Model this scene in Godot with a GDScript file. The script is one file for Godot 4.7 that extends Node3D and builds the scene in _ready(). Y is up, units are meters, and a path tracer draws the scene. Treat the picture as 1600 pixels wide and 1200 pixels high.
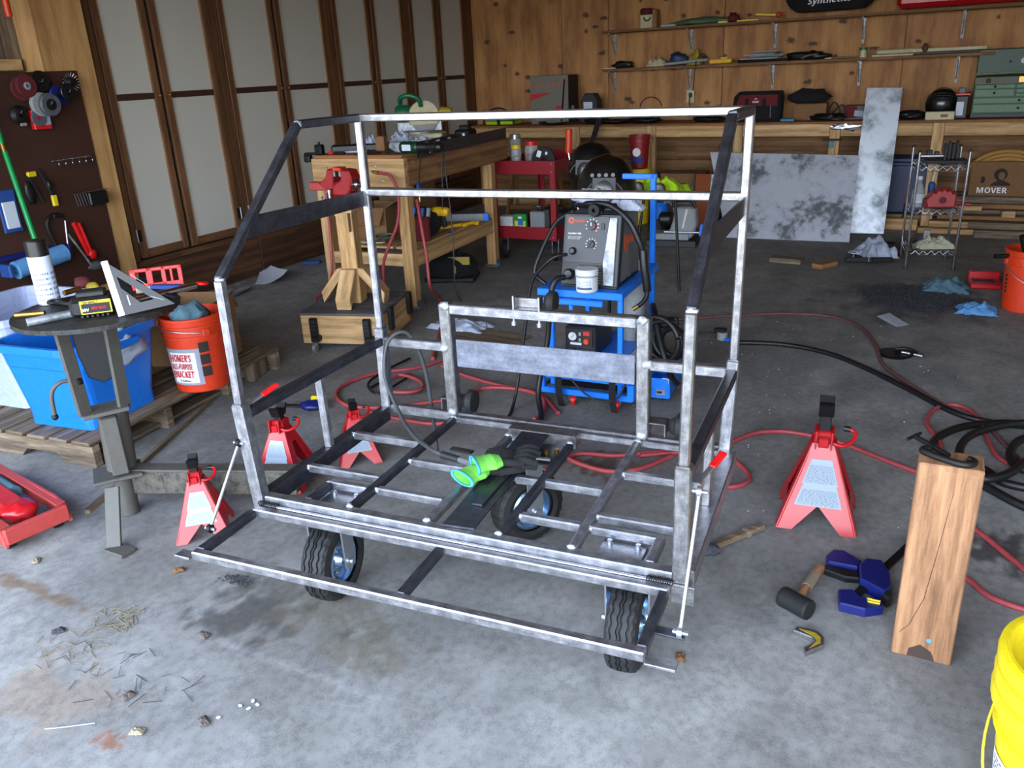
extends Node3D
# A home garage workshop seen from its open door: a welded steel cart frame in front, benches and tools behind.

var mats := {}
var names := {}
func V3(x: float, y: float, z: float) -> Vector3: return Vector3(x, y, z)
func V2(x: float, y: float) -> Vector2: return Vector2(x, y)

# ---------------------------------------------------------------- mesh builder
class MB:
	var v := PackedVector3Array()
	var n := PackedVector3Array()
	var uv := PackedVector2Array()
	var xf := Transform3D()
	func tri(a: Vector3, b: Vector3, c: Vector3, na: Vector3, nb: Vector3, nc: Vector3, ua := Vector2.ZERO, ub := Vector2.ZERO, uc := Vector2.ZERO) -> void:
		if (c - a).cross(b - a).dot(na + nb + nc) < 0.0:
			var t := b; b = c; c = t
			t = nb; nb = nc; nc = t
			var s := ub; ub = uc; uc = s
		for q in [a, b, c]: v.append(xf * q)
		for q in [na, nb, nc]: n.append((xf.basis * q).normalized())
		uv.append(ua); uv.append(ub); uv.append(uc)
	func ftri(a: Vector3, b: Vector3, c: Vector3, out: Vector3) -> void:
		var k := (c - a).cross(b - a)
		if k.length_squared() < 1e-20: return
		k = k.normalized()
		if k.dot(out) < 0.0: k = -k
		tri(a, b, c, k, k, k)
	func fquad(a: Vector3, b: Vector3, c: Vector3, d: Vector3, out: Vector3) -> void:
		ftri(a, b, c, out); ftri(a, c, d, out)
	func quad(p: Array, q: Array, u: Array = [Vector2(0, 0), Vector2(1, 0), Vector2(1, 1), Vector2(0, 1)]) -> void:
		tri(p[0], p[1], p[2], q[0], q[1], q[2], u[0], u[1], u[2])
		tri(p[0], p[2], p[3], q[0], q[2], q[3], u[0], u[2], u[3])
	func box(c: Vector3, s: Vector3, bev := 0.002, bs := Basis()) -> MB:
		var h := s / 2.0
		var b := minf(bev, minf(h.x, minf(h.y, h.z)) * 0.45)
		for ax in 3:
			for sg in [-1.0, 1.0]:
				var o := Vector3.ZERO; o[ax] = sg
				var i := (ax + 1) % 3; var j := (ax + 2) % 3
				var p := []
				for k in [[-1, -1], [1, -1], [1, 1], [-1, 1]]:
					var w := Vector3.ZERO
					w[ax] = sg * h[ax]; w[i] = k[0] * (h[i] - b); w[j] = k[1] * (h[j] - b)
					p.append(c + bs * w)
				fquad(p[0], p[1], p[2], p[3], bs * o)
		if b > 0.0:
			for ax in 3:
				var i := (ax + 1) % 3; var j := (ax + 2) % 3
				for k in [[-1, -1], [1, -1], [1, 1], [-1, 1]]:
					var p := []
					for e in [[-1, 0], [1, 0], [1, 1], [-1, 1]]:
						var w := Vector3.ZERO
						w[ax] = e[0] * (h[ax] - b)
						w[i] = k[0] * (h[i] - (b if e[1] else 0.0)); w[j] = k[1] * (h[j] - (0.0 if e[1] else b))
						p.append(c + bs * w)
					var o := Vector3.ZERO; o[i] = k[0]; o[j] = k[1]
					fquad(p[0], p[1], p[2], p[3], bs * o)
			for sx in [-1, 1]:
				for sy in [-1, 1]:
					for sz in [-1, 1]:
						var k := Vector3(sx, sy, sz)
						ftri(c + bs * (k * Vector3(h.x, h.y - b, h.z - b)), c + bs * (k * Vector3(h.x - b, h.y, h.z - b)), c + bs * (k * Vector3(h.x - b, h.y - b, h.z)), bs * k)
		return self
	func bar(a: Vector3, b: Vector3, w: float, hh: float, bev := 0.003, up := Vector3.UP) -> MB:
		var x := (b - a).normalized()
		if absf(x.dot(up)) > 0.98: up = Vector3(0, 0, 1)
		var z := x.cross(up).normalized()
		var y := z.cross(x).normalized()
		return box((a + b) / 2.0, Vector3(a.distance_to(b), hh, w), bev, Basis(x, y, z))
	func tube(pts: Array, r: float, sides := 8, r2 := -1.0, closed := false) -> MB:
		var m := pts.size()
		var rings := []; var nrm := []
		var up := Vector3.UP
		var t0: Vector3 = (pts[1] - pts[0]).normalized()
		if absf(t0.dot(up)) > 0.9: up = Vector3.RIGHT
		var side := t0.cross(up).normalized()
		for i in m:
			var t: Vector3
			if closed: t = (pts[(i + 1) % m] - pts[(i - 1 + m) % m]).normalized()
			else: t = (pts[mini(i + 1, m - 1)] - pts[maxi(i - 1, 0)]).normalized()
			side = (side - t * side.dot(t)).normalized()
			var bn := t.cross(side)
			var rr := r if r2 < 0.0 else lerpf(r, r2, float(i) / (m - 1))
			var ring := []; var nn := []
			for k in sides:
				var a := TAU * k / sides
				var d := side * cos(a) + bn * sin(a)
				ring.append(pts[i] + d * rr); nn.append(d)
			rings.append(ring); nrm.append(nn)
		for i in (m if closed else m - 1):
			var j := (i + 1) % m
			for k in sides:
				var l := (k + 1) % sides
				quad([rings[i][k], rings[j][k], rings[j][l], rings[i][l]], [nrm[i][k], nrm[j][k], nrm[j][l], nrm[i][l]])
		if not closed:
			for e in [0, m - 1]:
				var d: Vector3 = (pts[0] - pts[1]) if e == 0 else (pts[m - 1] - pts[m - 2])
				for k in range(1, sides - 1): ftri(rings[e][0], rings[e][k], rings[e][k + 1], d)
		return self
	func lathe(pr: Array, seg := 24, smooth := false, a0 := 0.0, a1 := TAU) -> MB:   # profile of Vector2(radius, height) about +Y; the side to the right of its run is outside
		var m := pr.size()
		var nv := []
		for i in m - 1:
			var d: Vector2 = pr[i + 1] - pr[i]
			nv.append(Vector2(d.y, -d.x).normalized())
		for i in m - 1:
			if pr[i].distance_to(pr[i + 1]) < 1e-6: continue
			var n0: Vector2 = nv[i]; var n1: Vector2 = nv[i]
			if smooth:
				if i > 0 and nv[i - 1].dot(nv[i]) > 0.5: n0 = (nv[i] + nv[i - 1]).normalized()
				if i < m - 2 and nv[i + 1].dot(nv[i]) > 0.5: n1 = (nv[i] + nv[i + 1]).normalized()
			for k in seg:
				var a := lerpf(a0, a1, float(k) / seg); var b := lerpf(a0, a1, float(k + 1) / seg)
				var ca := Vector3(cos(a), 0, sin(a)); var cb := Vector3(cos(b), 0, sin(b))
				var p := [ca * pr[i].x + Vector3.UP * pr[i].y, cb * pr[i].x + Vector3.UP * pr[i].y, cb * pr[i + 1].x + Vector3.UP * pr[i + 1].y, ca * pr[i + 1].x + Vector3.UP * pr[i + 1].y]
				var q := [ca * n0.x + Vector3.UP * n0.y, cb * n0.x + Vector3.UP * n0.y, cb * n1.x + Vector3.UP * n1.y, ca * n1.x + Vector3.UP * n1.y]
				quad(p, q, [Vector2(float(k) / seg, float(i) / (m - 1)), Vector2(float(k + 1) / seg, float(i) / (m - 1)), Vector2(float(k + 1) / seg, float(i + 1) / (m - 1)), Vector2(float(k) / seg, float(i + 1) / (m - 1))])
		return self
	func prism(poly: Array, z0: float, z1: float, bev := 0.0) -> MB:   # polygon in XY, extruded along Z
		var pp := PackedVector2Array(poly)
		if Geometry2D.is_polygon_clockwise(pp) == false: pp.reverse()
		var m := pp.size()
		var ins := PackedVector2Array()
		for i in m:
			var e0 := (pp[i] - pp[(i - 1 + m) % m]).normalized(); var e1 := (pp[(i + 1) % m] - pp[i]).normalized()
			var o0 := Vector2(e0.y, -e0.x); var o1 := Vector2(e1.y, -e1.x)
			var b := (o0 + o1).normalized()
			ins.append(pp[i] + b * bev / maxf(0.4, b.dot(o0)))
		var cen := Vector2.ZERO
		for q in pp: cen += q / m
		if bev > 0.0 and not Geometry2D.is_point_in_polygon((ins[0] + pp[0]) / 2.0, pp):
			for i in m: ins[i] = pp[i] * 2.0 - ins[i]
		var id := Geometry2D.triangulate_polygon(ins)
		for i in range(0, id.size(), 3):
			var a := ins[id[i]]; var b := ins[id[i + 1]]; var c := ins[id[i + 2]]
			ftri(Vector3(a.x, a.y, z1), Vector3(b.x, b.y, z1), Vector3(c.x, c.y, z1), Vector3.BACK if z1 > z0 else Vector3.FORWARD)
			ftri(Vector3(a.x, a.y, z0), Vector3(b.x, b.y, z0), Vector3(c.x, c.y, z0), Vector3.FORWARD if z1 > z0 else Vector3.BACK)
		var dz := bev * signf(z1 - z0)
		for i in m:
			var j := (i + 1) % m
			var e := (pp[j] - pp[i]).normalized()
			var o := Vector3(e.y, -e.x, 0)
			if Geometry2D.is_point_in_polygon((pp[i] + pp[j]) / 2.0 + Vector2(o.x, o.y) * 1e-5, pp): o = -o
			fquad(Vector3(pp[i].x, pp[i].y, z0 + dz), Vector3(pp[j].x, pp[j].y, z0 + dz), Vector3(pp[j].x, pp[j].y, z1 - dz), Vector3(pp[i].x, pp[i].y, z1 - dz), o)
			if bev > 0.0:
				fquad(Vector3(pp[i].x, pp[i].y, z1 - dz), Vector3(pp[j].x, pp[j].y, z1 - dz), Vector3(ins[j].x, ins[j].y, z1), Vector3(ins[i].x, ins[i].y, z1), o + Vector3(0, 0, signf(z1 - z0)))
				fquad(Vector3(pp[i].x, pp[i].y, z0 + dz), Vector3(pp[j].x, pp[j].y, z0 + dz), Vector3(ins[j].x, ins[j].y, z0), Vector3(ins[i].x, ins[i].y, z0), o - Vector3(0, 0, signf(z1 - z0)))
		return self
	func ring_prism(outer: Array, inner: Array, z0: float, z1: float) -> MB:   # two loops of as many corners each: a plate with a hole
		var m := outer.size()
		for i in m:
			var j := (i + 1) % m
			var A: Vector2 = outer[i]; var B: Vector2 = outer[j]; var Ci: Vector2 = inner[j]; var Di: Vector2 = inner[i]
			for zz in [[z1, 1.0], [z0, -1.0]]:
				fquad(Vector3(A.x, A.y, zz[0]), Vector3(B.x, B.y, zz[0]), Vector3(Ci.x, Ci.y, zz[0]), Vector3(Di.x, Di.y, zz[0]), Vector3(0, 0, zz[1]))
			var mo := (A + B) / 2.0 - (Ci + Di) / 2.0
			var e := B - A; var o := Vector2(e.y, -e.x)
			if o.dot(mo) < 0: o = -o
			fquad(Vector3(A.x, A.y, z0), Vector3(B.x, B.y, z0), Vector3(B.x, B.y, z1), Vector3(A.x, A.y, z1), Vector3(o.x, o.y, 0))
			fquad(Vector3(Di.x, Di.y, z0), Vector3(Ci.x, Ci.y, z0), Vector3(Ci.x, Ci.y, z1), Vector3(Di.x, Di.y, z1), Vector3(-o.x, -o.y, 0))
		return self
	func blob(c: Vector3, s: Vector3, sd := 1, amp := 0.25, fr := 2.5, seg := 18, flat := true, bs := Basis()) -> MB:   # a crumpled lump, flat underneath if asked
		var fn := FastNoiseLite.new(); fn.seed = sd; fn.frequency = fr; fn.fractal_octaves = 3
		fn.noise_type = FastNoiseLite.TYPE_SIMPLEX_SMOOTH
		var rows := seg / 2
		var P := []
		for i in rows + 1:
			var row := []
			for k in seg:
				var th := PI * i / rows; var ph := TAU * k / seg
				var d := Vector3(sin(th) * cos(ph), cos(th), sin(th) * sin(ph))
				var w := d * s / 2.0 * (1.0 + amp * fn.get_noise_3dv(d * 1.0) * 2.0)
				if flat and w.y < -s.y * 0.35: w.y = -s.y * 0.35
				row.append(c + bs * w)
			P.append(row)
		smooth_grid(P, true, c)
		return self
	func smooth_grid(P: Array, wrap: bool, centre = null, us := 1.0, vs := 1.0) -> void:   # rows of points joined with averaged normals
		var R := P.size(); var K: int = P[0].size()
		var N := []
		for i in R:
			var row := []
			for k in K:
				var a: Vector3 = P[maxi(i - 1, 0)][k]; var b: Vector3 = P[mini(i + 1, R - 1)][k]
				var c: Vector3; var d: Vector3
				if wrap:
					c = P[i][(k - 1 + K) % K]; d = P[i][(k + 1) % K]
				else:
					c = P[i][maxi(k - 1, 0)]; d = P[i][mini(k + 1, K - 1)]
				var q := (b - a).cross(d - c)
				if q.length_squared() < 1e-18:
					q = (P[i][k] - centre) if centre != null else Vector3.UP
				q = q.normalized()
				if centre != null and q.dot(P[i][k] - centre) < 0.0: q = -q
				row.append(q)
			N.append(row)
		for i in R - 1:
			for k in (K if wrap else K - 1):
				var l := (k + 1) % K
				quad([P[i][k], P[i + 1][k], P[i + 1][l], P[i][l]], [N[i][k], N[i + 1][k], N[i + 1][l], N[i][l]],
					[Vector2(us * k / K, vs * i / R), Vector2(us * k / K, vs * (i + 1) / R), Vector2(us * (k + 1) / K, vs * (i + 1) / R), Vector2(us * (k + 1) / K, vs * i / R)])
	func slab(P: Array, th: float) -> MB:   # a sheet of points (rows) with thickness th along each point's normal
		var R := P.size(); var K: int = P[0].size()
		var Q := []
		for i in R:
			var row := []
			for k in K:
				var q: Vector3 = (P[mini(i + 1, R - 1)][k] - P[maxi(i - 1, 0)][k]).cross(P[i][mini(k + 1, K - 1)] - P[i][maxi(k - 1, 0)]).normalized()
				row.append(P[i][k] - q * th)
			Q.append(row)
		var st := v.size()
		smooth_grid(P, false)
		var mid := v.size()
		smooth_grid(Q, false)
		var up := n[st] if mid > st else Vector3.UP
		var rim := []
		for k in K: rim.append([P[0][k], Q[0][k]])
		for i in range(1, R): rim.append([P[i][K - 1], Q[i][K - 1]])
		for k in range(K - 2, -1, -1): rim.append([P[R - 1][k], Q[R - 1][k]])
		for i in range(R - 2, -1, -1): rim.append([P[i][0], Q[i][0]])
		var cen: Vector3 = (P[0][0] + P[R - 1][K - 1]) / 2.0
		for i in rim.size() - 1:
			fquad(rim[i][0], rim[i + 1][0], rim[i + 1][1], rim[i][1], rim[i][0] - cen)
		return self
	func mesh(m: Material) -> ArrayMesh:
		var am := ArrayMesh.new()
		var a := []; a.resize(Mesh.ARRAY_MAX)
		a[Mesh.ARRAY_VERTEX] = v; a[Mesh.ARRAY_NORMAL] = n; a[Mesh.ARRAY_TEX_UV] = uv
		am.add_surface_from_arrays(Mesh.PRIMITIVE_TRIANGLES, a)
		am.surface_set_material(0, m)
		return am

func mb(at := Vector3.ZERO, bs := Basis()) -> MB:
	var b := MB.new(); b.xf = Transform3D(bs, at); return b

# ---------------------------------------------------------------- things and parts
func numbered(s: String) -> String:
	var k: int = names.get(s, -1) + 1
	names[s] = k
	return s if k == 0 else "%s_%03d" % [s, k]

func tag(o: Node, label: String, category: String, group := "") -> void:
	if label: o.set_meta("label", label)
	if category: o.set_meta("category", category)
	if group: o.set_meta("group", group)

func thing(called: String, label: String, category: String, at := Vector3.ZERO, turn := 0.0, group := "") -> Node3D:
	var o := Node3D.new(); o.name = numbered(called); add_child(o)
	o.position = at; o.rotation.y = turn
	tag(o, label, category, group)
	return o

func part(called: String, b: MB, m, parent: Node3D, at := Vector3.ZERO, bs := Basis(), label := "") -> MeshInstance3D:
	var o := MeshInstance3D.new(); o.name = called
	o.mesh = b.mesh(m if m is Material else mats[m])
	o.transform = Transform3D(bs, at)
	parent.add_child(o, true)
	if label: o.set_meta("label", label)
	return o

func solo(called: String, b: MB, m, label: String, category: String, at := Vector3.ZERO, turn := 0.0, group := "") -> MeshInstance3D:
	var o := MeshInstance3D.new(); o.name = numbered(called)
	o.mesh = b.mesh(m if m is Material else mats[m])
	add_child(o); o.position = at; o.rotation.y = turn
	tag(o, label, category, group)
	return o

func struct(called: String, b: MB, m, at := Vector3.ZERO, bs := Basis()) -> MeshInstance3D:
	var o := MeshInstance3D.new(); o.name = numbered(called)
	o.mesh = b.mesh(m if m is Material else mats[m])
	add_child(o); o.transform = Transform3D(bs, at); o.set_meta("kind", "structure")
	return o

func dup(src: Node3D, label: String, at: Vector3, turn := 0.0, bs = null) -> Node3D:
	var base := src.name.rstrip("0123456789").trim_suffix("_")
	var o: Node3D = src.duplicate(); o.name = numbered(base); add_child(o)
	if bs == null:
		o.position = at; o.rotation = Vector3(0, turn, 0)
	else: o.transform = Transform3D(bs, at)
	o.set_meta("label", label)
	return o

func board(called: String, parent: Node3D, c: Vector3, s: Vector3, wood: String, bev := 0.004, turn := Basis()) -> MeshInstance3D:   # a timber whose grain runs along its longest side
	var var_n := "_%d" % (int(absf(c.x * 137.0 + c.y * 71.0 + c.z * 53.0) * 10.0) % 3)
	if s.z >= s.x and s.z >= s.y:
		return part(called, mb().box(Vector3.ZERO, Vector3(s.z, s.y, s.x), bev), wood + "_u" + var_n, parent, c, turn * Basis(Vector3.UP, PI / 2))
	return part(called, mb().box(Vector3.ZERO, s, bev), wood + ("_u" if s.x >= s.y else "_v") + var_n, parent, c, turn)

func txt(s: String, high: float, m, parent: Node3D, at: Vector3, bs := Basis(), wide := 0.0, bold := false, called := "lettering", slant := 0.0) -> MeshInstance3D:
	var t := TextMesh.new()
	var f := SystemFont.new(); f.font_names = PackedStringArray(["Droid Sans"])
	if bold: f.font_weight = 700
	t.font = f; t.text = s; t.font_size = 48; t.pixel_size = 0.01; t.depth = 0.02; t.curve_step = 2.0
	t.horizontal_alignment = HORIZONTAL_ALIGNMENT_CENTER
	var bb := t.get_aabb()
	var o := MeshInstance3D.new(); o.name = called
	o.mesh = t
	t.material = m if m is Material else mats[m]
	var ky := high / maxf(bb.size.y, 0.01)
	var kx := wide / maxf(bb.size.x, 0.01) if wide > 0.0 else ky
	var b2 := Basis(Vector3(kx, 0, 0), Vector3(slant * ky, ky, 0), Vector3(0, 0, 0.06))
	o.transform = Transform3D(bs * b2, at - bs * (b2 * (bb.position + bb.size / 2.0)))
	parent.add_child(o, true)
	return o

func arc(c: Vector3, r: float, a0: float, a1: float, k: int, ux := Vector3.RIGHT, uy := Vector3.UP) -> Array:
	var p := []
	for i in k + 1:
		var a := lerpf(a0, a1, float(i) / k)
		p.append(c + ux * cos(a) * r + uy * sin(a) * r)
	return p

func smooth(pts: Array, per := 6, closed := false) -> Array:   # Catmull-Rom through the points
	var o := []
	var m := pts.size()
	for i in (m if closed else m - 1):
		var p0: Vector3 = pts[(i - 1 + m) % m] if closed else pts[maxi(i - 1, 0)]
		var p1: Vector3 = pts[i]
		var p2: Vector3 = pts[(i + 1) % m]
		var p3: Vector3 = pts[(i + 2) % m] if closed else pts[mini(i + 2, m - 1)]
		for k in per:
			o.append(p1.cubic_interpolate(p2, p0, p3, float(k) / per))
	if not closed: o.append(pts[m - 1])
	return o

func rrect(w: float, h: float, r: float, k := 4) -> Array:
	var p := []
	for q in [[1, 1, 0.0], [-1, 1, PI / 2], [-1, -1, PI], [1, -1, PI * 1.5]]:
		for i in k + 1:
			var a: float = q[2] + PI / 2 * i / k
			p.append(Vector2(q[0] * (w / 2 - r) + cos(a) * r, q[1] * (h / 2 - r) + sin(a) * r))
	return p

func circle(r: float, k := 20, c := Vector2.ZERO) -> Array:
	var p := []
	for i in k: p.append(c + Vector2(cos(TAU * i / k), sin(TAU * i / k)) * r)
	return p

func yaw(a: float) -> Basis: return Basis(Vector3.UP, a)
func pitch(a: float) -> Basis: return Basis(Vector3.RIGHT, a)
func roll(a: float) -> Basis: return Basis(Vector3(0, 0, 1), a)
func frame(x: Vector3, up := Vector3.UP) -> Basis:   # a basis whose x runs along the given direction
	var a := x.normalized()
	var z := a.cross(up).normalized()
	return Basis(a, z.cross(a), z)

# ---------------------------------------------------------------- materials
func noise_img(w: int, h: int, sd: int, fr: float, n: int, oct := 4) -> PackedByteArray:
	var fn := FastNoiseLite.new(); fn.seed = sd; fn.frequency = fr; fn.fractal_octaves = oct
	fn.noise_type = FastNoiseLite.TYPE_SIMPLEX_SMOOTH
	var im := fn.get_seamless_image(w, h)
	if im.get_format() != Image.FORMAT_L8: im.convert(Image.FORMAT_L8)
	if w != n or h != n: im.resize(n, n, Image.INTERPOLATE_CUBIC)
	return im.get_data()

func layered(n: int, layers: Array) -> PackedFloat32Array:   # layers of [w, h, seed, frequency, weight]
	var o := PackedFloat32Array(); o.resize(n * n)
	var tot := 0.0
	for l in layers: tot += l[4]
	for l in layers:
		var d := noise_img(l[0], l[1], l[2], l[3], n)
		var k: float = l[4] / tot / 255.0
		for i in n * n: o[i] += d[i] * k
	return o

func ramp(val: PackedFloat32Array, n: int, cols: Array, offs: Array) -> Image:
	var g := Gradient.new()
	g.colors = PackedColorArray(cols); g.offsets = PackedFloat32Array(offs)
	var lut := PackedByteArray()
	for i in 256:
		var c := g.sample(i / 255.0)
		lut.append(int(c.r * 255)); lut.append(int(c.g * 255)); lut.append(int(c.b * 255))
	var d := PackedByteArray(); d.resize(n * n * 3)
	for i in n * n:
		var k := clampi(int(val[i] * 255.0), 0, 255) * 3
		d[i * 3] = lut[k]; d[i * 3 + 1] = lut[k + 1]; d[i * 3 + 2] = lut[k + 2]
	return Image.create_from_data(n, n, false, Image.FORMAT_RGB8, d)

func grey(val: PackedFloat32Array, n: int, a: float, b: float) -> ImageTexture:
	return ImageTexture.create_from_image(ramp(val, n, [Color(a, a, a), Color(b, b, b)], [0.2, 0.8]))

func turned(im: Image) -> Image:
	var r: Image = im.duplicate(); r.rotate_90(CLOCKWISE); return r

func plain(key: String, c: Color, rough := 0.6, metal := 0.0, extra := {}) -> StandardMaterial3D:
	var m := StandardMaterial3D.new(); m.resource_name = key
	m.albedo_color = c; m.roughness = rough; m.metallic = metal
	for k in extra: m.set(k, extra[k])
	mats[key] = m
	return m

func surf(key: String, tex: Texture2D, scale: Vector3, rough := 0.8, metal := 0.0, tint := Color.WHITE, extra := {}) -> StandardMaterial3D:
	var m := plain(key, tint, rough, metal)
	m.albedo_texture = tex; m.uv1_triplanar = true; m.uv1_scale = scale; m.uv1_triplanar_sharpness = 8.0
	for k in extra: m.set(k, extra[k])
	return m

func wood(key: String, cols: Array, sd: int, per := 1.6, rough := 0.75, tints := [Color(1, 1, 1), Color(0.93, 0.92, 0.9), Color(0.98, 0.96, 0.92)]) -> void:
	var n := 512
	var val := layered(n, [[n, 24, sd, 0.035, 1.0], [n, 48, sd + 1, 0.12, 0.55], [n, 10, sd + 2, 0.012, 0.9], [n, 128, sd + 3, 0.35, 0.25]])
	var im := ramp(val, n, cols, [0.3, 0.5, 0.7])
	var tv := ImageTexture.create_from_image(im); var tu := ImageTexture.create_from_image(turned(im))
	for k in 3:
		surf(key + "_v_%d" % k, tv, Vector3.ONE * per, rough, 0.0, tints[k], {"uv1_offset": Vector3(0.31, 0.17, 0.43) * k})
		surf(key + "_u_%d" % k, tu, Vector3.ONE * per, rough, 0.0, tints[k], {"uv1_offset": Vector3(0.31, 0.17, 0.43) * k})

func splot(im: Image, c: Vector2, r: Vector2, col: Color, a: float, sd := 1, rag := 0.5) -> void:   # a ragged stain
	var fn := FastNoiseLite.new(); fn.seed = sd; fn.frequency = 2.2 / maxf(r.x, r.y); fn.fractal_octaves = 5
	var w := im.get_width(); var h := im.get_height()
	for y in range(maxi(0, int(c.y - r.y * 1.4)), mini(h, int(c.y + r.y * 1.4))):
		for x in range(maxi(0, int(c.x - r.x * 1.4)), mini(w, int(c.x + r.x * 1.4))):
			var d := Vector2((x - c.x) / r.x, (y - c.y) / r.y).length() + rag * fn.get_noise_2d(x, y) * 1.6
			var k := a * (1.0 - smoothstep(0.35, 1.0, d))
			if k > 0.003: im.set_pixel(x, y, im.get_pixel(x, y).lerp(col, k))

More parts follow.
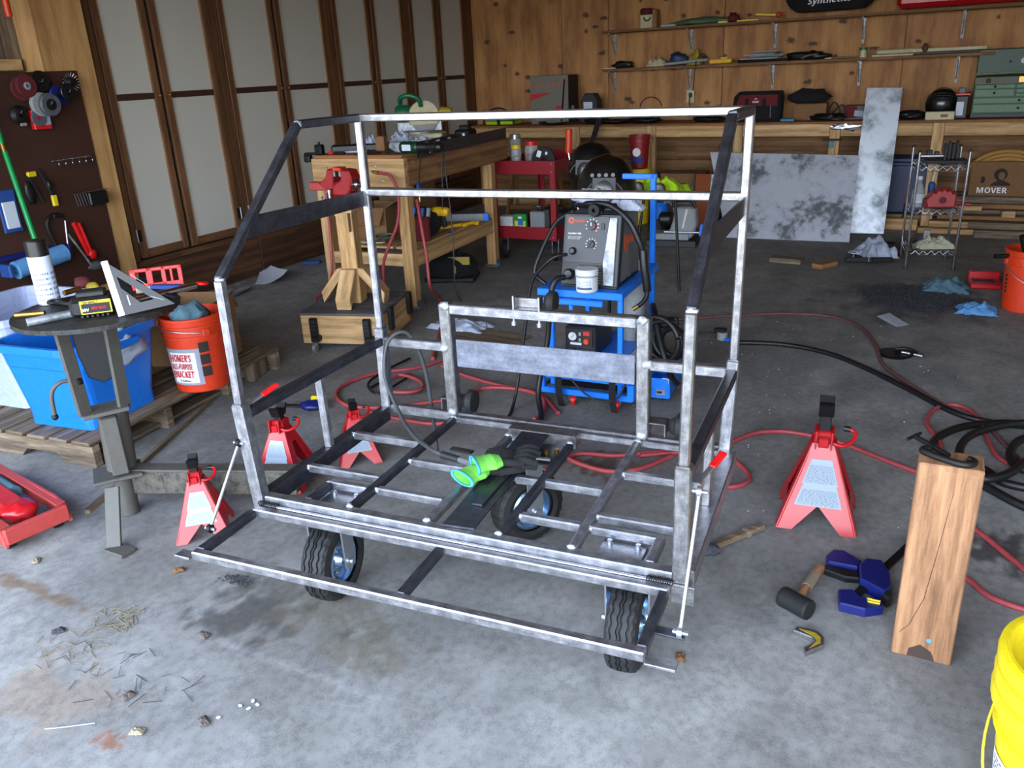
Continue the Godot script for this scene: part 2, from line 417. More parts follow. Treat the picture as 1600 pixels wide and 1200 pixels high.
func make_materials() -> void:
	wood("pine", [Color(0.58, 0.45, 0.29), Color(0.71, 0.57, 0.39), Color(0.79, 0.66, 0.48)], 11)
	wood("fir", [Color(0.28, 0.17, 0.09), Color(0.38, 0.245, 0.135), Color(0.47, 0.32, 0.18)], 23)
	wood("oldwood", [Color(0.25, 0.20, 0.15), Color(0.40, 0.34, 0.27), Color(0.52, 0.46, 0.38)], 37)
	wood("ply", [Color(0.38, 0.22, 0.10), Color(0.52, 0.33, 0.155), Color(0.61, 0.41, 0.21)], 51, 0.9)
	wood("timber", [Color(0.42, 0.29, 0.185), Color(0.55, 0.395, 0.27), Color(0.65, 0.49, 0.345)], 63, 2.0)
	var n := 512
	var scuff := layered(n, [[n, n, 5, 0.02, 1.0], [n, n, 6, 0.09, 0.6], [n, 40, 7, 0.1, 0.5]])
	var rg := ImageTexture.create_from_image(turned(grey(scuff, n, 0.34, 0.46).get_image()))
	var st := ImageTexture.create_from_image(turned(ramp(scuff, n, [Color(0.44, 0.445, 0.455), Color(0.52, 0.52, 0.53), Color(0.6, 0.6, 0.61)], [0.25, 0.5, 0.75])))
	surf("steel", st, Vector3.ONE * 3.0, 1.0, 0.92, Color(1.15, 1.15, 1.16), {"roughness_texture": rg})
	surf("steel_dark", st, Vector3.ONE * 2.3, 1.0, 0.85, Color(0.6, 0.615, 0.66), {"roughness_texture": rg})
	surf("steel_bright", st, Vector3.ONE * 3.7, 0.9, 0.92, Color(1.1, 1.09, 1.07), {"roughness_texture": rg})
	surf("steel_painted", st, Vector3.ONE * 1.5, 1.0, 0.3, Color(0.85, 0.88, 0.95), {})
	surf("rusty", ImageTexture.create_from_image(ramp(scuff, n, [Color(0.16, 0.15, 0.13), Color(0.29, 0.28, 0.25), Color(0.36, 0.33, 0.28)], [0.25, 0.5, 0.75])), Vector3.ONE * 2.2, 0.65, 0.3)
	var blot := layered(n, [[n, n, 15, 0.006, 1.4], [n, n, 16, 0.03, 0.7], [n, n, 17, 0.1, 0.25]])
	surf("sheet_metal", ImageTexture.create_from_image(ramp(blot, n, [Color(0.48, 0.50, 0.53), Color(0.82, 0.85, 0.9), Color(0.87, 0.9, 0.95)], [0.26, 0.44, 0.6])), Vector3.ONE * 0.8, 0.45, 0.45)
	surf("galv", ImageTexture.create_from_image(ramp(blot, n, [Color(0.42, 0.44, 0.46), Color(0.56, 0.58, 0.6), Color(0.66, 0.68, 0.7)], [0.3, 0.5, 0.7])), Vector3.ONE * 3.0, 0.5, 0.5)
	var speck := layered(n, [[n, n, 25, 0.02, 1.0], [n, n, 26, 0.2, 1.0]])
	var sg := ImageTexture.create_from_image(ramp(speck, n, [Color(0.92, 0.92, 0.92), Color(0.97, 0.97, 0.97), Color(1, 1, 1)], [0.3, 0.5, 0.65]))
	for q in [["cart_red", Color(0.56, 0.05, 0.11), 0.45, 0.0], ["leaf_dark", Color(0.33, 0.29, 0.27), 0.9, 0.0], ["red_paint", Color(0.68, 0.085, 0.115), 0.32, 0.0], ["red_faded", Color(0.62, 0.21, 0.19), 0.5, 0.0], ["maroon", Color(0.33, 0.06, 0.08), 0.8, 0.0], ["blue_paint", Color(0.08, 0.45, 0.88), 0.35, 0.0],
			["blue_tote", Color(0.06, 0.42, 0.80), 0.38, 0.0], ["pale_tote", Color(0.60, 0.64, 0.75), 0.45, 0.0], ["navy_tote", Color(0.13, 0.18, 0.33), 0.5, 0.0], ["orange_plastic", Color(0.77, 0.21, 0.08), 0.42, 0.0],
			["yellow_plastic", Color(0.86, 0.76, 0.10), 0.42, 0.0], ["red_plastic", Color(0.80, 0.07, 0.08), 0.4, 0.0], ["rubber", Color(0.05, 0.05, 0.055), 0.75, 0.0], ["tyre", Color(0.07, 0.07, 0.075), 0.68, 0.0], ["black_plastic", Color(0.045, 0.045, 0.05), 0.45, 0.0],
			["black_metal", Color(0.055, 0.055, 0.06), 0.5, 0.3], ["grey_plastic", Color(0.30, 0.31, 0.33), 0.5, 0.0], ["pale_grey", Color(0.52, 0.54, 0.55), 0.55, 0.0], ["welder_grey", Color(0.40, 0.41, 0.43), 0.5, 0.1], ["charcoal", Color(0.10, 0.105, 0.115), 0.5, 0.0],
			["white_plastic", Color(0.78, 0.79, 0.80), 0.4, 0.0], ["paper", Color(0.76, 0.78, 0.82), 0.9, 0.0], ["cardboard", Color(0.47, 0.34, 0.215), 0.9, 0.0], ["grey_card", Color(0.45, 0.435, 0.39), 0.9, 0.0], 
			["pegboard", Color(0.20, 0.105, 0.065), 0.6, 0.0], ["hose_red", Color(0.62, 0.24, 0.255), 0.55, 0.0], ["cable_black", Color(0.05, 0.05, 0.06), 0.5, 0.0], ["cable_grey", Color(0.22, 0.23, 0.235), 0.5, 0.0], ["cast_iron", Color(0.11, 0.105, 0.10), 0.55, 0.5],
			["vise_red", Color(0.55, 0.085, 0.10), 0.45, 0.0], ["green_paint", Color(0.03, 0.33, 0.20), 0.4, 0.0], ["tool_green", Color(0.035, 0.20, 0.125), 0.45, 0.1], ["sage", Color(0.29, 0.41, 0.30), 0.5, 0.1], ["clamp_blue", Color(0.055, 0.10, 0.36), 0.4, 0.0], ["glove_green", Color(0.42, 0.76, 0.28), 0.9, 0.0],
			["glove_cyan", Color(0.22, 0.60, 0.72), 0.9, 0.0], ["black_cloth", Color(0.045, 0.045, 0.05), 0.95, 0.0], ["rag_blue", Color(0.33, 0.55, 0.75), 0.95, 0.0], ["rag_white", Color(0.62, 0.65, 0.72), 0.95, 0.0], ["hivis", Color(0.66, 0.82, 0.06), 0.9, 0.0], ["safety_yellow", Color(0.85, 0.66, 0.06), 0.5, 0.0],
			["tan_leather", Color(0.45, 0.34, 0.2), 0.8, 0.0], ["cream", Color(0.72, 0.68, 0.55), 0.6, 0.0], ["aqua", Color(0.2, 0.5, 0.62), 0.7, 0.0], ["bag_red", Color(0.36, 0.025, 0.055), 0.85, 0.0], ["dried_leaf", Color(0.42, 0.28, 0.14), 0.9, 0.0], ["straw", Color(0.50, 0.46, 0.38), 0.9, 0.0],
			["dark_debris", Color(0.20, 0.205, 0.225), 0.9, 0.0], ["brass", Color(0.66, 0.52, 0.26), 0.35, 0.9], ["orange_ink", Color(0.80, 0.30, 0.08), 0.6, 0.0], ["dirty_yellow", Color(0.60, 0.52, 0.12), 0.6, 0.0], ["tape_blue", Color(0.10, 0.26, 0.52), 0.6, 0.0], ["stand_grey", Color(0.31, 0.30, 0.275), 0.6, 0.25]]:
		surf(q[0], sg, Vector3.ONE * 3.0, q[2], q[3], q[1])
	plain("chrome", Color(0.82, 0.83, 0.85), 0.16, 1.0)
	plain("zinc", Color(0.72, 0.74, 0.77), 0.33, 0.9)
	plain("zinc_blue", Color(0.60, 0.72, 0.84), 0.25, 0.9)
	plain("white_ink", Color(0.85, 0.86, 0.87), 0.6)
	plain("black_ink", Color(0.03, 0.03, 0.035), 0.6)
	plain("grey_ink", Color(0.40, 0.41, 0.43), 0.6)
	plain("red_ink", Color(0.68, 0.07, 0.10), 0.6)
	plain("blue_ink", Color(0.10, 0.20, 0.50), 0.6)
	plain("green_ink", Color(0.10, 0.52, 0.20), 0.6)
	plain("brown_ink", Color(0.13, 0.09, 0.06), 0.8)
	plain("yellow_ink", Color(0.88, 0.78, 0.12), 0.6)
	plain("helmet_black", Color(0.018, 0.018, 0.02), 0.22, 0.0, {"clearcoat_enabled": true, "clearcoat": 0.5})
	plain("clear_bag", Color(0.9, 0.93, 0.96, 0.25), 0.2, 0.0, {"transparency": 1})
	plain("clear_jar", Color(0.92, 0.95, 0.96, 0.18), 0.06, 0.0, {"transparency": 1})
	make_sheet_textures()

func label_print(key: String, bg: Color, ink: Color, sd: int, rows: int, head := Color.TRANSPARENT) -> void:   # small unreadable print on a sticker
	var im := Image.create(128, 160, false, Image.FORMAT_RGB8); im.fill(bg)
	var r := RandomNumberGenerator.new(); r.seed = sd
	if head.a > 0: im.fill_rect(Rect2i(0, 0, 128, 34), head)
	for k in rows:
		var y := 40 + int(114.0 * k / rows)
		var x := 6
		while x < 118:
			var w := r.randi_range(3, 14)
			im.fill_rect(Rect2i(x, y, mini(w, 122 - x), maxi(2, int(50.0 / rows))), ink)
			x += w + 4
	var m := plain(key, Color.WHITE, 0.6); m.albedo_texture = ImageTexture.create_from_image(im)

func make_sheet_textures() -> void:
	label_print("print_pale", Color(0.72, 0.75, 0.79), Color(0.36, 0.38, 0.42), 3, 17)
	label_print("print_decal", Color(0.56, 0.61, 0.66), Color(0.28, 0.31, 0.35), 4, 20)
	label_print("print_white", Color(0.82, 0.83, 0.84), Color(0.15, 0.15, 0.18), 5, 9, Color(0.25, 0.3, 0.42))
	label_print("print_red", Color(0.75, 0.76, 0.8), Color(0.2, 0.2, 0.24), 6, 10, Color(0.7, 0.1, 0.12))
	# plywood sheets with knots: two different ones
	var n := 512
	for s in 2:
		var val := layered(n, [[n, 40, 71 + s * 9, 0.02, 1.0], [n, 90, 72 + s * 9, 0.07, 0.5], [n, 200, 73 + s * 9, 0.008, 1.2], [n, 60, 74 + s * 9, 0.3, 0.35]])
		var im := ramp(val, n, [Color(0.51, 0.34, 0.185), Color(0.61, 0.425, 0.235), Color(0.68, 0.495, 0.29)], [0.3, 0.5, 0.7])
		var r := RandomNumberGenerator.new(); r.seed = 9 + s
		for k in 16:
			splot(im, V2(r.randf() * n, r.randf() * n), V2(r.randf_range(9, 22), r.randf_range(7, 14)), Color(0.17, 0.085, 0.04), 0.75, k, 0.35)
		var m := plain("plywood_%d" % s, Color.WHITE, 0.7); m.albedo_texture = ImageTexture.create_from_image(im)
	make_floor_texture()
	wood("plydark", [Color(0.20, 0.115, 0.055), Color(0.31, 0.185, 0.09), Color(0.38, 0.24, 0.13)], 97, 1.2)
	wood("firdark", [Color(0.17, 0.085, 0.045), Color(0.24, 0.125, 0.065), Color(0.29, 0.16, 0.085)], 43)
	plain("panel", Color(0.72, 0.71, 0.67), 0.5)
	plain("drywall", Color(0.72, 0.68, 0.6), 0.9)
	plain("panel_back", Color(0.3, 0.25, 0.2), 0.8)
	wood("endply", [Color(0.56, 0.41, 0.24), Color(0.66, 0.50, 0.31), Color(0.72, 0.57, 0.37)], 161, 0.9)
	wood("brownpine", [Color(0.40, 0.27, 0.155), Color(0.50, 0.355, 0.215), Color(0.58, 0.43, 0.27)], 131)
	wood("greyply", [Color(0.20, 0.20, 0.21), Color(0.28, 0.28, 0.285), Color(0.36, 0.35, 0.34)], 141)
	wood("sagewood", [Color(0.15, 0.20, 0.16), Color(0.22, 0.28, 0.22), Color(0.28, 0.34, 0.27)], 151)
	plain("panel_dark", Color(0.20, 0.21, 0.235), 0.5)
	plain("rust_core", Color(0.50, 0.25, 0.11), 0.9)
	plain("olive_paint", Color(0.24, 0.25, 0.16), 0.5)
	plain("green_dark", Color(0.12, 0.15, 0.12), 0.5, 0.3)
	plain("glove_pale", Color(0.60, 0.60, 0.52), 0.95)
	plain("orange_wood", Color(0.66, 0.30, 0.08), 0.6)
	plain("tan_hose", Color(0.58, 0.42, 0.17), 0.55)
	var b2 := layered(512, [[512, 512, 215, 0.006, 1.5], [512, 512, 216, 0.03, 0.5], [512, 512, 217, 0.1, 0.2]])
	surf("sheet_metal2", ImageTexture.create_from_image(ramp(b2, 512, [Color(0.42, 0.45, 0.47), Color(0.62, 0.65, 0.68), Color(0.74, 0.77, 0.8)], [0.30, 0.45, 0.62])), Vector3.ONE * 1.0, 0.4, 0.6)
	plain("green_pole", Color(0.04, 0.52, 0.26), 0.3)
	plain("aqua_grey", Color(0.28, 0.40, 0.45), 0.9)
	plain("label_grey", Color(0.52, 0.53, 0.58), 0.6)
	surf("disc_top", mats["rusty"].albedo_texture, Vector3.ONE * 3.0, 0.6, 0.5, Color(0.75, 0.78, 0.85))
	label_print("can_print", Color(0.76, 0.79, 0.86), Color(0.42, 0.45, 0.52), 9, 22)
	mats["can_print"].uv1_scale = V3(3, -1.4, 1)
	plain("hose_faded", Color(0.36, 0.22, 0.22), 0.7)
	plain("timber_dark", Color(0.22, 0.16, 0.13), 0.8)

func _ready() -> void:
	var cam := Camera3D.new(); cam.name = "camera"; add_child(cam)
	cam.position = V3(0, 1.36, 0)
	cam.rotation = V3(-0.367574, 0.497614, -0.048723)
	cam.fov = 50.2565; cam.near = 0.05; cam.far = 100.0; cam.current = true
	var env := Environment.new()
	var sm := ProceduralSkyMaterial.new()
	sm.sky_top_color = Color(0.76, 0.84, 0.96); sm.sky_horizon_color = Color(0.91, 0.94, 0.97); sm.sky_curve = 0.25
	sm.ground_bottom_color = Color(0.40, 0.36, 0.28); sm.ground_horizon_color = Color(0.52, 0.48, 0.40)
	sm.sky_energy_multiplier = 1.0; sm.ground_energy_multiplier = 1.0
	var sky := Sky.new(); sky.sky_material = sm
	env.background_mode = Environment.BG_SKY; env.sky = sky
	env.background_energy_multiplier = 3.2
	env.tonemap_mode = Environment.TONE_MAPPER_LINEAR
	env.tonemap_exposure = EXPOSURE
	env.sdfgi_enabled = true; env.ssao_enabled = true; env.ssil_enabled = true
	var we := WorldEnvironment.new(); we.name = "sky"; we.environment = env; add_child(we)
	make_materials()
	build_room()
	build_wall_things()
	build_cart()
	build_back()
	build_middle()
	build_welder()
	build_left()
	build_floor_things()

const EXPOSURE := 5.1
const XW := -4.517      # face of the cupboard wall
const ZW := -7.85       # face of the back wall
const ZB := -7.35       # front of the back bench
const FX0 := -5.0
const FX1 := 2.6
const FZ0 := -8.1
const FZ1 := 2.4

func make_floor_texture() -> void:
	var n := 1024
	var val := layered(n, [[n, n, 81, 0.004, 1.0], [n, n, 82, 0.018, 0.9], [n, n, 83, 0.07, 0.5], [n, n, 84, 0.3, 0.35]])
	var im := ramp(val, n, [Color(0.42, 0.415, 0.40), Color(0.49, 0.485, 0.475), Color(0.555, 0.55, 0.535)], [0.33, 0.5, 0.66])
	var k := 0
	for s in [[V3(-1.561, 0, -1.289), 0.20, 0.09, Color(0.24, 0.225, 0.215), 0.75], [V3(-1.583, 0, -1.425), 0.16, 0.07, Color(0.28, 0.27, 0.25), 0.6], [V3(-1.341, 0, -1.387), 0.25, 0.09, Color(0.34, 0.31, 0.26), 0.55], [V3(-2.218, 0, -1.121), 0.2, 0.022, Color(0.40, 0.30, 0.22), 0.6],
			[V3(-1.164, 0, -1.322), 0.14, 0.08, Color(0.33, 0.30, 0.24), 0.5], [V3(-1.797, 0, -0.855), 0.25, 0.1, Color(0.50, 0.40, 0.31), 0.35], [V3(-1.515, 0, -0.818), 0.05, 0.02, Color(0.50, 0.28, 0.18), 0.6], [V3(-1.257, 0, -1.336), 0.02, 0.02, Color(0.2, 0.2, 0.2), 0.7],
			[V3(-0.105, 0, -5.125), 0.5, 0.35, Color(0.24, 0.245, 0.26), 0.6], [V3(-1.003, 0, -2.501), 0.12, 0.08, Color(0.27, 0.21, 0.17), 0.6], [V3(0.269, 0, -2.429), 0.16, 0.1, Color(0.18, 0.175, 0.17), 0.7], [V3(-0.974, 0, -1.55), 0.5, 0.2, Color(0.40, 0.40, 0.385), 0.45],
			[V3(-2.773, 0, -2.202), 0.5, 0.25, Color(0.38, 0.37, 0.355), 0.5], [V3(-2.139, 0, -2.931), 0.9, 0.5, Color(0.36, 0.34, 0.32), 0.45], [V3(-0.681, 0, -3.85), 0.9, 0.6, Color(0.33, 0.33, 0.335), 0.4], [V3(-2.302, 0, -1.773), 0.4, 0.3, Color(0.40, 0.40, 0.40), 0.35]]:
		var p: Vector3 = s[0]
		k += 1
		splot(im, V2((p.x - FX0) / (FX1 - FX0), (p.z - FZ0) / (FZ1 - FZ0)) * n, V2(s[1] / (FX1 - FX0), s[2] * 1.4 / (FZ1 - FZ0)) * n, s[3], s[4], 100 + k, 0.6)
	var la: Vector3 = V3(-1.544, 0, -1.179); var lb: Vector3 = V3(-1.023, 0, -1.182)
	for i in 60:
		var lp := la.lerp(lb, i / 59.0)
		splot(im, V2((lp.x - FX0) / (FX1 - FX0), (lp.z - FZ0) / (FZ1 - FZ0)) * n, V2(2.2, 1.6), Color(0.62, 0.625, 0.63), 0.16, i, 0.5)
	var fine := layered(512, [[512, 512, 91, 0.05, 1.0], [512, 512, 92, 0.25, 1.0], [512, 512, 93, 0.012, 0.6]])
	var m := plain("concrete", Color.WHITE, 0.82)
	m.albedo_texture = ImageTexture.create_from_image(im)
	m.detail_enabled = true; m.detail_uv_layer = BaseMaterial3D.DETAIL_UV_2; m.detail_blend_mode = BaseMaterial3D.BLEND_MODE_MUL
	m.detail_albedo = ImageTexture.create_from_image(ramp(fine, 512, [Color(0.83, 0.83, 0.83), Color(0.96, 0.96, 0.96), Color(1, 1, 1)], [0.28, 0.5, 0.62]))

func build_room() -> void:
	# floor: one concrete slab; UV over its whole area, UV2 repeats the fine grain
	var fm := ArrayMesh.new(); var a := []; a.resize(Mesh.ARRAY_MAX)
	var V := PackedVector3Array(); var N := PackedVector3Array(); var U := PackedVector2Array(); var U2 := PackedVector2Array()
	var fb := mb().box(V3((FX0 + FX1) / 2, -0.075, (FZ0 + FZ1) / 2), V3(FX1 - FX0, 0.15, FZ1 - FZ0), 0.0)
	V = fb.v; N = fb.n
	for q in V:
		U.append(V2((q.x - FX0) / (FX1 - FX0), (q.z - FZ0) / (FZ1 - FZ0)))
		U2.append(V2(q.x, q.z) / 0.9)
	a[Mesh.ARRAY_VERTEX] = V; a[Mesh.ARRAY_NORMAL] = N; a[Mesh.ARRAY_TEX_UV] = U; a[Mesh.ARRAY_TEX_UV2] = U2
	fm.add_surface_from_arrays(Mesh.PRIMITIVE_TRIANGLES, a); fm.surface_set_material(0, mats["concrete"])
	var fo := MeshInstance3D.new(); fo.name = "floor"; fo.mesh = fm; add_child(fo); fo.set_meta("kind", "structure")
	struct("ground", mb().box(V3(-1, -0.16, 10.4), V3(30, 0.3, 16), 0.0), plain("driveway", Color(0.47, 0.41, 0.32), 0.9))
	# shell
	var wb := struct("wall_back", mb().box(V3(-1.2, 1.2, ZW - 0.09), V3(7.8, 2.7, 0.15), 0.0), "oldwood_v_0")
	var edges := [XW - 0.15, -3.53, -3.05, -1.96, -0.49, 0.73, 1.95, 2.6]
	for i in edges.size() - 1:
		var b := mb()
		var w: float = edges[i + 1] - edges[i] - 0.005
		b.box(V3((edges[i] + edges[i + 1]) / 2, 1.27, ZW - 0.006), V3(w, 2.54, 0.012), 0.0015)
		b.uv.clear()
		var off := 0.37 * i
		for q in b.v: b.uv.append(V2((q.x - edges[i]) / 1.25 + off, q.y / 1.25 + off * 1.7))
		part("plywood_panel", b, "plywood_%d" % (i % 2), wb)
	# left wall: solid wall behind, pegboard side, plywood strip and cupboard front
	var wl := struct("wall_left", mb().box(V3(XW - 0.175, 1.2, (-3.43 + 0.4) / 2), V3(0.15, 2.7, 3.03 + 0.8), 0.0), "oldwood_v_1")
	var sb := mb().box(V3(XW - 0.02, 1.27, -3.21), V3(0.16, 2.54, 0.32), 0.004)
	part("end_panel", sb, "endply_v_0", wl)
	for k in 4:
		board("stud", wl, V3(XW - 0.08, 1.27, -2.75 + k * 0.8), V3(0.04, 2.54, 0.09), "oldwood")
	board("fire_block", wl, V3(XW - 0.08, 1.50, -2.9), V3(0.04, 0.06, 0.24), "pine")
	struct("wall_left", mb().box(V3(XW - 0.175, 1.2, -5.65), V3(0.15, 2.7, 4.44), 0.0), "oldwood_v_1")
	struct("wall_right", mb().box(V3(2.55, 1.2, -3.8), V3(0.15, 2.7, 8.4), 0.0), "drywall")
	struct("ceiling", mb().box(V3(-1.2, 2.6, -3.75), V3(7.9, 0.12, 8.6), 0.0), "ply_u_0")
	struct("wall_front", mb().box(V3(-1.2, 2.47, 0.45), V3(7.6, 0.2, 0.14), 0.0), "ply_u_0")
	struct("wall_front", mb().box(V3(-4.45, 1.2, 0.45), V3(0.7, 2.7, 0.14), 0.0), "ply_v_0")
	struct("wall_front", mb().box(V3(2.35, 1.2, 0.45), V3(0.5, 2.7, 0.14), 0.0), "ply_v_0")
	# cupboard wall: jamb, mullions, plinth, doors
	var jx := XW + 0.005
	var stiles := [-3.42, -4.385, -5.585, -6.67, -7.72]
	for i in stiles.size():
		var w := 0.09 if i > 0 else 0.075
		var tr := struct("trim_%d" % (i + 1), mb().box(Vector3.ZERO, V3(0.05, 2.22, w), 0.004), "fir_v_%d" % (i % 3), V3(jx - 0.03, 1.43, stiles[i]))
		tr.set_meta("kind", "structure")
	struct("trim_%d" % 6, mb().box(Vector3.ZERO, V3(4.35, 0.035, 0.06), 0.004), "fir_u_1", V3(jx - 0.02, 0.305, -5.57), yaw(PI / 2))
	struct("trim_%d" % 7, mb().box(Vector3.ZERO, V3(0.06, 2.54, 0.10), 0.003), "fir_v_2", V3(jx - 0.04, 1.27, -7.80))
	var bl := struct("baseboard_left", mb().box(Vector3.ZERO, V3(4.45, 0.29, 0.03), 0.003), "fir_u_2", V3(jx - 0.03, 0.145, -5.62), yaw(PI / 2))
	for i in 4:
		var z0: float = -3.40 - i * 1.09; var z1 := z0 - 1.08
		var b := mb().box(V3((z0 + z1) / -2 - 5.62, 0, 0.02), V3(1.075, 0.285, 0.012), 0.002)
		part("plinth_panel", b, "plydark_u_%d" % (i % 3), bl)
	var spans := [[-3.465, -3.845], [-3.875, -4.335], [-4.435, -4.955], [-4.985, -5.535], [-5.635, -6.115], [-6.145, -6.62], [-6.72, -7.165], [-7.195, -7.675]]
	for i in 8:
		cupboard_door(i, spans[i][0], spans[i][1])

func cupboard_door(i: int, za: float, zb: float) -> void:
	var w := za - zb
	var d := struct("door_%d" % (i + 1), mb().box(Vector3.ZERO, V3(w, 2.19, 0.006), 0.001), "panel_back", V3(XW - 0.012, 1.43, (za + zb) / 2), yaw(PI / 2))
	# local x runs towards the door of the garage, z out of the wall; the door is 2.2 m tall from 0.33
	var s := 0.045
	part("upper_panel", mb().box(V3(0, 0.475, 0.004), V3(w - s * 2, 1.17, 0.006), 0.0), "panel", d)
	part("lower_panel", mb().box(V3(0, -0.6, 0.004), V3(w - s * 2, 0.91, 0.006), 0.0), "panel", d)
	for k in [-1, 1]:
		board("stile", d, V3(k * (w / 2 - s / 2), 0, 0.009), V3(s, 2.19, 0.02), "fir", 0.003)
		board("stile_edge", d, V3(k * (w / 2 - s - 0.003), -0.01, 0.0095), V3(0.007, 2.1, 0.017), "brownpine", 0.002)
	board("rail", d, V3(0, -1.07, 0.0085), V3(w - s * 2, 0.055, 0.018), "fir", 0.003)
	board("rail", d, V3(0, -0.128, 0.0085), V3(w - s * 2, 0.038, 0.017), "firdark", 0.003)
	board("rail", d, V3(0, 1.075, 0.0085), V3(w - s * 2, 0.05, 0.018), "fir", 0.003)
	var side := 1.0 if i % 2 == 0 else -1.0
	part("knob", mb().lathe([V2(0, 0.026), V2(0.009, 0.024), V2(0.011, 0.018), V2(0.005, 0.01), V2(0.006, 0)], 12, true), "brass", d, V3(side * (w / 2 - s / 2), -0.128, 0.019), pitch(PI / 2))
	var hg := part("hinge", mb().box(V3(0, 0, 0), V3(0.035, 0.075, 0.004), 0.001), "cast_iron", d, V3(-side * (w / 2 - 0.006), -0.95, 0.02))
	part("hinge_pin", mb().tube([V3(-side * 0.016, -0.04, 0.003), V3(-side * 0.016, 0.04, 0.003)], 0.005), "zinc", hg)
	var h2: Node3D = hg.duplicate(); h2.name = "hinge_001"; d.add_child(h2, true); h2.position.y = 0.9

const CART_AT := Vector3(-1.511, 0, -1.370)
const CART_TURN := 0.08136

func tyre_mesh(r: float, w: float) -> MB:   # rounded tyre about local X with wavy ribs cut in the tread
	var b := mb()
	var seg := 96
	var prof := []
	# across the tyre: x, radius, how much it waves, groove
	var rows := [[-0.5, 0.62], [-0.56, 0.74], [-0.5, 0.9], [-0.40, 0.965], [-0.31, 0.985], [-0.29, 0.945], [-0.255, 0.945], [-0.235, 0.99], [-0.09, 1.0], [-0.07, 0.955], [-0.035, 0.955], [-0.015, 1.0], [0.015, 1.0], [0.035, 0.955], [0.07, 0.955], [0.09, 1.0], [0.235, 0.99], [0.255, 0.945], [0.29, 0.945], [0.31, 0.985], [0.40, 0.965], [0.5, 0.9], [0.56, 0.74], [0.5, 0.62]]
	var P := []
	for q in rows:
		var row := []
		for k in seg:
			var a := TAU * k / seg
			var wob: float = 0.022 * (1.0 if k % 4 < 2 else -1.0) if absf(q[0]) < 0.45 else 0.0
			row.append(V3((q[0] + wob) * w, sin(a) * r * q[1], cos(a) * r * q[1]))
		P.append(row)
	for i in P.size() - 1:
		for k in seg:
			var l := (k + 1) % seg
			var m: Vector3 = P[i][k]
			var out := V3(signf(m.x) * (1.0 if rows[i][1] < 0.93 and absf(rows[i][0]) > 0.45 else 0.0), m.y, m.z) if not (rows[i + 1][0] - rows[i][0] > 0 and absf(rows[i][1] - rows[i + 1][1]) > 0.03 and absf(rows[i][0]) < 0.42) else V3(0, m.y, m.z)
			b.fquad(P[i][k], P[i + 1][k], P[i + 1][l], P[i][l], out)
	return b

func caster(cart: Node3D, at: Vector3, turn: float, plate_y: float) -> void:   # at: contact point under the wheel
	var r := 0.116; var w := 0.072
	var bs := yaw(turn)
	var o := at + V3(0, r, 0)
	var fk := mb()
	# fork: one bent strap, a crown over the wheel and two cheeks
	var top := plate_y - o.y - 0.006
	for s in [-1.0, 1.0]:
		fk.prism([V2(-0.022, -0.016), V2(0, -0.022), V2(0.022, -0.016), V2(0.026, 0.02), V2(0.03, top), V2(-0.03, top), V2(-0.026, 0.02)], s * 0.049, s * 0.054, 0.001)
	fk.xf = Transform3D.IDENTITY
	var fb := mb()
	var ro := Transform3D(yaw(-PI / 2), Vector3.ZERO)
	for q in fk.v.size(): fb.v.append(ro * fk.v[q]); fb.n.append(ro.basis * fk.n[q]); fb.uv.append(Vector2.ZERO)
	fb.box(V3(0, top - 0.003, 0), V3(0.112, 0.008, 0.066), 0.002)
	var f := part("caster_fork", fb, "zinc", cart, o, bs, "zinc-plated caster fork")
	part("tyre", tyre_mesh(r, w), "tyre", f)
	part("rim", mb(Vector3.ZERO, roll(PI / 2)).lathe([V2(0.072, 0.028), V2(0.06, 0.034), V2(0.056, 0.012), V2(0.03, 0.016), V2(0.018, 0.036), V2(0, 0.037)], 28).lathe([V2(0, -0.037), V2(0.018, -0.036), V2(0.03, -0.016), V2(0.056, -0.012), V2(0.06, -0.034), V2(0.072, -0.028)], 28), "zinc_blue", f)
	for k in 5:
		var a := TAU * k / 5
		part("rim_bolt", mb(V3(0.018, cos(a) * 0.041, sin(a) * 0.041), roll(PI / 2)).lathe([V2(0, -0.008), V2(0.007, -0.008), V2(0.007, 0), V2(0, 0)], 6), "zinc", f)
	part("axle_bolt", mb(Vector3.ZERO, roll(PI / 2)).lathe([V2(0, 0.066), V2(0.010, 0.066), V2(0.010, 0.056), V2(0.006, 0.054), V2(0.006, -0.054), V2(0.010, -0.056), V2(0.010, -0.064), V2(0, -0.064)], 6), "zinc", f)

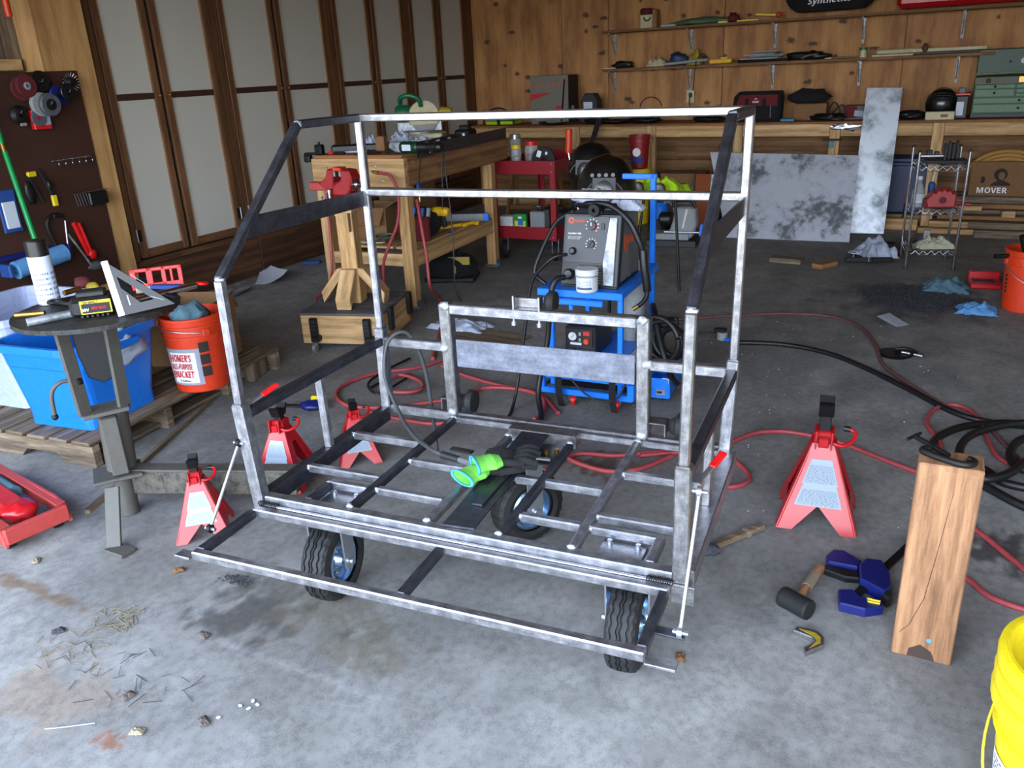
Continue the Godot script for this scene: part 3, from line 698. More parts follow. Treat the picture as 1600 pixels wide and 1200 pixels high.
func build_cart() -> void:
	var c := thing("steel_cart_frame", "bare welded square-tube steel cart frame on three pneumatic wheels with tall railing and front flap", "cart", CART_AT, CART_TURN)
	var T := 0.030; var t := 0.0225   # thick and thin square tube
	var back := V3(0, 0, 1)
	var mem := func(called: String, a: Vector3, b: Vector3, w: float, h: float, m: String, up: Vector3):
		var L := a.distance_to(b)
		var bs := Basis()
		var x := (b - a).normalized()
		if absf(x.dot(up)) > 0.97: up = back
		var z := x.cross(up).normalized(); bs = Basis(x, z.cross(x).normalized(), z)
		part(called, mb().box(Vector3.ZERO, V3(L, h, w), 0.0032), m, c, (a + b) / 2, bs)
	var bead := func(at: Vector3, s: float, sd: int):
		part("weld_bead", mb().blob(Vector3.ZERO, V3(s, s * 0.8, s * 0.7), sd, 0.3, 3.0, 10, false), "galv", c, at)
	var rt := 1.106
	# corner posts: thick sockets in front, the railing tubes slide in
	mem.call("corner_post", V3(-0.003, 0.305, 0), V3(-0.02, 0.597, 0), T * 1.15, T * 1.15, "steel", Vector3.UP)
	mem.call("corner_post", V3(1.110, 0.302, 0), V3(1.108, 0.597, 0), T * 1.15, T * 1.15, "steel_bright", Vector3.UP)
	mem.call("corner_post", V3(0, 0.33, -0.642), V3(0.004, 0.61, -0.642), T * 1.1, T * 1.1, "steel", Vector3.UP)
	mem.call("corner_post", V3(1.096, 0.33, -0.642), V3(1.107, 0.605, -0.642), T * 1.1, T * 1.1, "steel", Vector3.UP)
	for q in [V3(-0.02, 0.598, 0), V3(1.108, 0.598, 0), V3(0.004, 0.612, -0.642), V3(1.107, 0.606, -0.642)]:
		part("socket_collar", mb().box(Vector3.ZERO, V3(t + 0.005, 0.004, t + 0.005), 0.001), "steel_bright", c, q)
	# railing hoops, left then right: upright, slope, top
	var lb := V3(-0.015, 0.919, 0); var lt := V3(0.004, 1.249, -0.353); var bl := V3(0.006, 1.246, -0.642)
	var rb := V3(1.112, 0.919, 0); var rtp := V3(1.11, 1.243, -0.395); var br := V3(1.114, 1.24, -0.642)
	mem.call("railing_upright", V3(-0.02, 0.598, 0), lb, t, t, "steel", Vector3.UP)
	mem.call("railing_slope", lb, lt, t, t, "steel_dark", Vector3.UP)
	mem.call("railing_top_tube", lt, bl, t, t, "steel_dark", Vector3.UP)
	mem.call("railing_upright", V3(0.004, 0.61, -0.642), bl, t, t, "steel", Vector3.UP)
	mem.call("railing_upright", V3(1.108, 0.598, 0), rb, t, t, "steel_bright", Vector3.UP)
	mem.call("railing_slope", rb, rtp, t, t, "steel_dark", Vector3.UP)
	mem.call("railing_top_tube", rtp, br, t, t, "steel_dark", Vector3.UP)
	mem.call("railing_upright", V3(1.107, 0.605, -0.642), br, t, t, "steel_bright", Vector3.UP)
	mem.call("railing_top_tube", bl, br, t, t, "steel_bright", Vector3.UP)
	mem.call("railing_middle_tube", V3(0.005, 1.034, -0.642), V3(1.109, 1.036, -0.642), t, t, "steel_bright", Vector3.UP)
	for q in [lb, lt, bl, rb, rtp, br, V3(0.012, 1.034, -0.638), V3(1.1, 1.036, -0.638)]: bead.call(q, 0.026, int(q.x * 50 + q.y * 70))
	# black side plates between the slope and the rear upright
	var sp := [V2(0.166, 1.048), V2(0.629, 1.037), V2(0.627, 0.996), V2(0.103, 1.007)]
	part("side_plate", mb().prism([V2(0.14, 1.050), V2(0.632, 1.038), V2(0.632, 0.993), V2(0.09, 1.0)], -0.003, 0.003, 0.0008), "steel_dark", c, V3(0.0, 0, 0), yaw(PI / 2), "dark flat steel side plate")
	part("side_plate", mb().prism([V2(0.14, 1.042), V2(0.632, 1.036), V2(0.632, 0.990), V2(0.085, 0.99)], -0.003, 0.003, 0.0008), "steel_dark", c, V3(1.112, 0, 0), yaw(PI / 2), "dark flat steel side plate")
	# side rails at mid height with short uprights
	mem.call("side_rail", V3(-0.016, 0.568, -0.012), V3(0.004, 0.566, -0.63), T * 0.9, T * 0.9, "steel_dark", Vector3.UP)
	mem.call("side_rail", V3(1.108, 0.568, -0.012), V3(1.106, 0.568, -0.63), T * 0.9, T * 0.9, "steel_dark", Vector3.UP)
	mem.call("side_upright", V3(0.0, 0.34, -0.31), V3(-0.005, 0.557, -0.31), t, t, "steel", Vector3.UP)
	mem.call("side_upright", V3(1.104, 0.34, -0.31), V3(1.106, 0.557, -0.31), t, t, "steel_bright", Vector3.UP)
	# deck: long side rails carry a thinner tube on top
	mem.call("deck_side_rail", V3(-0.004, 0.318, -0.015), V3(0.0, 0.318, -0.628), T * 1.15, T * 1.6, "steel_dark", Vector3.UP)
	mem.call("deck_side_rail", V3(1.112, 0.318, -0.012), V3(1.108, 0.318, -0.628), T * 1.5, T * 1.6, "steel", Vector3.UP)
	mem.call("deck_front_rail", V3(0.014, 0.332, -0.004), V3(1.094, 0.332, -0.004), T, t * 1.05, "steel", Vector3.UP)
	mem.call("deck_rear_rail", V3(0.016, 0.332, -0.646), V3(1.085, 0.332, -0.646), T, T, "steel", Vector3.UP)
	mem.call("deck_rear_rail", V3(0.26, 0.333, -0.618), V3(1.085, 0.333, -0.618), t * 0.9, t * 0.85, "steel", Vector3.UP)
	for q in [[0.262, -0.012, -0.608, "steel_dark"], [0.484, -0.012, -0.535, "steel"], [0.677, -0.012, -0.535, "steel_dark"], [0.857, -0.012, -0.608, "steel"]]:
		mem.call("deck_bearer", V3(q[0], 0.333, q[1]), V3(q[0] - 0.003, 0.333, q[2]), t, t, q[3], Vector3.UP)
		bead.call(V3(q[0] - 0.003, 0.34, q[2]), 0.024, int(q[0] * 90)); bead.call(V3(q[0], 0.342, -0.018), 0.022, int(q[0] * 70))
	for q in [[0.015, 0.25, -0.42], [0.015, 0.25, -0.19], [0.13, 0.25, -0.125], [0.275, 0.472, -0.31], [0.275, 0.472, -0.133], [0.6, 0.845, -0.307], [0.688, 0.845, -0.126], [0.868, 1.095, -0.415], [0.868, 1.095, -0.182], [0.868, 1.03, -0.126]]:
		mem.call("deck_cross_member", V3(q[0], 0.331, q[2]), V3(q[1], 0.331, q[2]), t * 0.95, t, "steel", Vector3.UP)
		bead.call(V3(q[0], 0.335, q[2] + 0.006), 0.02, int(q[0] * 190 - q[2] * 100))
	mem.call("deck_cross_member", V3(0.132, 0.331, -0.02), V3(0.132, 0.331, -0.115), t, t, "steel_dark", Vector3.UP)
	mem.call("deck_cross_member", V3(1.035, 0.331, -0.02), V3(1.035, 0.331, -0.13), t, t, "steel", Vector3.UP)
	# caster plates with bolt heads
	for x in [0.19, 0.955]:
		var pl := part("caster_plate", mb().box(Vector3.ZERO, V3(0.105, 0.006, 0.125), 0.001), "steel", c, V3(x, 0.312, -0.08))
		for bx in [-0.034, 0.034]:
			for bz in [-0.022, 0.05]:
				part("plate_bolt", mb(V3(bx, 0.003, bz)).lathe([V2(0.008, 0), V2(0.008, 0.004), V2(0.0065, 0.004), V2(0.0065, 0.011), V2(0, 0.0115)], 6), "zinc", pl)
	caster(c, V3(0.130, 0, -0.092), 0.06, 0.310)
	caster(c, V3(0.972, 0, -0.092), 0.03, 0.310)
	# rear centre: bearing block, dark plates along the deck
	part("bearing_block", mb().box(Vector3.ZERO, V3(0.215, 0.04, 0.05), 0.002), "steel_bright", c, V3(0.575, 0.333, -0.585))
	var rp := part("caster_plate", mb().box(Vector3.ZERO, V3(0.17, 0.006, 0.13), 0.001), "steel_dark", c, V3(0.58, 0.315, -0.5))
	for bx in [0.035, 0.062]:
		part("plate_bolt", mb(V3(bx, 0.003, 0.02 - bx * 0.5)).lathe([V2(0.008, 0), V2(0.008, 0.012), V2(0, 0.0125)], 6), "brass", rp)
	caster(c, V3(0.53, 0, -0.535), 0.94 - PI / 2, 0.312)
	var g := mb().prism([V3(0.512, 0.352, -0.605), V3(0.6, 0.352, -0.612), V3(0.617, 0.352, -0.009), V3(0.534, 0.352, -0.003)].map(func(q): return V2(q.x, -q.z)), 0.0, 0.005, 0.0008)
	part("deck_plate", g, "steel_dark", c, V3(0, 0.3455, 0), pitch(-PI / 2), "dark steel plate along the deck")
	part("deck_strip", mb().box(Vector3.ZERO, V3(0.028, 0.005, 0.26), 0.0008), "steel_dark", c, V3(0.578, 0.354, -0.238), yaw(0.0))
	mem.call("lock_bar", V3(0.591, 0.335, -0.429), V3(0.652, 0.335, -0.435), 0.01, 0.008, "zinc", Vector3.UP)
	# raised rear frame: two thick posts, top bar, pale plate
	mem.call("rear_post", V3(0.249, 0.346, -0.642), V3(0.246, 0.706, -0.642), T * 1.25, T * 1.25, "steel_bright", Vector3.UP)
	mem.call("rear_post", V3(0.862, 0.346, -0.642), V3(0.861, 0.706, -0.642), T * 1.25, T * 1.25, "steel_bright", Vector3.UP)
	mem.call("rear_top_bar", V3(0.264, 0.690, -0.642), V3(0.843, 0.690, -0.642), T * 1.2, T * 1.05, "steel", Vector3.UP)
	part("rear_plate", mb().box(Vector3.ZERO, V3(0.562, 0.088, 0.006), 0.0015), "steel_painted", c, V3(0.556, 0.549, -0.636), roll(0.0), "pale blue-grey steel plate")
	mem.call("rear_rail", V3(0.02, 0.565, -0.642), V3(0.23, 0.566, -0.642), T, T, "steel", Vector3.UP)
	mem.call("rear_rail", V3(0.88, 0.568, -0.642), V3(1.09, 0.568, -0.642), T, T, "steel", Vector3.UP)
	for q in [V3(0.25, 0.7, -0.625), V3(0.86, 0.7, -0.625), V3(0.238, 0.565, -0.627), V3(0.876, 0.572, -0.627), V3(0.25, 0.352, -0.625), V3(0.862, 0.352, -0.625)]:
		bead.call(q, 0.034, int(q.x * 310 + q.y * 100))
	# brackets with round rubber bumpers
	for q in [[V3(0.233, 0.372, -0.66), 1.0], [V3(0.900, 0.372, -0.66), 1.0]]:
		var u := part("bumper_bracket", mb().box(V3(0, 0.018, 0), V3(0.055, 0.004, 0.05), 0.001).box(V3(-0.026, 0, 0), V3(0.004, 0.04, 0.05), 0.001).box(V3(0.026, 0, 0), V3(0.004, 0.04, 0.05), 0.001), "steel_bright", c, q[0])
		part("rubber_bumper", mb(V3(0.062, 0.003, -0.012), roll(-PI / 2) * yaw(0)).lathe([V2(0, 0.014), V2(0.01, 0.014), V2(0.036, 0.012), V2(0.039, 0.006), V2(0.039, -0.006), V2(0.03, -0.012), V2(0.018, -0.03), V2(0, -0.03)], 24), "rubber", u)
	var ub := part("top_bracket", mb().box(V3(0, -0.005, -0.005), V3(0.075, 0.028, 0.004), 0.001).box(V3(-0.037, -0.002, 0), V3(0.006, 0.034, 0.03), 0.001).box(V3(0.037, -0.002, 0), V3(0.006, 0.034, 0.03), 0.001), "steel_bright", c, V3(0.515, 0.725, -0.648))
	for s in [-1.0, 1.0]:
		part("u_bolt", mb().tube([V3(s * 0.04, 0.02, 0.02), V3(s * 0.04, -0.07, 0.02)], 0.004), "zinc", ub)
		part("u_bolt_nut", mb(V3(s * 0.04, -0.062, 0.02)).lathe([V2(0, -0.006), V2(0.009, -0.006), V2(0.009, 0.006), V2(0, 0.006)], 6), "zinc", ub)
	part("rubber_bumper", mb(V3(0.068, 0.0, -0.012), roll(-PI / 2)).lathe([V2(0, 0.014), V2(0.01, 0.014), V2(0.03, 0.012), V2(0.033, 0.006), V2(0.033, -0.006), V2(0.02, -0.018), V2(0, -0.02)], 24), "rubber", ub)
	# flap at the front, folded down level on its hinge rod
	mem.call("flap_rear_bar", V3(0.004, 0.314, 0.04), V3(1.092, 0.314, 0.036), t, t, "steel", Vector3.UP)
	mem.call("flap_front_bar", V3(-0.004, 0.312, 0.252), V3(1.094, 0.312, 0.245), t, t, "steel", Vector3.UP)
	mem.call("flap_end_bar", V3(0.006, 0.313, 0.05), V3(0.006, 0.312, 0.242), t, t, "steel_dark", Vector3.UP)
	mem.call("flap_end_bar", V3(1.083, 0.313, 0.047), V3(1.083, 0.312, 0.235), t, t, "steel_dark", Vector3.UP)
	mem.call("flap_cross_bar", V3(0.553, 0.3125, 0.05), V3(0.556, 0.3125, 0.24), t, t * 0.98, "steel_dark", Vector3.UP)
	part("flap_tab", mb().box(Vector3.ZERO, V3(0.045, 0.006, 0.03), 0.001), "steel", c, V3(-0.032, 0.304, 0.252))
	part("flap_tab", mb().box(Vector3.ZERO, V3(0.06, 0.006, 0.034), 0.001), "steel", c, V3(1.125, 0.304, 0.246))
	part("flap_tab", mb().box(Vector3.ZERO, V3(0.06, 0.005, 0.026), 0.001), "steel_dark", c, V3(1.122, 0.308, 0.160))
	part("hinge_rod", mb().tube([V3(0.02, 0.322, 0.019), V3(1.098, 0.322, 0.017)], 0.0045, 8), "zinc", c)
	for x in [0.035, 1.07]:
		var coil := []
		for i in 61: coil.append(V3(x - 0.03 + i * 0.001, 0.326 + sin(i * 1.25) * 0.0075, 0.019 + cos(i * 1.25) * 0.0075))
		part("hinge_spring", mb().tube(coil, 0.0016, 5), "cast_iron", c)
	part("foot_plate", mb().box(Vector3.ZERO, V3(0.05, 0.045, 0.006), 0.002), "steel_bright", c, V3(1.118, 0.303, 0.022))
	part("foot_plate", mb().box(Vector3.ZERO, V3(0.05, 0.045, 0.006), 0.002), "steel_painted", c, V3(-0.025, 0.318, -0.026))
	# stay rods with eyes, toggle latches
	for q in [[V3(-0.03, 0.495, 0.018), V3(-0.03, 0.326, 0.165)], [V3(1.145, 0.558, 0.027), V3(1.142, 0.318, 0.165)]]:
		part("stay_rod", mb().tube([q[0], q[1]], 0.0042, 8), "zinc", c, Vector3.ZERO, Basis(), "thin bright stay rod")
		for e in [0, 1]:
			var ey := part("rod_eye", mb(Vector3.ZERO, roll(PI / 2)).lathe([V2(0.005, -0.005), V2(0.011, -0.005), V2(0.011, 0.005), V2(0.005, 0.005), V2(0.005, -0.005)], 14), "zinc" if q[1].x > 0.5 else "cast_iron", c, q[e])
			part("eye_bolt", mb(Vector3.ZERO, roll(PI / 2)).lathe([V2(0, -0.016), V2(0.005, -0.016), V2(0.005, 0.014), V2(0, 0.014)], 6), "zinc", ey)
	for s in [-1.0, 1.0]:
		var at := V3(1.132, 0.545, -0.03) if s > 0 else V3(-0.03, 0.575, -0.03)
		var lat := part("toggle_latch", mb().box(Vector3.ZERO, V3(0.02, 0.026, 0.05), 0.003), "zinc", c, at, Basis(), "zinc toggle latch")
		part("latch_lever", mb().bar(V3(0.004, 0.006, -0.01), V3(0.03, 0.028, -0.075), 0.012, 0.005, 0.001), "zinc", lat)
		part("latch_grip", mb().bar(V3(0.018, 0.018, -0.045), V3(0.036, 0.034, -0.09), 0.016, 0.009, 0.003), "red_plastic", lat, Vector3.ZERO, Basis(), "red plastic grip")
		part("latch_screw", mb().tube([V3(0, -0.012, 0.01), V3(0, -0.05, 0.012)], 0.004), "zinc", lat)

func carton(called: String, label: String, at: Vector3, s: Vector3, turn: float, m := "cardboard", open := false, group := "") -> Node3D:
	var t := thing(called, label, "box", at, turn, group)
	var b := mb()
	if open:
		b.box(V3(0, 0.004, 0), V3(s.x, 0.008, s.z), 0.001)
		for k in [[V3(0, s.y / 2, s.z / 2), V3(s.x, s.y, 0.005)], [V3(0, s.y / 2, -s.z / 2), V3(s.x, s.y, 0.005)], [V3(s.x / 2, s.y / 2, 0), V3(0.005, s.y, s.z)], [V3(-s.x / 2, s.y / 2, 0), V3(0.005, s.y, s.z)]]: b.box(k[0], k[1], 0.001)
		part("body", b, m, t)
		part("flap", mb().box(V3(0, 0, s.z * 0.22), V3(s.x * 0.98, 0.005, s.z * 0.45), 0.001), m, t, V3(0, s.y, s.z / 2), pitch(0.9))
		part("flap", mb().box(V3(s.z * 0.2, 0, 0), V3(s.z * 0.4, 0.005, s.z * 0.95), 0.001), m, t, V3(s.x / 2, s.y, 0), roll(0.5))
		part("flap", mb().box(V3(0, 0, -s.z * 0.22), V3(s.x * 0.98, 0.005, s.z * 0.45), 0.001), m, t, V3(0, s.y, -s.z / 2), pitch(-1.0))
	else:
		part("body", b.box(V3(0, s.y / 2, 0), s, 0.004), m, t)
		part("tape_strip", mb().box(V3(0, s.y, 0), V3(s.x + 0.001, 0.001, minf(0.05, s.z * 0.3)), 0.0), "tan_leather", t)
	return t

func bucket(called: String, label: String, at: Vector3, r0: float, r1: float, h: float, m: String, bs := Basis(), ribs := true) -> Node3D:
	var t := thing(called, label, "bucket", at)
	t.basis = bs
	var k := (r1 - r0) / h
	var pr := [V2(0, 0.004), V2(r0 - 0.006, 0.0), V2(r0, 0.006)]
	var y2 := h * 0.74
	if ribs: pr.append_array([V2(r0 + k * y2, y2), V2(r0 + k * y2 + 0.008, y2 + 0.002), V2(r0 + k * y2 + 0.008, y2 + 0.008), V2(r0 + k * y2 + 0.002, y2 + 0.010)])
	var y3 := h * 0.87
	if ribs: pr.append_array([V2(r0 + k * y3, y3), V2(r0 + k * y3 + 0.008, y3 + 0.002), V2(r0 + k * y3 + 0.008, y3 + 0.008), V2(r0 + k * y3 + 0.002, y3 + 0.010)])
	pr.append_array([V2(r1 + 0.001, h - 0.012), V2(r1 + 0.007, h - 0.010), V2(r1 + 0.007, h - 0.002), V2(r1 + 0.004, h), V2(r1 - 0.003, h), V2(r0 - 0.004, 0.010), V2(0, 0.010)])
	part("body", mb().lathe(pr, 48), m, t)
	return t

func bail(t: Node3D, r: float, y: float, az: float, drop: float, grip: bool, m := "zinc") -> void:   # wire handle hinged on two ears, hanging at the side it leans to
	var b := yaw(az)
	var pts := []
	for i in 25:
		var a := PI * i / 24
		pts.append(b * V3(cos(a) * (r + 0.008), y - sin(a) * drop, sin(a) * (r + 0.012)))
	part("bail", mb().tube(pts, 0.0025, 6), m, t)
	for s in [-1.0, 1.0]:
		part("ear", mb().box(Vector3.ZERO, V3(0.014, 0.03, 0.03), 0.004), t.get_child(0).mesh.surface_get_material(0), t, b * V3(s * (r + 0.003), y, 0), b)
	if grip: part("grip", mb().tube([pts[10], pts[12], pts[14]], 0.008, 8), "white_plastic", t)

func jar(called: String, label: String, at: Vector3, r: float, h: float, lid: String, fill: String, group := "") -> Node3D:
	var t := thing(called, label, "jar", at, 0.0, group)
	part("body", mb().lathe([V2(0, 0), V2(r - 0.004, 0), V2(r, 0.006), V2(r, h * 0.8), V2(r * 0.85, h * 0.9), V2(r * 0.85, h * 0.95)], 24), "clear_jar", t)
	part("contents", mb().lathe([V2(0, 0.003), V2(r - 0.004, 0.004), V2(r - 0.004, h * 0.55), V2(0, h * 0.6)], 18), fill, t)
	part("lid", mb().lathe([V2(r * 0.92, h * 0.86), V2(r * 0.92, h - 0.003), V2(r * 0.88, h), V2(0, h)], 24), lid, t)
	return t

func spray_can(called: String, label: String, at: Vector3, r: float, h: float, cap: String, body: Material, bs := Basis()) -> Node3D:
	var t := thing(called, label, "spray can", at)
	t.basis = bs
	part("body", mb().lathe([V2(0, 0.003), V2(r * 0.9, 0), V2(r, 0.004), V2(r, h * 0.74), V2(r * 0.9, h * 0.78), V2(0, h * 0.78)], 36), body, t)
	part("cap", mb().lathe([V2(r * 0.93, h * 0.755), V2(r * 0.97, h * 0.76), V2(r * 0.95, h * 0.985), V2(r * 0.9, h), V2(0, h)], 36), cap, t)
	part("bottom_rim", mb().lathe([V2(r * 0.97, 0), V2(r * 1.03, 0.002), V2(r * 1.03, 0.005), V2(r * 0.99, 0.006)], 36), "zinc", t)
	return t

func caster_small(parent: Node3D, at: Vector3, r: float, w: float, tread: String, hub: String, turn := 0.0) -> void:   # at: stem top, wheel hangs below; one part with sub-parts
	var bs := yaw(turn)
	var b := mb()
	b.box(V3(0, -0.004, 0), V3(w * 2.0, 0.006, r * 1.2), 0.001)
	for s in [-1.0, 1.0]: b.box(V3(s * w * 0.75, -r * 0.75, r * 0.15), V3(0.003, r * 1.5, r * 0.8), 0.001)
	var f := part("caster", b, "zinc", parent, at, bs)
	var c := V3(0, -r * 1.42, r * 0.2)
	part("wheel", mb(c, roll(PI / 2)).lathe([V2(r * 0.7, -w / 2), V2(r * 0.95, -w / 2), V2(r, -w * 0.3), V2(r, w * 0.3), V2(r * 0.95, w / 2), V2(r * 0.7, w / 2)], 24), tread, f)
	part("hub", mb(c, roll(PI / 2)).lathe([V2(0, -w * 0.55), V2(r * 0.25, -w * 0.55), V2(r * 0.3, -w * 0.3), V2(r * 0.7, -w * 0.4), V2(r * 0.7, w * 0.4), V2(r * 0.3, w * 0.3), V2(r * 0.25, w * 0.55), V2(0, w * 0.55)], 18), hub, f)

func rag(called: String, label: String, at: Vector3, s: Vector3, m: String, sd: int, cat := "rag", group := "", turn := 0.0) -> MeshInstance3D:   # a crumpled cloth: a folded sheet with thickness
	var fn := FastNoiseLite.new(); fn.seed = sd; fn.frequency = 0.9; fn.fractal_octaves = 3; fn.noise_type = FastNoiseLite.TYPE_SIMPLEX_SMOOTH
	var P := []
	var k := 22
	for i in k:
		var row := []
		for j in k:
			var u := float(i) / (k - 1) * 2 - 1; var v := float(j) / (k - 1) * 2 - 1
			var rr := 1.0 + 0.25 * fn.get_noise_2d(u * 2 + 7, v * 2)
			var e := clampf(1.0 - maxf(absf(u), absf(v)) ** 3.0, 0.0, 1.0)
			var hgt := 0.004 + s.y * e * (0.5 + 0.9 * absf(fn.get_noise_2d(u * 1.2, v * 1.2 + 3)) + 0.12 * fn.get_noise_2d(u * 3, v * 3))
			row.append(V3(u * s.x / 2 * rr, maxf(hgt, 0.004), v * s.z / 2 * rr))
		P.append(row)
	return solo(called, mb().slab(P, -0.002 if false else 0.002), m, label, cat, at, turn, group)

func paper_sheet(called: String, label: String, pts: Array, m: String, lift := 0.0, cat := "paper", group := "") -> MeshInstance3D:   # four corners on a surface, slightly curled
	var cen: Vector3 = (pts[0] + pts[1] + pts[2] + pts[3]) / 4.0
	var P := []
	for i in 9:
		var row := []
		for j in 9:
			var u := i / 8.0; var v := j / 8.0
			var q: Vector3 = (pts[0] as Vector3).lerp(pts[1], u).lerp((pts[3] as Vector3).lerp(pts[2], u), v) - cen
			q.y += lift * (u * u * 0.6 + pow(v - 0.3, 2.0)) + 0.003
			row.append(q)
		P.append(row)
	return solo(called, mb().slab(P, 0.0012), m, label, cat, cen)

func hose(called: String, label: String, pts: Array, r: float, m: String, cat := "hose", sides := 8, per := 6) -> MeshInstance3D:
	var cen: Vector3 = pts[0]
	var q := []
	for p in smooth(pts, per): q.append(p - cen)
	return solo(called, mb().tube(q, r, sides), m, label, cat, cen)

func jack_stand(called: String, label: String, at: Vector3, turn: float, k: float, raised: float) -> Node3D:
	var t := thing(called, label, "jack stand", at, turn, "red jack stands")
	# folded sheet pyramid: four faces with an arch cut between the feet
	var H := 0.265 * k; var B := 0.115 * k; var A := 0.030 * k
	for f in 4:
		var bs := yaw(f * PI / 2)
		var poly := [V2(-A, H), V2(A, H), V2(B, 0), V2(B * 0.62, 0), V2(0, H * 0.3), V2(-B * 0.62, 0), V2(-B, 0)] if f % 2 == 0 else [V2(-A, H), V2(A, H), V2(B, 0), V2(B * 0.6, 0), V2(B * 0.30, H * 0.16), V2(-B * 0.30, H * 0.16), V2(-B * 0.6, 0), V2(-B, 0)]
		var lean := atan2(B - A, H)
		var sl := 1.0 / cos(lean)
		var pp := []
		for q in poly: pp.append(V2(q.x, q.y * sl))
		var b := MB.new()
		if f % 2 == 1:   # side faces carry a long window
			var w := [V2(-A * 0.55, H * 0.80), V2(A * 0.55, H * 0.80), V2(B * 0.42, H * 0.30), V2(-B * 0.42, H * 0.30)]
			b.ring_prism([V2(-A, H * sl), V2(A, H * sl), V2(B * 0.80, H * 0.22 * sl), V2(-B * 0.80, H * 0.22 * sl)], w, 0.0, 0.004)
			b.prism([V2(B * 0.80, H * 0.22 * sl), V2(B, 0), V2(B * 0.6, 0), V2(B * 0.3, H * 0.16), V2(-B * 0.3, H * 0.16), V2(-B * 0.6, 0), V2(-B, 0), V2(-B * 0.80, H * 0.22 * sl)], 0.0, 0.004, 0.0)
		else: b.prism(pp, 0.0, 0.004, 0.0)
		part("leg_plate", b, "red_paint", t, bs * V3(0, 0.001, B), bs * pitch(-lean))
		var edge := mb().tube([V3(B, 0.006, B), V3(A, H, A)], 0.005 * k, 6)
		part("corner_bend", edge, "red_paint", t, Vector3.ZERO, bs)
	# decals on the two faces
	var dl := atan2(B - A, H)
	for s in [0.0, PI]:
		for q in [[0.60, 0.88, 0.45], [0.34, 0.58, 0.8]]:
			var y0: float = H * q[0] - H * 0.04; var y1: float = H * q[1] - H * 0.02
			var w0: float = lerpf(B, A, q[0] - 0.04) * 0.78; var w1: float = lerpf(B, A, q[1]) * 0.74
			part("warning_decal", uvquad(V2(-w1, y1), V2(w1, y1), V2(w0, y0), V2(-w0, y0), 0.0055), "print_decal", t, yaw(s) * V3(0, 0.002, B), yaw(s) * pitch(-dl), "pale warning decal")
	part("collar", mb().box(V3(0, H + 0.018 * k, 0), V3(A * 2.0, 0.045 * k, A * 2.2), 0.004), "red_paint", t)
	for s in [-1.0, 1.0]:
		part("pawl_cheek", mb().prism([V2(-0.014, -0.028), V2(0.014, -0.028), V2(0.018, 0.012), V2(0.008, 0.03), V2(-0.01, 0.03)].map(func(p): return p * k), -0.002, 0.002, 0.0005), "red_paint", t, V3(s * A * 0.75, H + 0.02 * k, A * 1.5), yaw(PI / 2))
	part("pawl", mb().box(V3(0, 0, 0), V3(A * 1.0, 0.03 * k, 0.02 * k), 0.003), "red_paint", t, V3(0, H + 0.012 * k, A * 1.55))
	part("pawl_handle", mb().tube(smooth([V3(A * 0.9, H + 0.01 * k, A * 1.4), V3(0.055 * k, H + 0.004 * k, A * 1.3), V3(0.082 * k, H + 0.012 * k, A * 0.5), V3(0.088 * k, H + 0.03 * k, -0.01 * k), V3(0.07 * k, H + 0.036 * k, -0.02 * k)], 6), 0.0065 * k, 8), "red_paint", t)
	part("handle_grip", mb().tube([V3(0.074 * k, H + 0.036 * k, -0.019 * k), V3(0.056 * k, H + 0.036 * k, -0.022 * k)], 0.009 * k, 8), "black_plastic", t, Vector3.ZERO, Basis(), "black grip")
	var top := H + 0.04 * k + raised
	part("ratchet_post", mb().box(V3(0, (H * 0.5 + top) / 2, 0), V3(A * 1.15, top - H * 0.5, A * 1.05), 0.002), "black_metal", t, Vector3.ZERO, Basis(), "black ratchet post")
	part("saddle", mb().prism([V2(-0.045, 0.024), V2(-0.036, 0.028), V2(-0.02, 0.010), V2(0.02, 0.010), V2(0.036, 0.028), V2(0.045, 0.024), V2(0.026, -0.02), V2(-0.026, -0.02)].map(func(p): return p * k), -0.022 * k, 0.022 * k, 0.002), "black_metal", t, V3(0, top + 0.012 * k, 0), yaw(PI / 2), "black saddle")
	return t

func uvquad(a: Vector2, b: Vector2, c: Vector2, d: Vector2, z: float) -> MB:   # a thin sticker facing +Z with its own UV
	var m := MB.new()
	var p := [V3(a.x, a.y, z), V3(b.x, b.y, z), V3(c.x, c.y, z), V3(d.x, d.y, z)]
	var nn := V3(0, 0, 1)
	m.quad(p, [nn, nn, nn, nn], [V2(0, 0), V2(1, 0), V2(1, 1), V2(0, 1)])
	for i in 4: m.fquad(p[i], p[(i + 1) % 4], p[(i + 1) % 4] - V3(0, 0, 0.0006), p[i] - V3(0, 0, 0.0006), (p[i] + p[(i + 1) % 4]) / 2.0 - (p[0] + p[2]) / 2.0)
	return m

const WB := Vector3(-2.817, 0, -4.009)   # near right foot of the workbench
const WBT := 0.07

func on_bench(x: float, z: float, y := 0.925) -> Vector3: return WB + yaw(WBT) * V3(x, y, z)

func build_middle() -> void:
	build_workbench()
	build_bench_top()
	build_vise_stand()
	build_red_cart()
	build_behind()

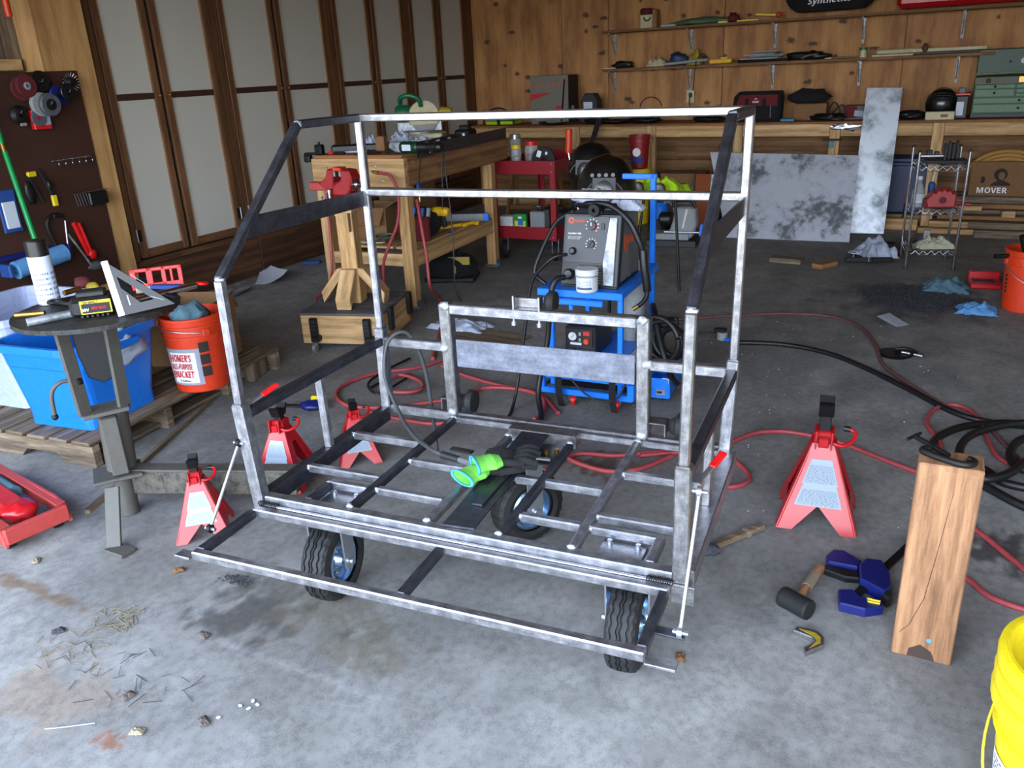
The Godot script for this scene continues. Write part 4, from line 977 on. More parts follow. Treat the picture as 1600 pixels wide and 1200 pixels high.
func build_workbench() -> void:
	var w := thing("workbench", "heavy timber workbench with bolted apron and open lower shelf", "workbench", WB, WBT)
	var W := 0.648; var D := 1.46
	for q in [[-0.04, -0.045, 0.0], [-W + 0.04, -0.045, 0.0], [-0.04, -1.22, 0.0], [-W + 0.04, -1.22, 0.0]]:
		board("leg", w, V3(q[0], 0.385, q[1]), V3(0.07, 0.74, 0.07), "pine", 0.005)
		part("foot_plate", mb().box(Vector3.ZERO, V3(0.10, 0.012, 0.10), 0.003), "zinc", w, V3(q[0], 0.007, q[1]))
		part("foot_bracket", mb().box(V3(0, 0.02, 0), V3(0.018, 0.045, 0.05), 0.002), "zinc_blue", w, V3(q[0] + 0.045, 0.012, q[1]))
	board("apron", w, V3(-W / 2, 0.823, -0.018), V3(W, 0.163, 0.036), "pine", 0.003)
	board("apron", w, V3(-0.018, 0.823, -D / 2 - 0.02), V3(0.036, 0.163, D - 0.04), "brownpine", 0.003)
	board("apron", w, V3(-W + 0.018, 0.823, -D / 2 - 0.02), V3(0.036, 0.163, D - 0.04), "pine", 0.003)
	part("top_panel", mb().box(V3(-W / 2 + 0.01, 0.915, -D / 2), V3(W - 0.04, 0.02, D), 0.002), "ply_u_1", w)
	for q in [[-0.535, 0.86], [-0.19, 0.86], [-0.15, 0.775], [-0.54, 0.775]]:
		part("bolt_head", mb(V3(q[0], q[1], 0), pitch(PI / 2)).lathe([V2(0.008, 0), V2(0.008, 0.002), V2(0.005, 0.005), V2(0, 0.006)], 10), "zinc", w)
	part("bolt_head", mb(V3(0, 0.875, -0.10), roll(-PI / 2)).lathe([V2(0.007, 0), V2(0.007, 0.002), V2(0, 0.005)], 10), "zinc", w)
	board("shelf_rail", w, V3(-0.03, 0.305, -0.635), V3(0.036, 0.1, 1.11), "pine", 0.003)
	board("shelf_rail", w, V3(-W + 0.03, 0.305, -0.635), V3(0.036, 0.1, 1.11), "pine", 0.003)
	board("shelf_rail", w, V3(-W / 2, 0.305, -0.03), V3(W - 0.15, 0.075, 0.036), "pine", 0.003)
	for k in 4:
		board("shelf_board", w, V3(-0.10 - k * 0.148, 0.362, -0.64), V3(0.13, 0.014, 1.1), "pine", 0.002)
	# things on the lower shelf
	var tb := thing("tool_bag", "dark open tool bag with a red front panel on the workbench's lower shelf", "tool bag", on_bench(-0.13, -0.36, 0.369), WBT + 0.12)
	part("body", mb().blob(V3(0, 0.085, -0.05), V3(0.2, 0.21, 0.32), 5, 0.12, 1.2, 20, true), "black_cloth", tb)
	part("front_panel", mb().box(V3(0.0, 0.075, 0.11), V3(0.21, 0.14, 0.03), 0.012), "bag_red", tb, Vector3.ZERO, Basis(), "dark red front panel")
	part("rim_band", mb().box(V3(0.0, 0.148, 0.11), V3(0.214, 0.016, 0.036), 0.005), "bag_red", tb)
	for q in [[-0.03, "blue_paint"], [0.03, "tape_blue"], [0.07, "pale_grey"]]:
		part("tool_handle", mb().tube([V3(q[0], 0.10, 0.06), V3(q[0] + 0.01, 0.2, 0.04)], 0.014, 10), q[1], tb)
	var fs := solo("hand_saw", mb().prism([V2(0, 0), V2(0.3, 0.02), V2(0.3, 0.045), V2(0, 0.075)], 0, 0.002, 0.0), "galv", "grey steel hand saw blade lying on the workbench's lower shelf", "saw", on_bench(-0.2, -0.75, 0.371), WBT - 1.0)
	fs.rotation = V3(-PI / 2, WBT - 1.0, 0)
	var lv := thing("spirit_level", "grey level with bright blue end poking past the workbench leg", "level", on_bench(-0.16, -0.98, 0.369), WBT + 0.25)
	part("body", mb().box(V3(0, 0.026, 0), V3(0.34, 0.05, 0.022), 0.003), "pale_grey", lv)
	part("end_cap", mb().box(V3(0.18, 0.026, 0), V3(0.04, 0.054, 0.026), 0.004), "blue_paint", lv)
	part("end_cap", mb().box(V3(-0.18, 0.026, 0), V3(0.04, 0.054, 0.026), 0.004), "clamp_blue", lv)
	var bc := thing("bar_clamp", "yellow bar clamp lying flat on the workbench's lower shelf", "clamp", on_bench(-0.09, -0.74, 0.369), WBT + 1.0)
	part("bar", mb().box(V3(0, 0.014, 0), V3(0.32, 0.02, 0.012), 0.002), "safety_yellow", bc)
	part("jaw", mb().box(V3(0.15, 0.016, 0.025), V3(0.03, 0.026, 0.06), 0.005), "safety_yellow", bc)
	part("jaw", mb().box(V3(0.06, 0.016, 0.022), V3(0.04, 0.026, 0.055), 0.005), "safety_yellow", bc)
	carton("carton", "open brown carton at the back of the workbench's lower shelf", on_bench(-0.47, -0.42, 0.369), V3(0.26, 0.2, 0.28), WBT, "cardboard", true)
	carton("carton", "taller brown carton standing behind the vise stand on the shelf", on_bench(-0.46, -0.78, 0.369), V3(0.28, 0.3, 0.3), WBT)
	for k in 3:
		solo("cord_bundle", mb().tube(smooth([V3(-0.09, 0.01 + k * 0.008, 0.02 * k), V3(-0.02, 0.02 + k * 0.006, 0.06), V3(0.08, 0.012 + k * 0.007, 0.0), V3(0.02, 0.014 + k * 0.008, -0.07), V3(-0.08, 0.01 + k * 0.008, -0.02)], 6), 0.006, 6), ["cream", "cable_grey", "sage"][k], ["cream cord coiled at the front of the workbench's lower shelf", "grey cord lying over the cream cord on the lower shelf", "dull green cord on top of the coiled cords"][k], "cord", on_bench(-0.36 + k * 0.05, -0.14, 0.370 + k * 0.012), k * 0.8)
	# hanging from the apron and the edge
	var dr := thing("cordless_drill", "yellow and black cordless drill hanging under the workbench side", "drill", on_bench(-0.045, -0.46, 0.525), WBT)
	part("motor_body", mb(Vector3.ZERO, roll(PI / 2)).lathe([V2(0, -0.07), V2(0.022, -0.07), V2(0.03, -0.05), V2(0.03, 0.03), V2(0.024, 0.05), V2(0, 0.05)], 18), "safety_yellow", dr)
	part("chuck", mb(V3(-0.05, 0, 0), roll(PI / 2)).lathe([V2(0, 0), V2(0.018, 0), V2(0.02, 0.03), V2(0.01, 0.05), V2(0, 0.05)], 14), "black_plastic", dr)
	part("handle", mb().bar(V3(0.02, -0.02, 0), V3(0.035, -0.10, 0), 0.028, 0.032, 0.008), "black_plastic", dr)
	part("cord", mb().tube(smooth([V3(0.035, 0.0, 0.02), V3(0.05, 0.12, 0.03), V3(0.052, 0.25, 0.02), V3(0.06, 0.39, 0.012)], 6), 0.003, 6), "cable_grey", dr)
	var ag := thing("angle_iron", "long black angle iron laid along the workbench's right edge", "angle iron", on_bench(0, -0.80), WBT)
	part("upright_flange", mb().box(V3(0.004, 0.002, 0), V3(0.005, 0.072, 1.30), 0.001), "steel_dark", ag)
	part("flat_flange", mb().box(V3(-0.034, 0.0035, 0), V3(0.072, 0.005, 1.30), 0.001), "steel_dark", ag)
	var brs := thing("chuck_key_bundle", "dark bundle of keys on a cord hanging from the workbench apron", "keys", on_bench(0.012, -0.13, 0.70), WBT)
	part("bundle", mb().blob(V3(0, 0.02, 0), V3(0.026, 0.075, 0.05), 8, 0.25, 2.0, 12, false), "tape_blue", brs)
	part("hanging_cord", mb().tube([V3(0.002, 0.05, 0), V3(0.003, 0.15, -0.03), V3(0.003, 0.21, -0.05)], 0.003, 6), "brown_ink", brs)
	part("brass_tip", mb().tube([V3(0, -0.02, 0), V3(0.0, -0.06, 0.005)], 0.01, 8), "brass", brs)
	# contractor bag under the shelf
	var yb := thing("contractor_bag", "black and yellow contractor tool bag on the floor under the workbench", "tool bag", V3(-2.965, 0, -4.714) + V3(-0.06, 0, -0.06), 0.35)
	part("body", mb().blob(V3(0, 0.08, 0), V3(0.36, 0.23, 0.24), 12, 0.08, 1.2, 26, true), "black_cloth", yb)
	part("base", mb().box(V3(0, 0.02, 0), V3(0.35, 0.035, 0.24), 0.015), "black_plastic", yb)
	part("yellow_flap", mb().box(V3(0.07, 0.135, 0.10), V3(0.15, 0.055, 0.012), 0.005), "dirty_yellow", yb, Vector3.ZERO, pitch(-0.12), "yellow flap with black lettering")
	part("yellow_pocket", mb().box(V3(0.025, 0.092, 0.112), V3(0.05, 0.05, 0.010), 0.004), "dirty_yellow", yb)
	part("handle_strap", mb().tube(smooth([V3(-0.08, 0.16, 0.05), V3(-0.06, 0.22, 0.05), V3(0.04, 0.23, 0.05), V3(0.08, 0.165, 0.06)], 6), 0.012, 8), "black_cloth", yb)
	hose("grinder_cable", "thin grey cord running from the green grinder down to the floor", [V3(-2.507, 0.96, -3.821), on_bench(0.03, -0.42, 0.93), on_bench(0.035, -0.44, 0.72), on_bench(0.06, -0.42, 0.50), on_bench(0.07, -0.40, 0.30), on_bench(0.09, -0.35, 0.12), V3(-2.739, 0.008, -4.366), V3(-2.449, 0.008, -4.032)], 0.004, "cable_grey", "cord")
	hose("air_hose_drop", "red air hose dropping beside the workbench leg to the floor", [on_bench(0.02, -0.08, 0.66), on_bench(0.07, -0.02, 0.52), on_bench(0.1, 0.0, 0.34), on_bench(0.12, 0.02, 0.16), V3(-2.797, 0.012, -4.234), V3(-2.542, 0.009, -3.857), V3(-2.22, 0.009, -3.259)], 0.010, "hose_red", "hose")

func build_bench_top() -> void:
	var Y := 0.925
	var g1 := thing("angle_grinder", "green bodied angle grinder with black handle on the workbench corner", "grinder", V3(-2.746, 0.925, -4.052) + V3(-0.03, 0.034, -0.05), 0.0)
	part("motor_body", mb(Vector3.ZERO, roll(PI / 2)).lathe([V2(0, -0.01), V2(0.03, -0.01), V2(0.034, 0.0), V2(0.034, 0.10), V2(0.03, 0.11), V2(0, 0.11)], 20), "tool_green", g1)
	part("handle", mb(V3(0.01, 0, 0), roll(PI / 2)).lathe([V2(0, -0.16), V2(0.024, -0.16), V2(0.03, -0.14), V2(0.026, -0.06), V2(0.03, 0.0), V2(0, 0.0)], 20), "black_plastic", g1)
	part("gear_head", mb().prism([V2(-0.11, 0.03), V2(-0.11, -0.03), V2(-0.15, -0.025), V2(-0.19, 0.0), V2(-0.18, 0.028), V2(-0.15, 0.034)], -0.022, 0.022, 0.005), "galv", g1)
	part("rating_label", mb().box(V3(-0.055, 0.0, 0.034), V3(0.06, 0.034, 0.002), 0.0), "print_pale", g1)
	part("disc", mb(V3(-0.165, -0.03, 0)).lathe([V2(0, 0), V2(0.055, 0), V2(0.055, 0.003), V2(0, 0.003)], 24), "black_metal", g1)
	var ms := thing("chop_saw", "green and cream chop saw on the far part of the workbench", "saw", on_bench(-0.34, -0.80, Y), WBT + 0.35)
	part("base", mb().box(V3(0, 0.03, 0), V3(0.34, 0.06, 0.24), 0.008), "cream", ms)
	part("turntable", mb(V3(0, 0.06, 0)).lathe([V2(0.11, 0), V2(0.11, 0.012), V2(0.1, 0.016), V2(0, 0.016)], 28), "galv", ms)
	part("fence", mb().box(V3(0, 0.10, -0.05), V3(0.3, 0.06, 0.02), 0.003), "galv", ms)
	part("blade_guard", mb().prism(circle(0.105, 26).map(func(q): return V2(q.x, q.y if q.y > -0.05 else -0.05)), -0.022, 0.022, 0.005), "cream", ms, V3(0.04, 0.16, 0.0), yaw(0.5))
	part("arm", mb().bar(V3(0.02, 0.08, -0.1), V3(-0.01, 0.22, -0.03), 0.06, 0.05, 0.012), "cream", ms)
	part("motor_housing", mb(V3(-0.07, 0.185, 0.0), roll(PI / 2)).lathe([V2(0, -0.02), V2(0.05, -0.02), V2(0.055, 0.0), V2(0.055, 0.06), V2(0.045, 0.075), V2(0, 0.075)], 22), "green_paint", ms, Vector3.ZERO, Basis(), "green motor housing")
	part("handle", mb().tube(smooth([V3(-0.11, 0.25, 0.0), V3(-0.10, 0.285, 0.04), V3(-0.04, 0.30, 0.06), V3(0.02, 0.275, 0.05), V3(0.03, 0.23, 0.03)], 6), 0.016, 10), "green_paint", ms, Vector3.ZERO, Basis(), "green handle")
	part("dust_bag", mb().blob(V3(0.17, 0.17, -0.06), V3(0.13, 0.09, 0.08), 31, 0.2, 1.6, 14, false), "dirty_yellow", ms, Vector3.ZERO, Basis(), "yellow dust bag")
	part("blade", mb(V3(0.045, 0.155, 0.012), yaw(0.5) * pitch(PI / 2)).lathe([V2(0, -0.001), V2(0.098, -0.001), V2(0.098, 0.001), V2(0, 0.001)], 36), "zinc", ms)
	carton("small_carton", "small brown carton standing beside clear bags on the workbench", V3(-3.115, 0.925, -4.147) + V3(-0.02, 0, -0.1), V3(0.06, 0.085, 0.055), 0.2)
	for q in [[576, 236, 0.09, 21], [607, 236, 0.13, 22]]: pass
	rag("clear_bag", "clear plastic bag crumpled left of the small carton on the bench", V3(-3.212, 0.925, -4.218) + V3(-0.02, 0, -0.05), V3(0.09, 0.09, 0.07), "rag_white", 21, "bag")
	rag("clear_bag", "bigger clear plastic bag between the carton and the chop saw", V3(-3.117, 0.925, -4.295) + V3(-0.02, 0, -0.18), V3(0.15, 0.11, 0.10), "rag_white", 22, "bag")
	rag("shop_rag", "pale blue-white rag bunched in front of the chop saw base", V3(-2.966, 0.925, -4.297) + V3(-0.05, 0, -0.22), V3(0.2, 0.06, 0.12), "rag_white", 23)
	var cs := solo("long_case", mb().box(V3(0, 0.022, 0), V3(0.30, 0.044, 0.09), 0.008), "black_plastic", "long flat black case at the left edge of the workbench", "case", on_bench(-0.46, -0.22, Y), WBT + 0.5)
	var fl := thing("blister_pack", "white and red blister pack lying on the black case", "package", on_bench(-0.42, -0.15, Y + 0.002), WBT + 0.45)
	part("card", mb().box(V3(0, 0.006, 0), V3(0.14, 0.012, 0.07), 0.003), "rag_white", fl)
	part("red_print", mb().box(V3(0.03, 0.0125, 0), V3(0.06, 0.001, 0.05), 0.0), "red_ink", fl)
	var mk := thing("marker_pen", "red and white marker at the near edge of the workbench", "marker", on_bench(-0.50, -0.05, Y + 0.008), WBT)
	part("barrel", mb().tube([V3(-0.01, 0, 0), V3(0.07, 0, 0)], 0.008, 10), "black_plastic", mk)
	part("cap", mb().tube([V3(-0.045, 0, 0), V3(-0.012, 0, 0)], 0.009, 10), "red_plastic", mk)
	var mc := thing("bench_clamp", "black clamp gripping the left corner of the workbench top", "clamp", on_bench(-0.63, -0.035, Y), WBT)
	part("body", mb().box(V3(0.03, 0.03, 0), V3(0.05, 0.06, 0.05), 0.008), "black_metal", mc)
	part("screw", mb().tube([V3(0.03, 0.0, 0), V3(0.03, 0.075, 0)], 0.008, 8), "black_metal", mc)
	part("arm", mb().box(V3(-0.02, 0.006, 0), V3(0.12, 0.014, 0.03), 0.003), "black_metal", mc)
	part("knob", mb().box(V3(-0.055, -0.02, 0.01), V3(0.045, 0.045, 0.045), 0.008), "black_plastic", mc)
	solo("grinding_disc", mb().lathe([V2(0.012, 0), V2(0.075, 0), V2(0.078, 0.003), V2(0.075, 0.006), V2(0.04, 0.012), V2(0.012, 0.012), V2(0.012, 0)], 28), "charcoal", "flat dark grinding disc lying left of the green grinder", "disc", on_bench(-0.28, -0.08, Y))
	for k in 3:
		var bt := thing("bit_case", ["dark drill bit case with white label nearest the green grinder", "dark drill bit case with white label in the middle of the row", "dark drill bit case with white triangle at the row's far end"][k], "case", on_bench(-0.09 - 0.01 * k, -0.42 - k * 0.17, Y + 0.003), WBT, "dark bit cases along the bench edge")
		part("body", mb().box(V3(0, 0.02, 0), V3(0.05, 0.04, 0.14), 0.01), "charcoal", bt)
		part("label", mb().box(V3(0.0255, 0.022, 0.02), V3(0.001, 0.022, 0.04), 0.0), "white_ink", bt)
	var bk := thing("battery_charger", "black charger block near the far end of the workbench", "charger", on_bench(-0.13, -1.07, Y), WBT)
	part("body", mb().box(V3(0, 0.03, 0), V3(0.11, 0.06, 0.14), 0.012), "black_plastic", bk)
	part("bracket", mb().box(V3(0.01, 0.072, 0.02), V3(0.07, 0.03, 0.06), 0.006), "black_metal", bk)
	part("indicator", mb().box(V3(0.02, 0.03, 0.0705), V3(0.016, 0.016, 0.002), 0.0), "white_ink", bk)

func build_vise_stand() -> void:
	var at := V3(-2.821, 0, -3.446); var tn := 0.273
	var t := thing("vise_stand", "timber post stand with braces on a rolling pine box", "stand", at, tn)
	var s := 0.455
	board("box_side", t, V3(0, 0.112, s / 2 - 0.012), V3(s, 0.155, 0.024), "pine", 0.003)
	board("box_side", t, V3(0, 0.112, -s / 2 + 0.012), V3(s, 0.155, 0.024), "pine", 0.003)
	board("box_side", t, V3(s / 2 - 0.012, 0.112, 0), V3(0.024, 0.155, s - 0.05), "pine", 0.003)
	board("box_side", t, V3(-s / 2 + 0.012, 0.112, 0), V3(0.024, 0.155, s - 0.05), "pine", 0.003)
	part("box_top", mb().box(V3(0, 0.197, 0), V3(s + 0.006, 0.014, s + 0.006), 0.002), "greyply_u_0", t)
	for q in [[-0.15, 1.0], [0.15, 1.0]]:
		var cz := s / 2 + 0.014
		var bk := part("caster_bracket", mb().box(Vector3.ZERO, V3(0.042, 0.11, 0.026), 0.006).box(V3(0.012, -0.055, 0.01), V3(0.045, 0.03, 0.05), 0.005), "black_metal", t, V3(q[0], 0.125, cz), Basis(), "black lifting caster bracket")
		part("wheel", mb(V3(0.01, -0.097, 0.03), roll(PI / 2)).lathe([V2(0, -0.012), V2(0.02, -0.012), V2(0.028, -0.008), V2(0.028, 0.008), V2(0.02, 0.012), V2(0, 0.012)], 20), "zinc", bk)
		for k in 3: part("grip_rib", mb().box(V3(0, 0.035 - k * 0.02, 0.014), V3(0.03, 0.008, 0.006), 0.002), "charcoal", bk)
	for q in [[0.24, 0.15], [0.24, -0.15]]:
		part("caster_bracket", mb().box(Vector3.ZERO, V3(0.026, 0.13, 0.042), 0.006), "black_metal", t, V3(s / 2 + 0.014, 0.15, q[1] - 0.03), Basis(), "black lifting caster bracket")
	board("post", t, V3(0, 0.455, -0.01), V3(0.092, 0.50, 0.092), "pine", 0.005)
	for k in 4:
		var bs := yaw(k * PI / 2)
		var p0 := V3(0.0, 0.203, 0.20); var p1 := V3(0.0, 0.385, 0.05)
		var dir := (p1 - p0).normalized()
		var z := dir.cross(Vector3.RIGHT).normalized()
		var mid := (p0 + p1) / 2 + V3(0, 0.008, 0.0)
		part("brace", mb().prism([V2(0.125, 0.015), V2(0.125, 0.02), V2(-0.125, 0.02), V2(-0.085, -0.025), V2(0.085, -0.025)], -0.042, 0.042, 0.003), "pine_u_%d" % (k % 3), t, bs * (mid + V3(0, 0.012, -0.015)) + V3(0, 0, -0.01), bs * Basis(dir, Vector3.RIGHT.cross(dir) * -1.0, Vector3.RIGHT) if false else bs * Basis(V3(0, dir.y, dir.z), V3(0, -dir.z, dir.y) * -1.0, V3(1, 0, 0)).orthonormalized())
	board("cap_board", t, V3(0.0, 0.712, 0.0), V3(0.13, 0.028, 0.15), "pine", 0.003)
	board("cap_board", t, V3(0.0, 0.735, 0.0), V3(0.17, 0.018, 0.17), "brownpine", 0.003)
	part("gusset", mb().prism([V2(0.05, 0.10), V2(-0.03, 0.10), V2(0.05, 0.0)], -0.018, 0.018, 0.002), "pine_v_1", t, V3(-0.01, 0.598, 0.055), Basis())
	# the vise on top
	var v := thing("bench_vise", "red bench vise with round swivel base on the timber post", "vise", at + yaw(tn) * V3(0, 0.745, 0), tn - 0.2)
	part("swivel_base", mb().lathe([V2(0, 0), V2(0.075, 0), V2(0.08, 0.006), V2(0.08, 0.022), V2(0.06, 0.034), V2(0.05, 0.04), V2(0, 0.04)], 30), "vise_red", v)
	part("body", mb().prism([V2(-0.055, 0.038), V2(0.055, 0.038), V2(0.075, 0.07), V2(0.09, 0.13), V2(0.075, 0.165), V2(0.03, 0.172), V2(0.02, 0.12), V2(-0.03, 0.09)], -0.045, 0.045, 0.008), "vise_red", v)
	part("slide_bar", mb().box(V3(-0.06, 0.082, 0), V3(0.27, 0.042, 0.05), 0.004), "red_faded", v)
	part("moving_jaw", mb().prism([V2(-0.12, 0.10), V2(-0.065, 0.06), V2(-0.03, 0.075), V2(-0.02, 0.17), V2(-0.055, 0.172), V2(-0.075, 0.125)], -0.045, 0.045, 0.006), "vise_red", v)
	part("jaw_plate", mb().box(V3(-0.012, 0.15, 0), V3(0.012, 0.03, 0.09), 0.002), "steel_bright", v)
	part("jaw_plate", mb().box(V3(0.022, 0.15, 0), V3(0.012, 0.03, 0.09), 0.002), "steel_bright", v)
	part("jaw_pad", mb().box(V3(0.0, 0.172, 0.01), V3(0.05, 0.018, 0.06), 0.003), "orange_plastic", v)
	part("screw_boss", mb(V3(0.085, 0.095, 0.02), roll(-PI / 2)).lathe([V2(0, 0), V2(0.022, 0), V2(0.022, 0.02), V2(0.016, 0.03), V2(0.018, 0.05), V2(0, 0.052)], 18), "chrome", v)
	part("tommy_bar", mb().tube([V3(0.125, 0.108, 0.02), V3(0.150, -0.12, 0.022)], 0.006, 8), "zinc", v)
	part("lock_bolt", mb(V3(-0.04, 0.03, 0.066)).lathe([V2(0.008, 0), V2(0.008, 0.03), V2(0.011, 0.03), V2(0.011, 0.042), V2(0, 0.044)], 8), "zinc", v)
	part("lock_lever", mb().tube([V3(-0.08, 0.0, 0.05), V3(-0.105, 0.03, 0.05), V3(-0.07, 0.04, 0.07)], 0.004, 6), "zinc", v)
	txt("Yost Vises", 0.012, "maroon", v, V3(-0.085, 0.092, 0.027), Basis(), 0.06)
	var hs := [on_bench(-0.14, 0.05, 0.83), on_bench(-0.06, 0.055, 0.81), on_bench(-0.02, 0.06, 0.70), on_bench(-0.035, 0.07, 0.55), on_bench(-0.11, 0.08, 0.40), on_bench(-0.16, 0.08, 0.27), on_bench(-0.16, 0.08, 0.02)]
	hose("air_hose_loop", "red air hose with brass end looping down in front of the bench apron", hs, 0.009, "hose_red", "hose")
	hose("air_hose_lead", "red air hose hanging straight down left of the rolling vise stand", [on_bench(-0.40, 0.05, 0.84), on_bench(-0.47, 0.06, 0.82), on_bench(-0.505, 0.08, 0.72), on_bench(-0.50, 0.10, 0.45), on_bench(-0.52, 0.12, 0.2), V3(-3.638, 0.01, -4.069), V3(-3.473, 0.009, -3.834)], 0.009, "hose_red", "hose")
	for q in [[on_bench(-0.145, 0.05, 0.83), on_bench(-0.19, 0.05, 0.838), "short brass coupling on the looping hose by the vise"], [on_bench(-0.395, 0.05, 0.84), on_bench(-0.34, 0.05, 0.845), "brass coupling on the straight hose left of the vise"]]:
		var d: Vector3 = q[1] - q[0]
		solo("hose_coupling", mb().tube([Vector3.ZERO, d * 0.45], 0.011, 8).tube([d * 0.45, d], 0.008, 8), "brass", q[2], "coupling", q[0])

func build_red_cart() -> void:
	var at := V3(-2.52, 0, -5.42)
	var t := thing("red_tool_cart", "red two-tray steel tool cart beside the workbench", "tool cart", at)
	# local: near right corner at the origin, the cart runs to -x and -z
	var W := 0.50; var D := 0.80
	for tray in [[0.64, 0.735, "upper_tray"], [0.17, 0.26, "lower_tray"]]:
		var b := mb()
		b.box(V3(-W / 2, tray[0] + 0.004, -D / 2), V3(W, 0.008, D), 0.001)
		for k in [[V3(-W / 2, 0, 0), V3(W, 1, 0.006)], [V3(-W / 2, 0, -D), V3(W, 1, 0.006)], [V3(0, 0, -D / 2), V3(0.006, 1, D)], [V3(-W, 0, -D / 2), V3(0.006, 1, D)]]:
			b.box(V3(k[0].x, (tray[0] + tray[1]) / 2, k[0].z), V3(k[1].x, tray[1] - tray[0], k[1].z), 0.001)
		part(tray[2], b, "cart_red", t)
	for x in [0.0, -W]:
		for z in [0.0, -D]:
			var sx := -1.0 if x == 0.0 else 1.0; var sz := -1.0 if z == 0.0 else 1.0
			var l := part("corner_post", mb().box(V3(x + sx * 0.018 + -sx * 0.004, 0.45, z - sz * 0.004), V3(0.042, 0.57, 0.004), 0.001).box(V3(x - sx * 0.004, 0.45, z + sz * 0.016), V3(0.004, 0.57, 0.04), 0.001), "cart_red", t)
			for y in [0.66, 0.715, 0.19, 0.24]:
				part("rivet", mb(V3(x + sx * 0.02, y, z - sz * 0.006), pitch(PI / 2)).lathe([V2(0.004, -0.002 * sz), V2(0.003, 0.002 * -sz if false else 0.002), V2(0, 0.003)], 8), "zinc", l)
	for q in [[-0.03, -0.06], [-W + 0.05, -0.06], [-0.03, -D + 0.05]]:
		caster_small(t, V3(q[0], 0.172, q[1]), 0.068, 0.03, "rubber", "pale_grey", 0.3)
	# what stands on it
	var C := func(x: float, y: float, z: float) -> Vector3: return at + V3(x, y, z)
	jar("jar", "glass jar with yellow lid on the red cart's top tray", C.call(-0.35, 0.648, -0.10), 0.038, 0.19, "yellow_plastic", "pale_grey")
	jar("jar", "glass jar with wide red lid on the red cart's top tray", C.call(-0.235, 0.648, -0.12), 0.048, 0.215, "red_plastic", "maroon")
	jar("jar", "tall clear jar at the back left of the red cart's top tray", C.call(-0.45, 0.648, -0.28), 0.045, 0.25, "zinc", "grey_plastic")
	var sp := thing("wire_spool", "black welding wire spool standing on the red cart's top tray", "spool", C.call(-0.115, 0.735, -0.06), 0.25)
	part("body", mb(V3(0, 0, -0.03), pitch(PI / 2)).lathe([V2(0.016, -0.02), V2(0.086, -0.02), V2(0.086, -0.014), V2(0.06, -0.012), V2(0.06, 0.012), V2(0.086, 0.014), V2(0.086, 0.02), V2(0.03, 0.024), V2(0.015, 0.02)], 32), "rubber", sp)
	part("sticker", mb().box(V3(-0.042, 0.03, 0.0), V3(0.03, 0.045, 0.002), 0.0), "white_ink", sp, V3(0, 0, -0.006), roll(-0.35))
	part("sticker", mb().box(V3(0.015, 0.05, 0.0), V3(0.016, 0.02, 0.002), 0.0), "white_ink", sp, V3(0, 0, -0.006), roll(-0.2))
	solo("foam_ball", mb().blob(V3(0, 0.035, 0), V3(0.09, 0.08, 0.08), 44, 0.08, 1.5, 14, true), "dirty_yellow", "dull yellow pad beside the spool on the red cart", "pad", C.call(-0.05, 0.648, -0.33))
	var pb := thing("pry_bar", "long pry bar with bright orange handle leaning on the red cart", "pry bar", V3(-2.19, 0, -5.2), 0.0)
	var p0 := V3(0.02, 0.004, 0.0); var p1 := V3(-0.128, 0.82, -0.02)
	part("shaft", mb().tube([p0, p0.lerp(p1, 0.7), p1], 0.008, 8), "chrome", pb)
	part("handle", mb().tube([p1 - V3(0, 0.005, 0), p1 + V3(0.004, 0.03, 0), p1 + V3(0.007, 0.13, 0.0), p1 + V3(0.007, 0.145, 0)], 0.023, 12), "orange_plastic", pb, Vector3.ZERO, Basis(), "orange handle")
	solo("parts_bin", mb().box(V3(0, 0.075, 0), V3(0.11, 0.15, 0.08), 0.006), "white_plastic", "small pale grey bin at the left of the cart's lower tray", "bin", C.call(-0.42, 0.178, -0.06))
	var bx := thing("bit_package", "green and yellow package with blue print on the cart's lower tray", "package", C.call(-0.30, 0.178, -0.035))
	part("box", mb().box(V3(0, 0.085, 0), V3(0.10, 0.17, 0.03), 0.003), "green_ink", bx)
	part("yellow_band", mb().box(V3(0, 0.10, 0.0155), V3(0.09, 0.04, 0.001), 0.0), "yellow_ink", bx)
	part("blue_print", mb().box(V3(0.005, 0.105, 0.0165), V3(0.045, 0.035, 0.001), 0.0), "blue_paint", bx)
	part("white_print", mb().box(V3(0.0, 0.145, 0.0165), V3(0.03, 0.014, 0.001), 0.0), "white_ink", bx)
	solo("drawer_case", mb().box(V3(0, 0.095, 0), V3(0.12, 0.19, 0.10), 0.008), "pale_grey", "pale case standing right of the green package on the cart", "case", C.call(-0.17, 0.178, -0.09))
	var gc := thing("grinder_case", "dark tool case filling the back of the cart's lower tray", "case", C.call(-0.16, 0.178, -0.35))
	part("body", mb().box(V3(0, 0.08, 0), V3(0.26, 0.16, 0.2), 0.015), "charcoal", gc)
	part("handle", mb().tube([V3(-0.05, 0.16, 0), V3(-0.05, 0.185, 0), V3(0.05, 0.185, 0), V3(0.05, 0.16, 0)], 0.008, 8), "black_plastic", gc)
	solo("chrome_fitting", mb().lathe([V2(0, 0), V2(0.03, 0), V2(0.02, 0.015), V2(0.012, 0.03), V2(0.05, 0.034), V2(0.05, 0.04), V2(0, 0.042)], 16), "chrome", "chrome fitting resting on the pale case in the cart", "fitting", C.call(-0.17, 0.369, -0.09))

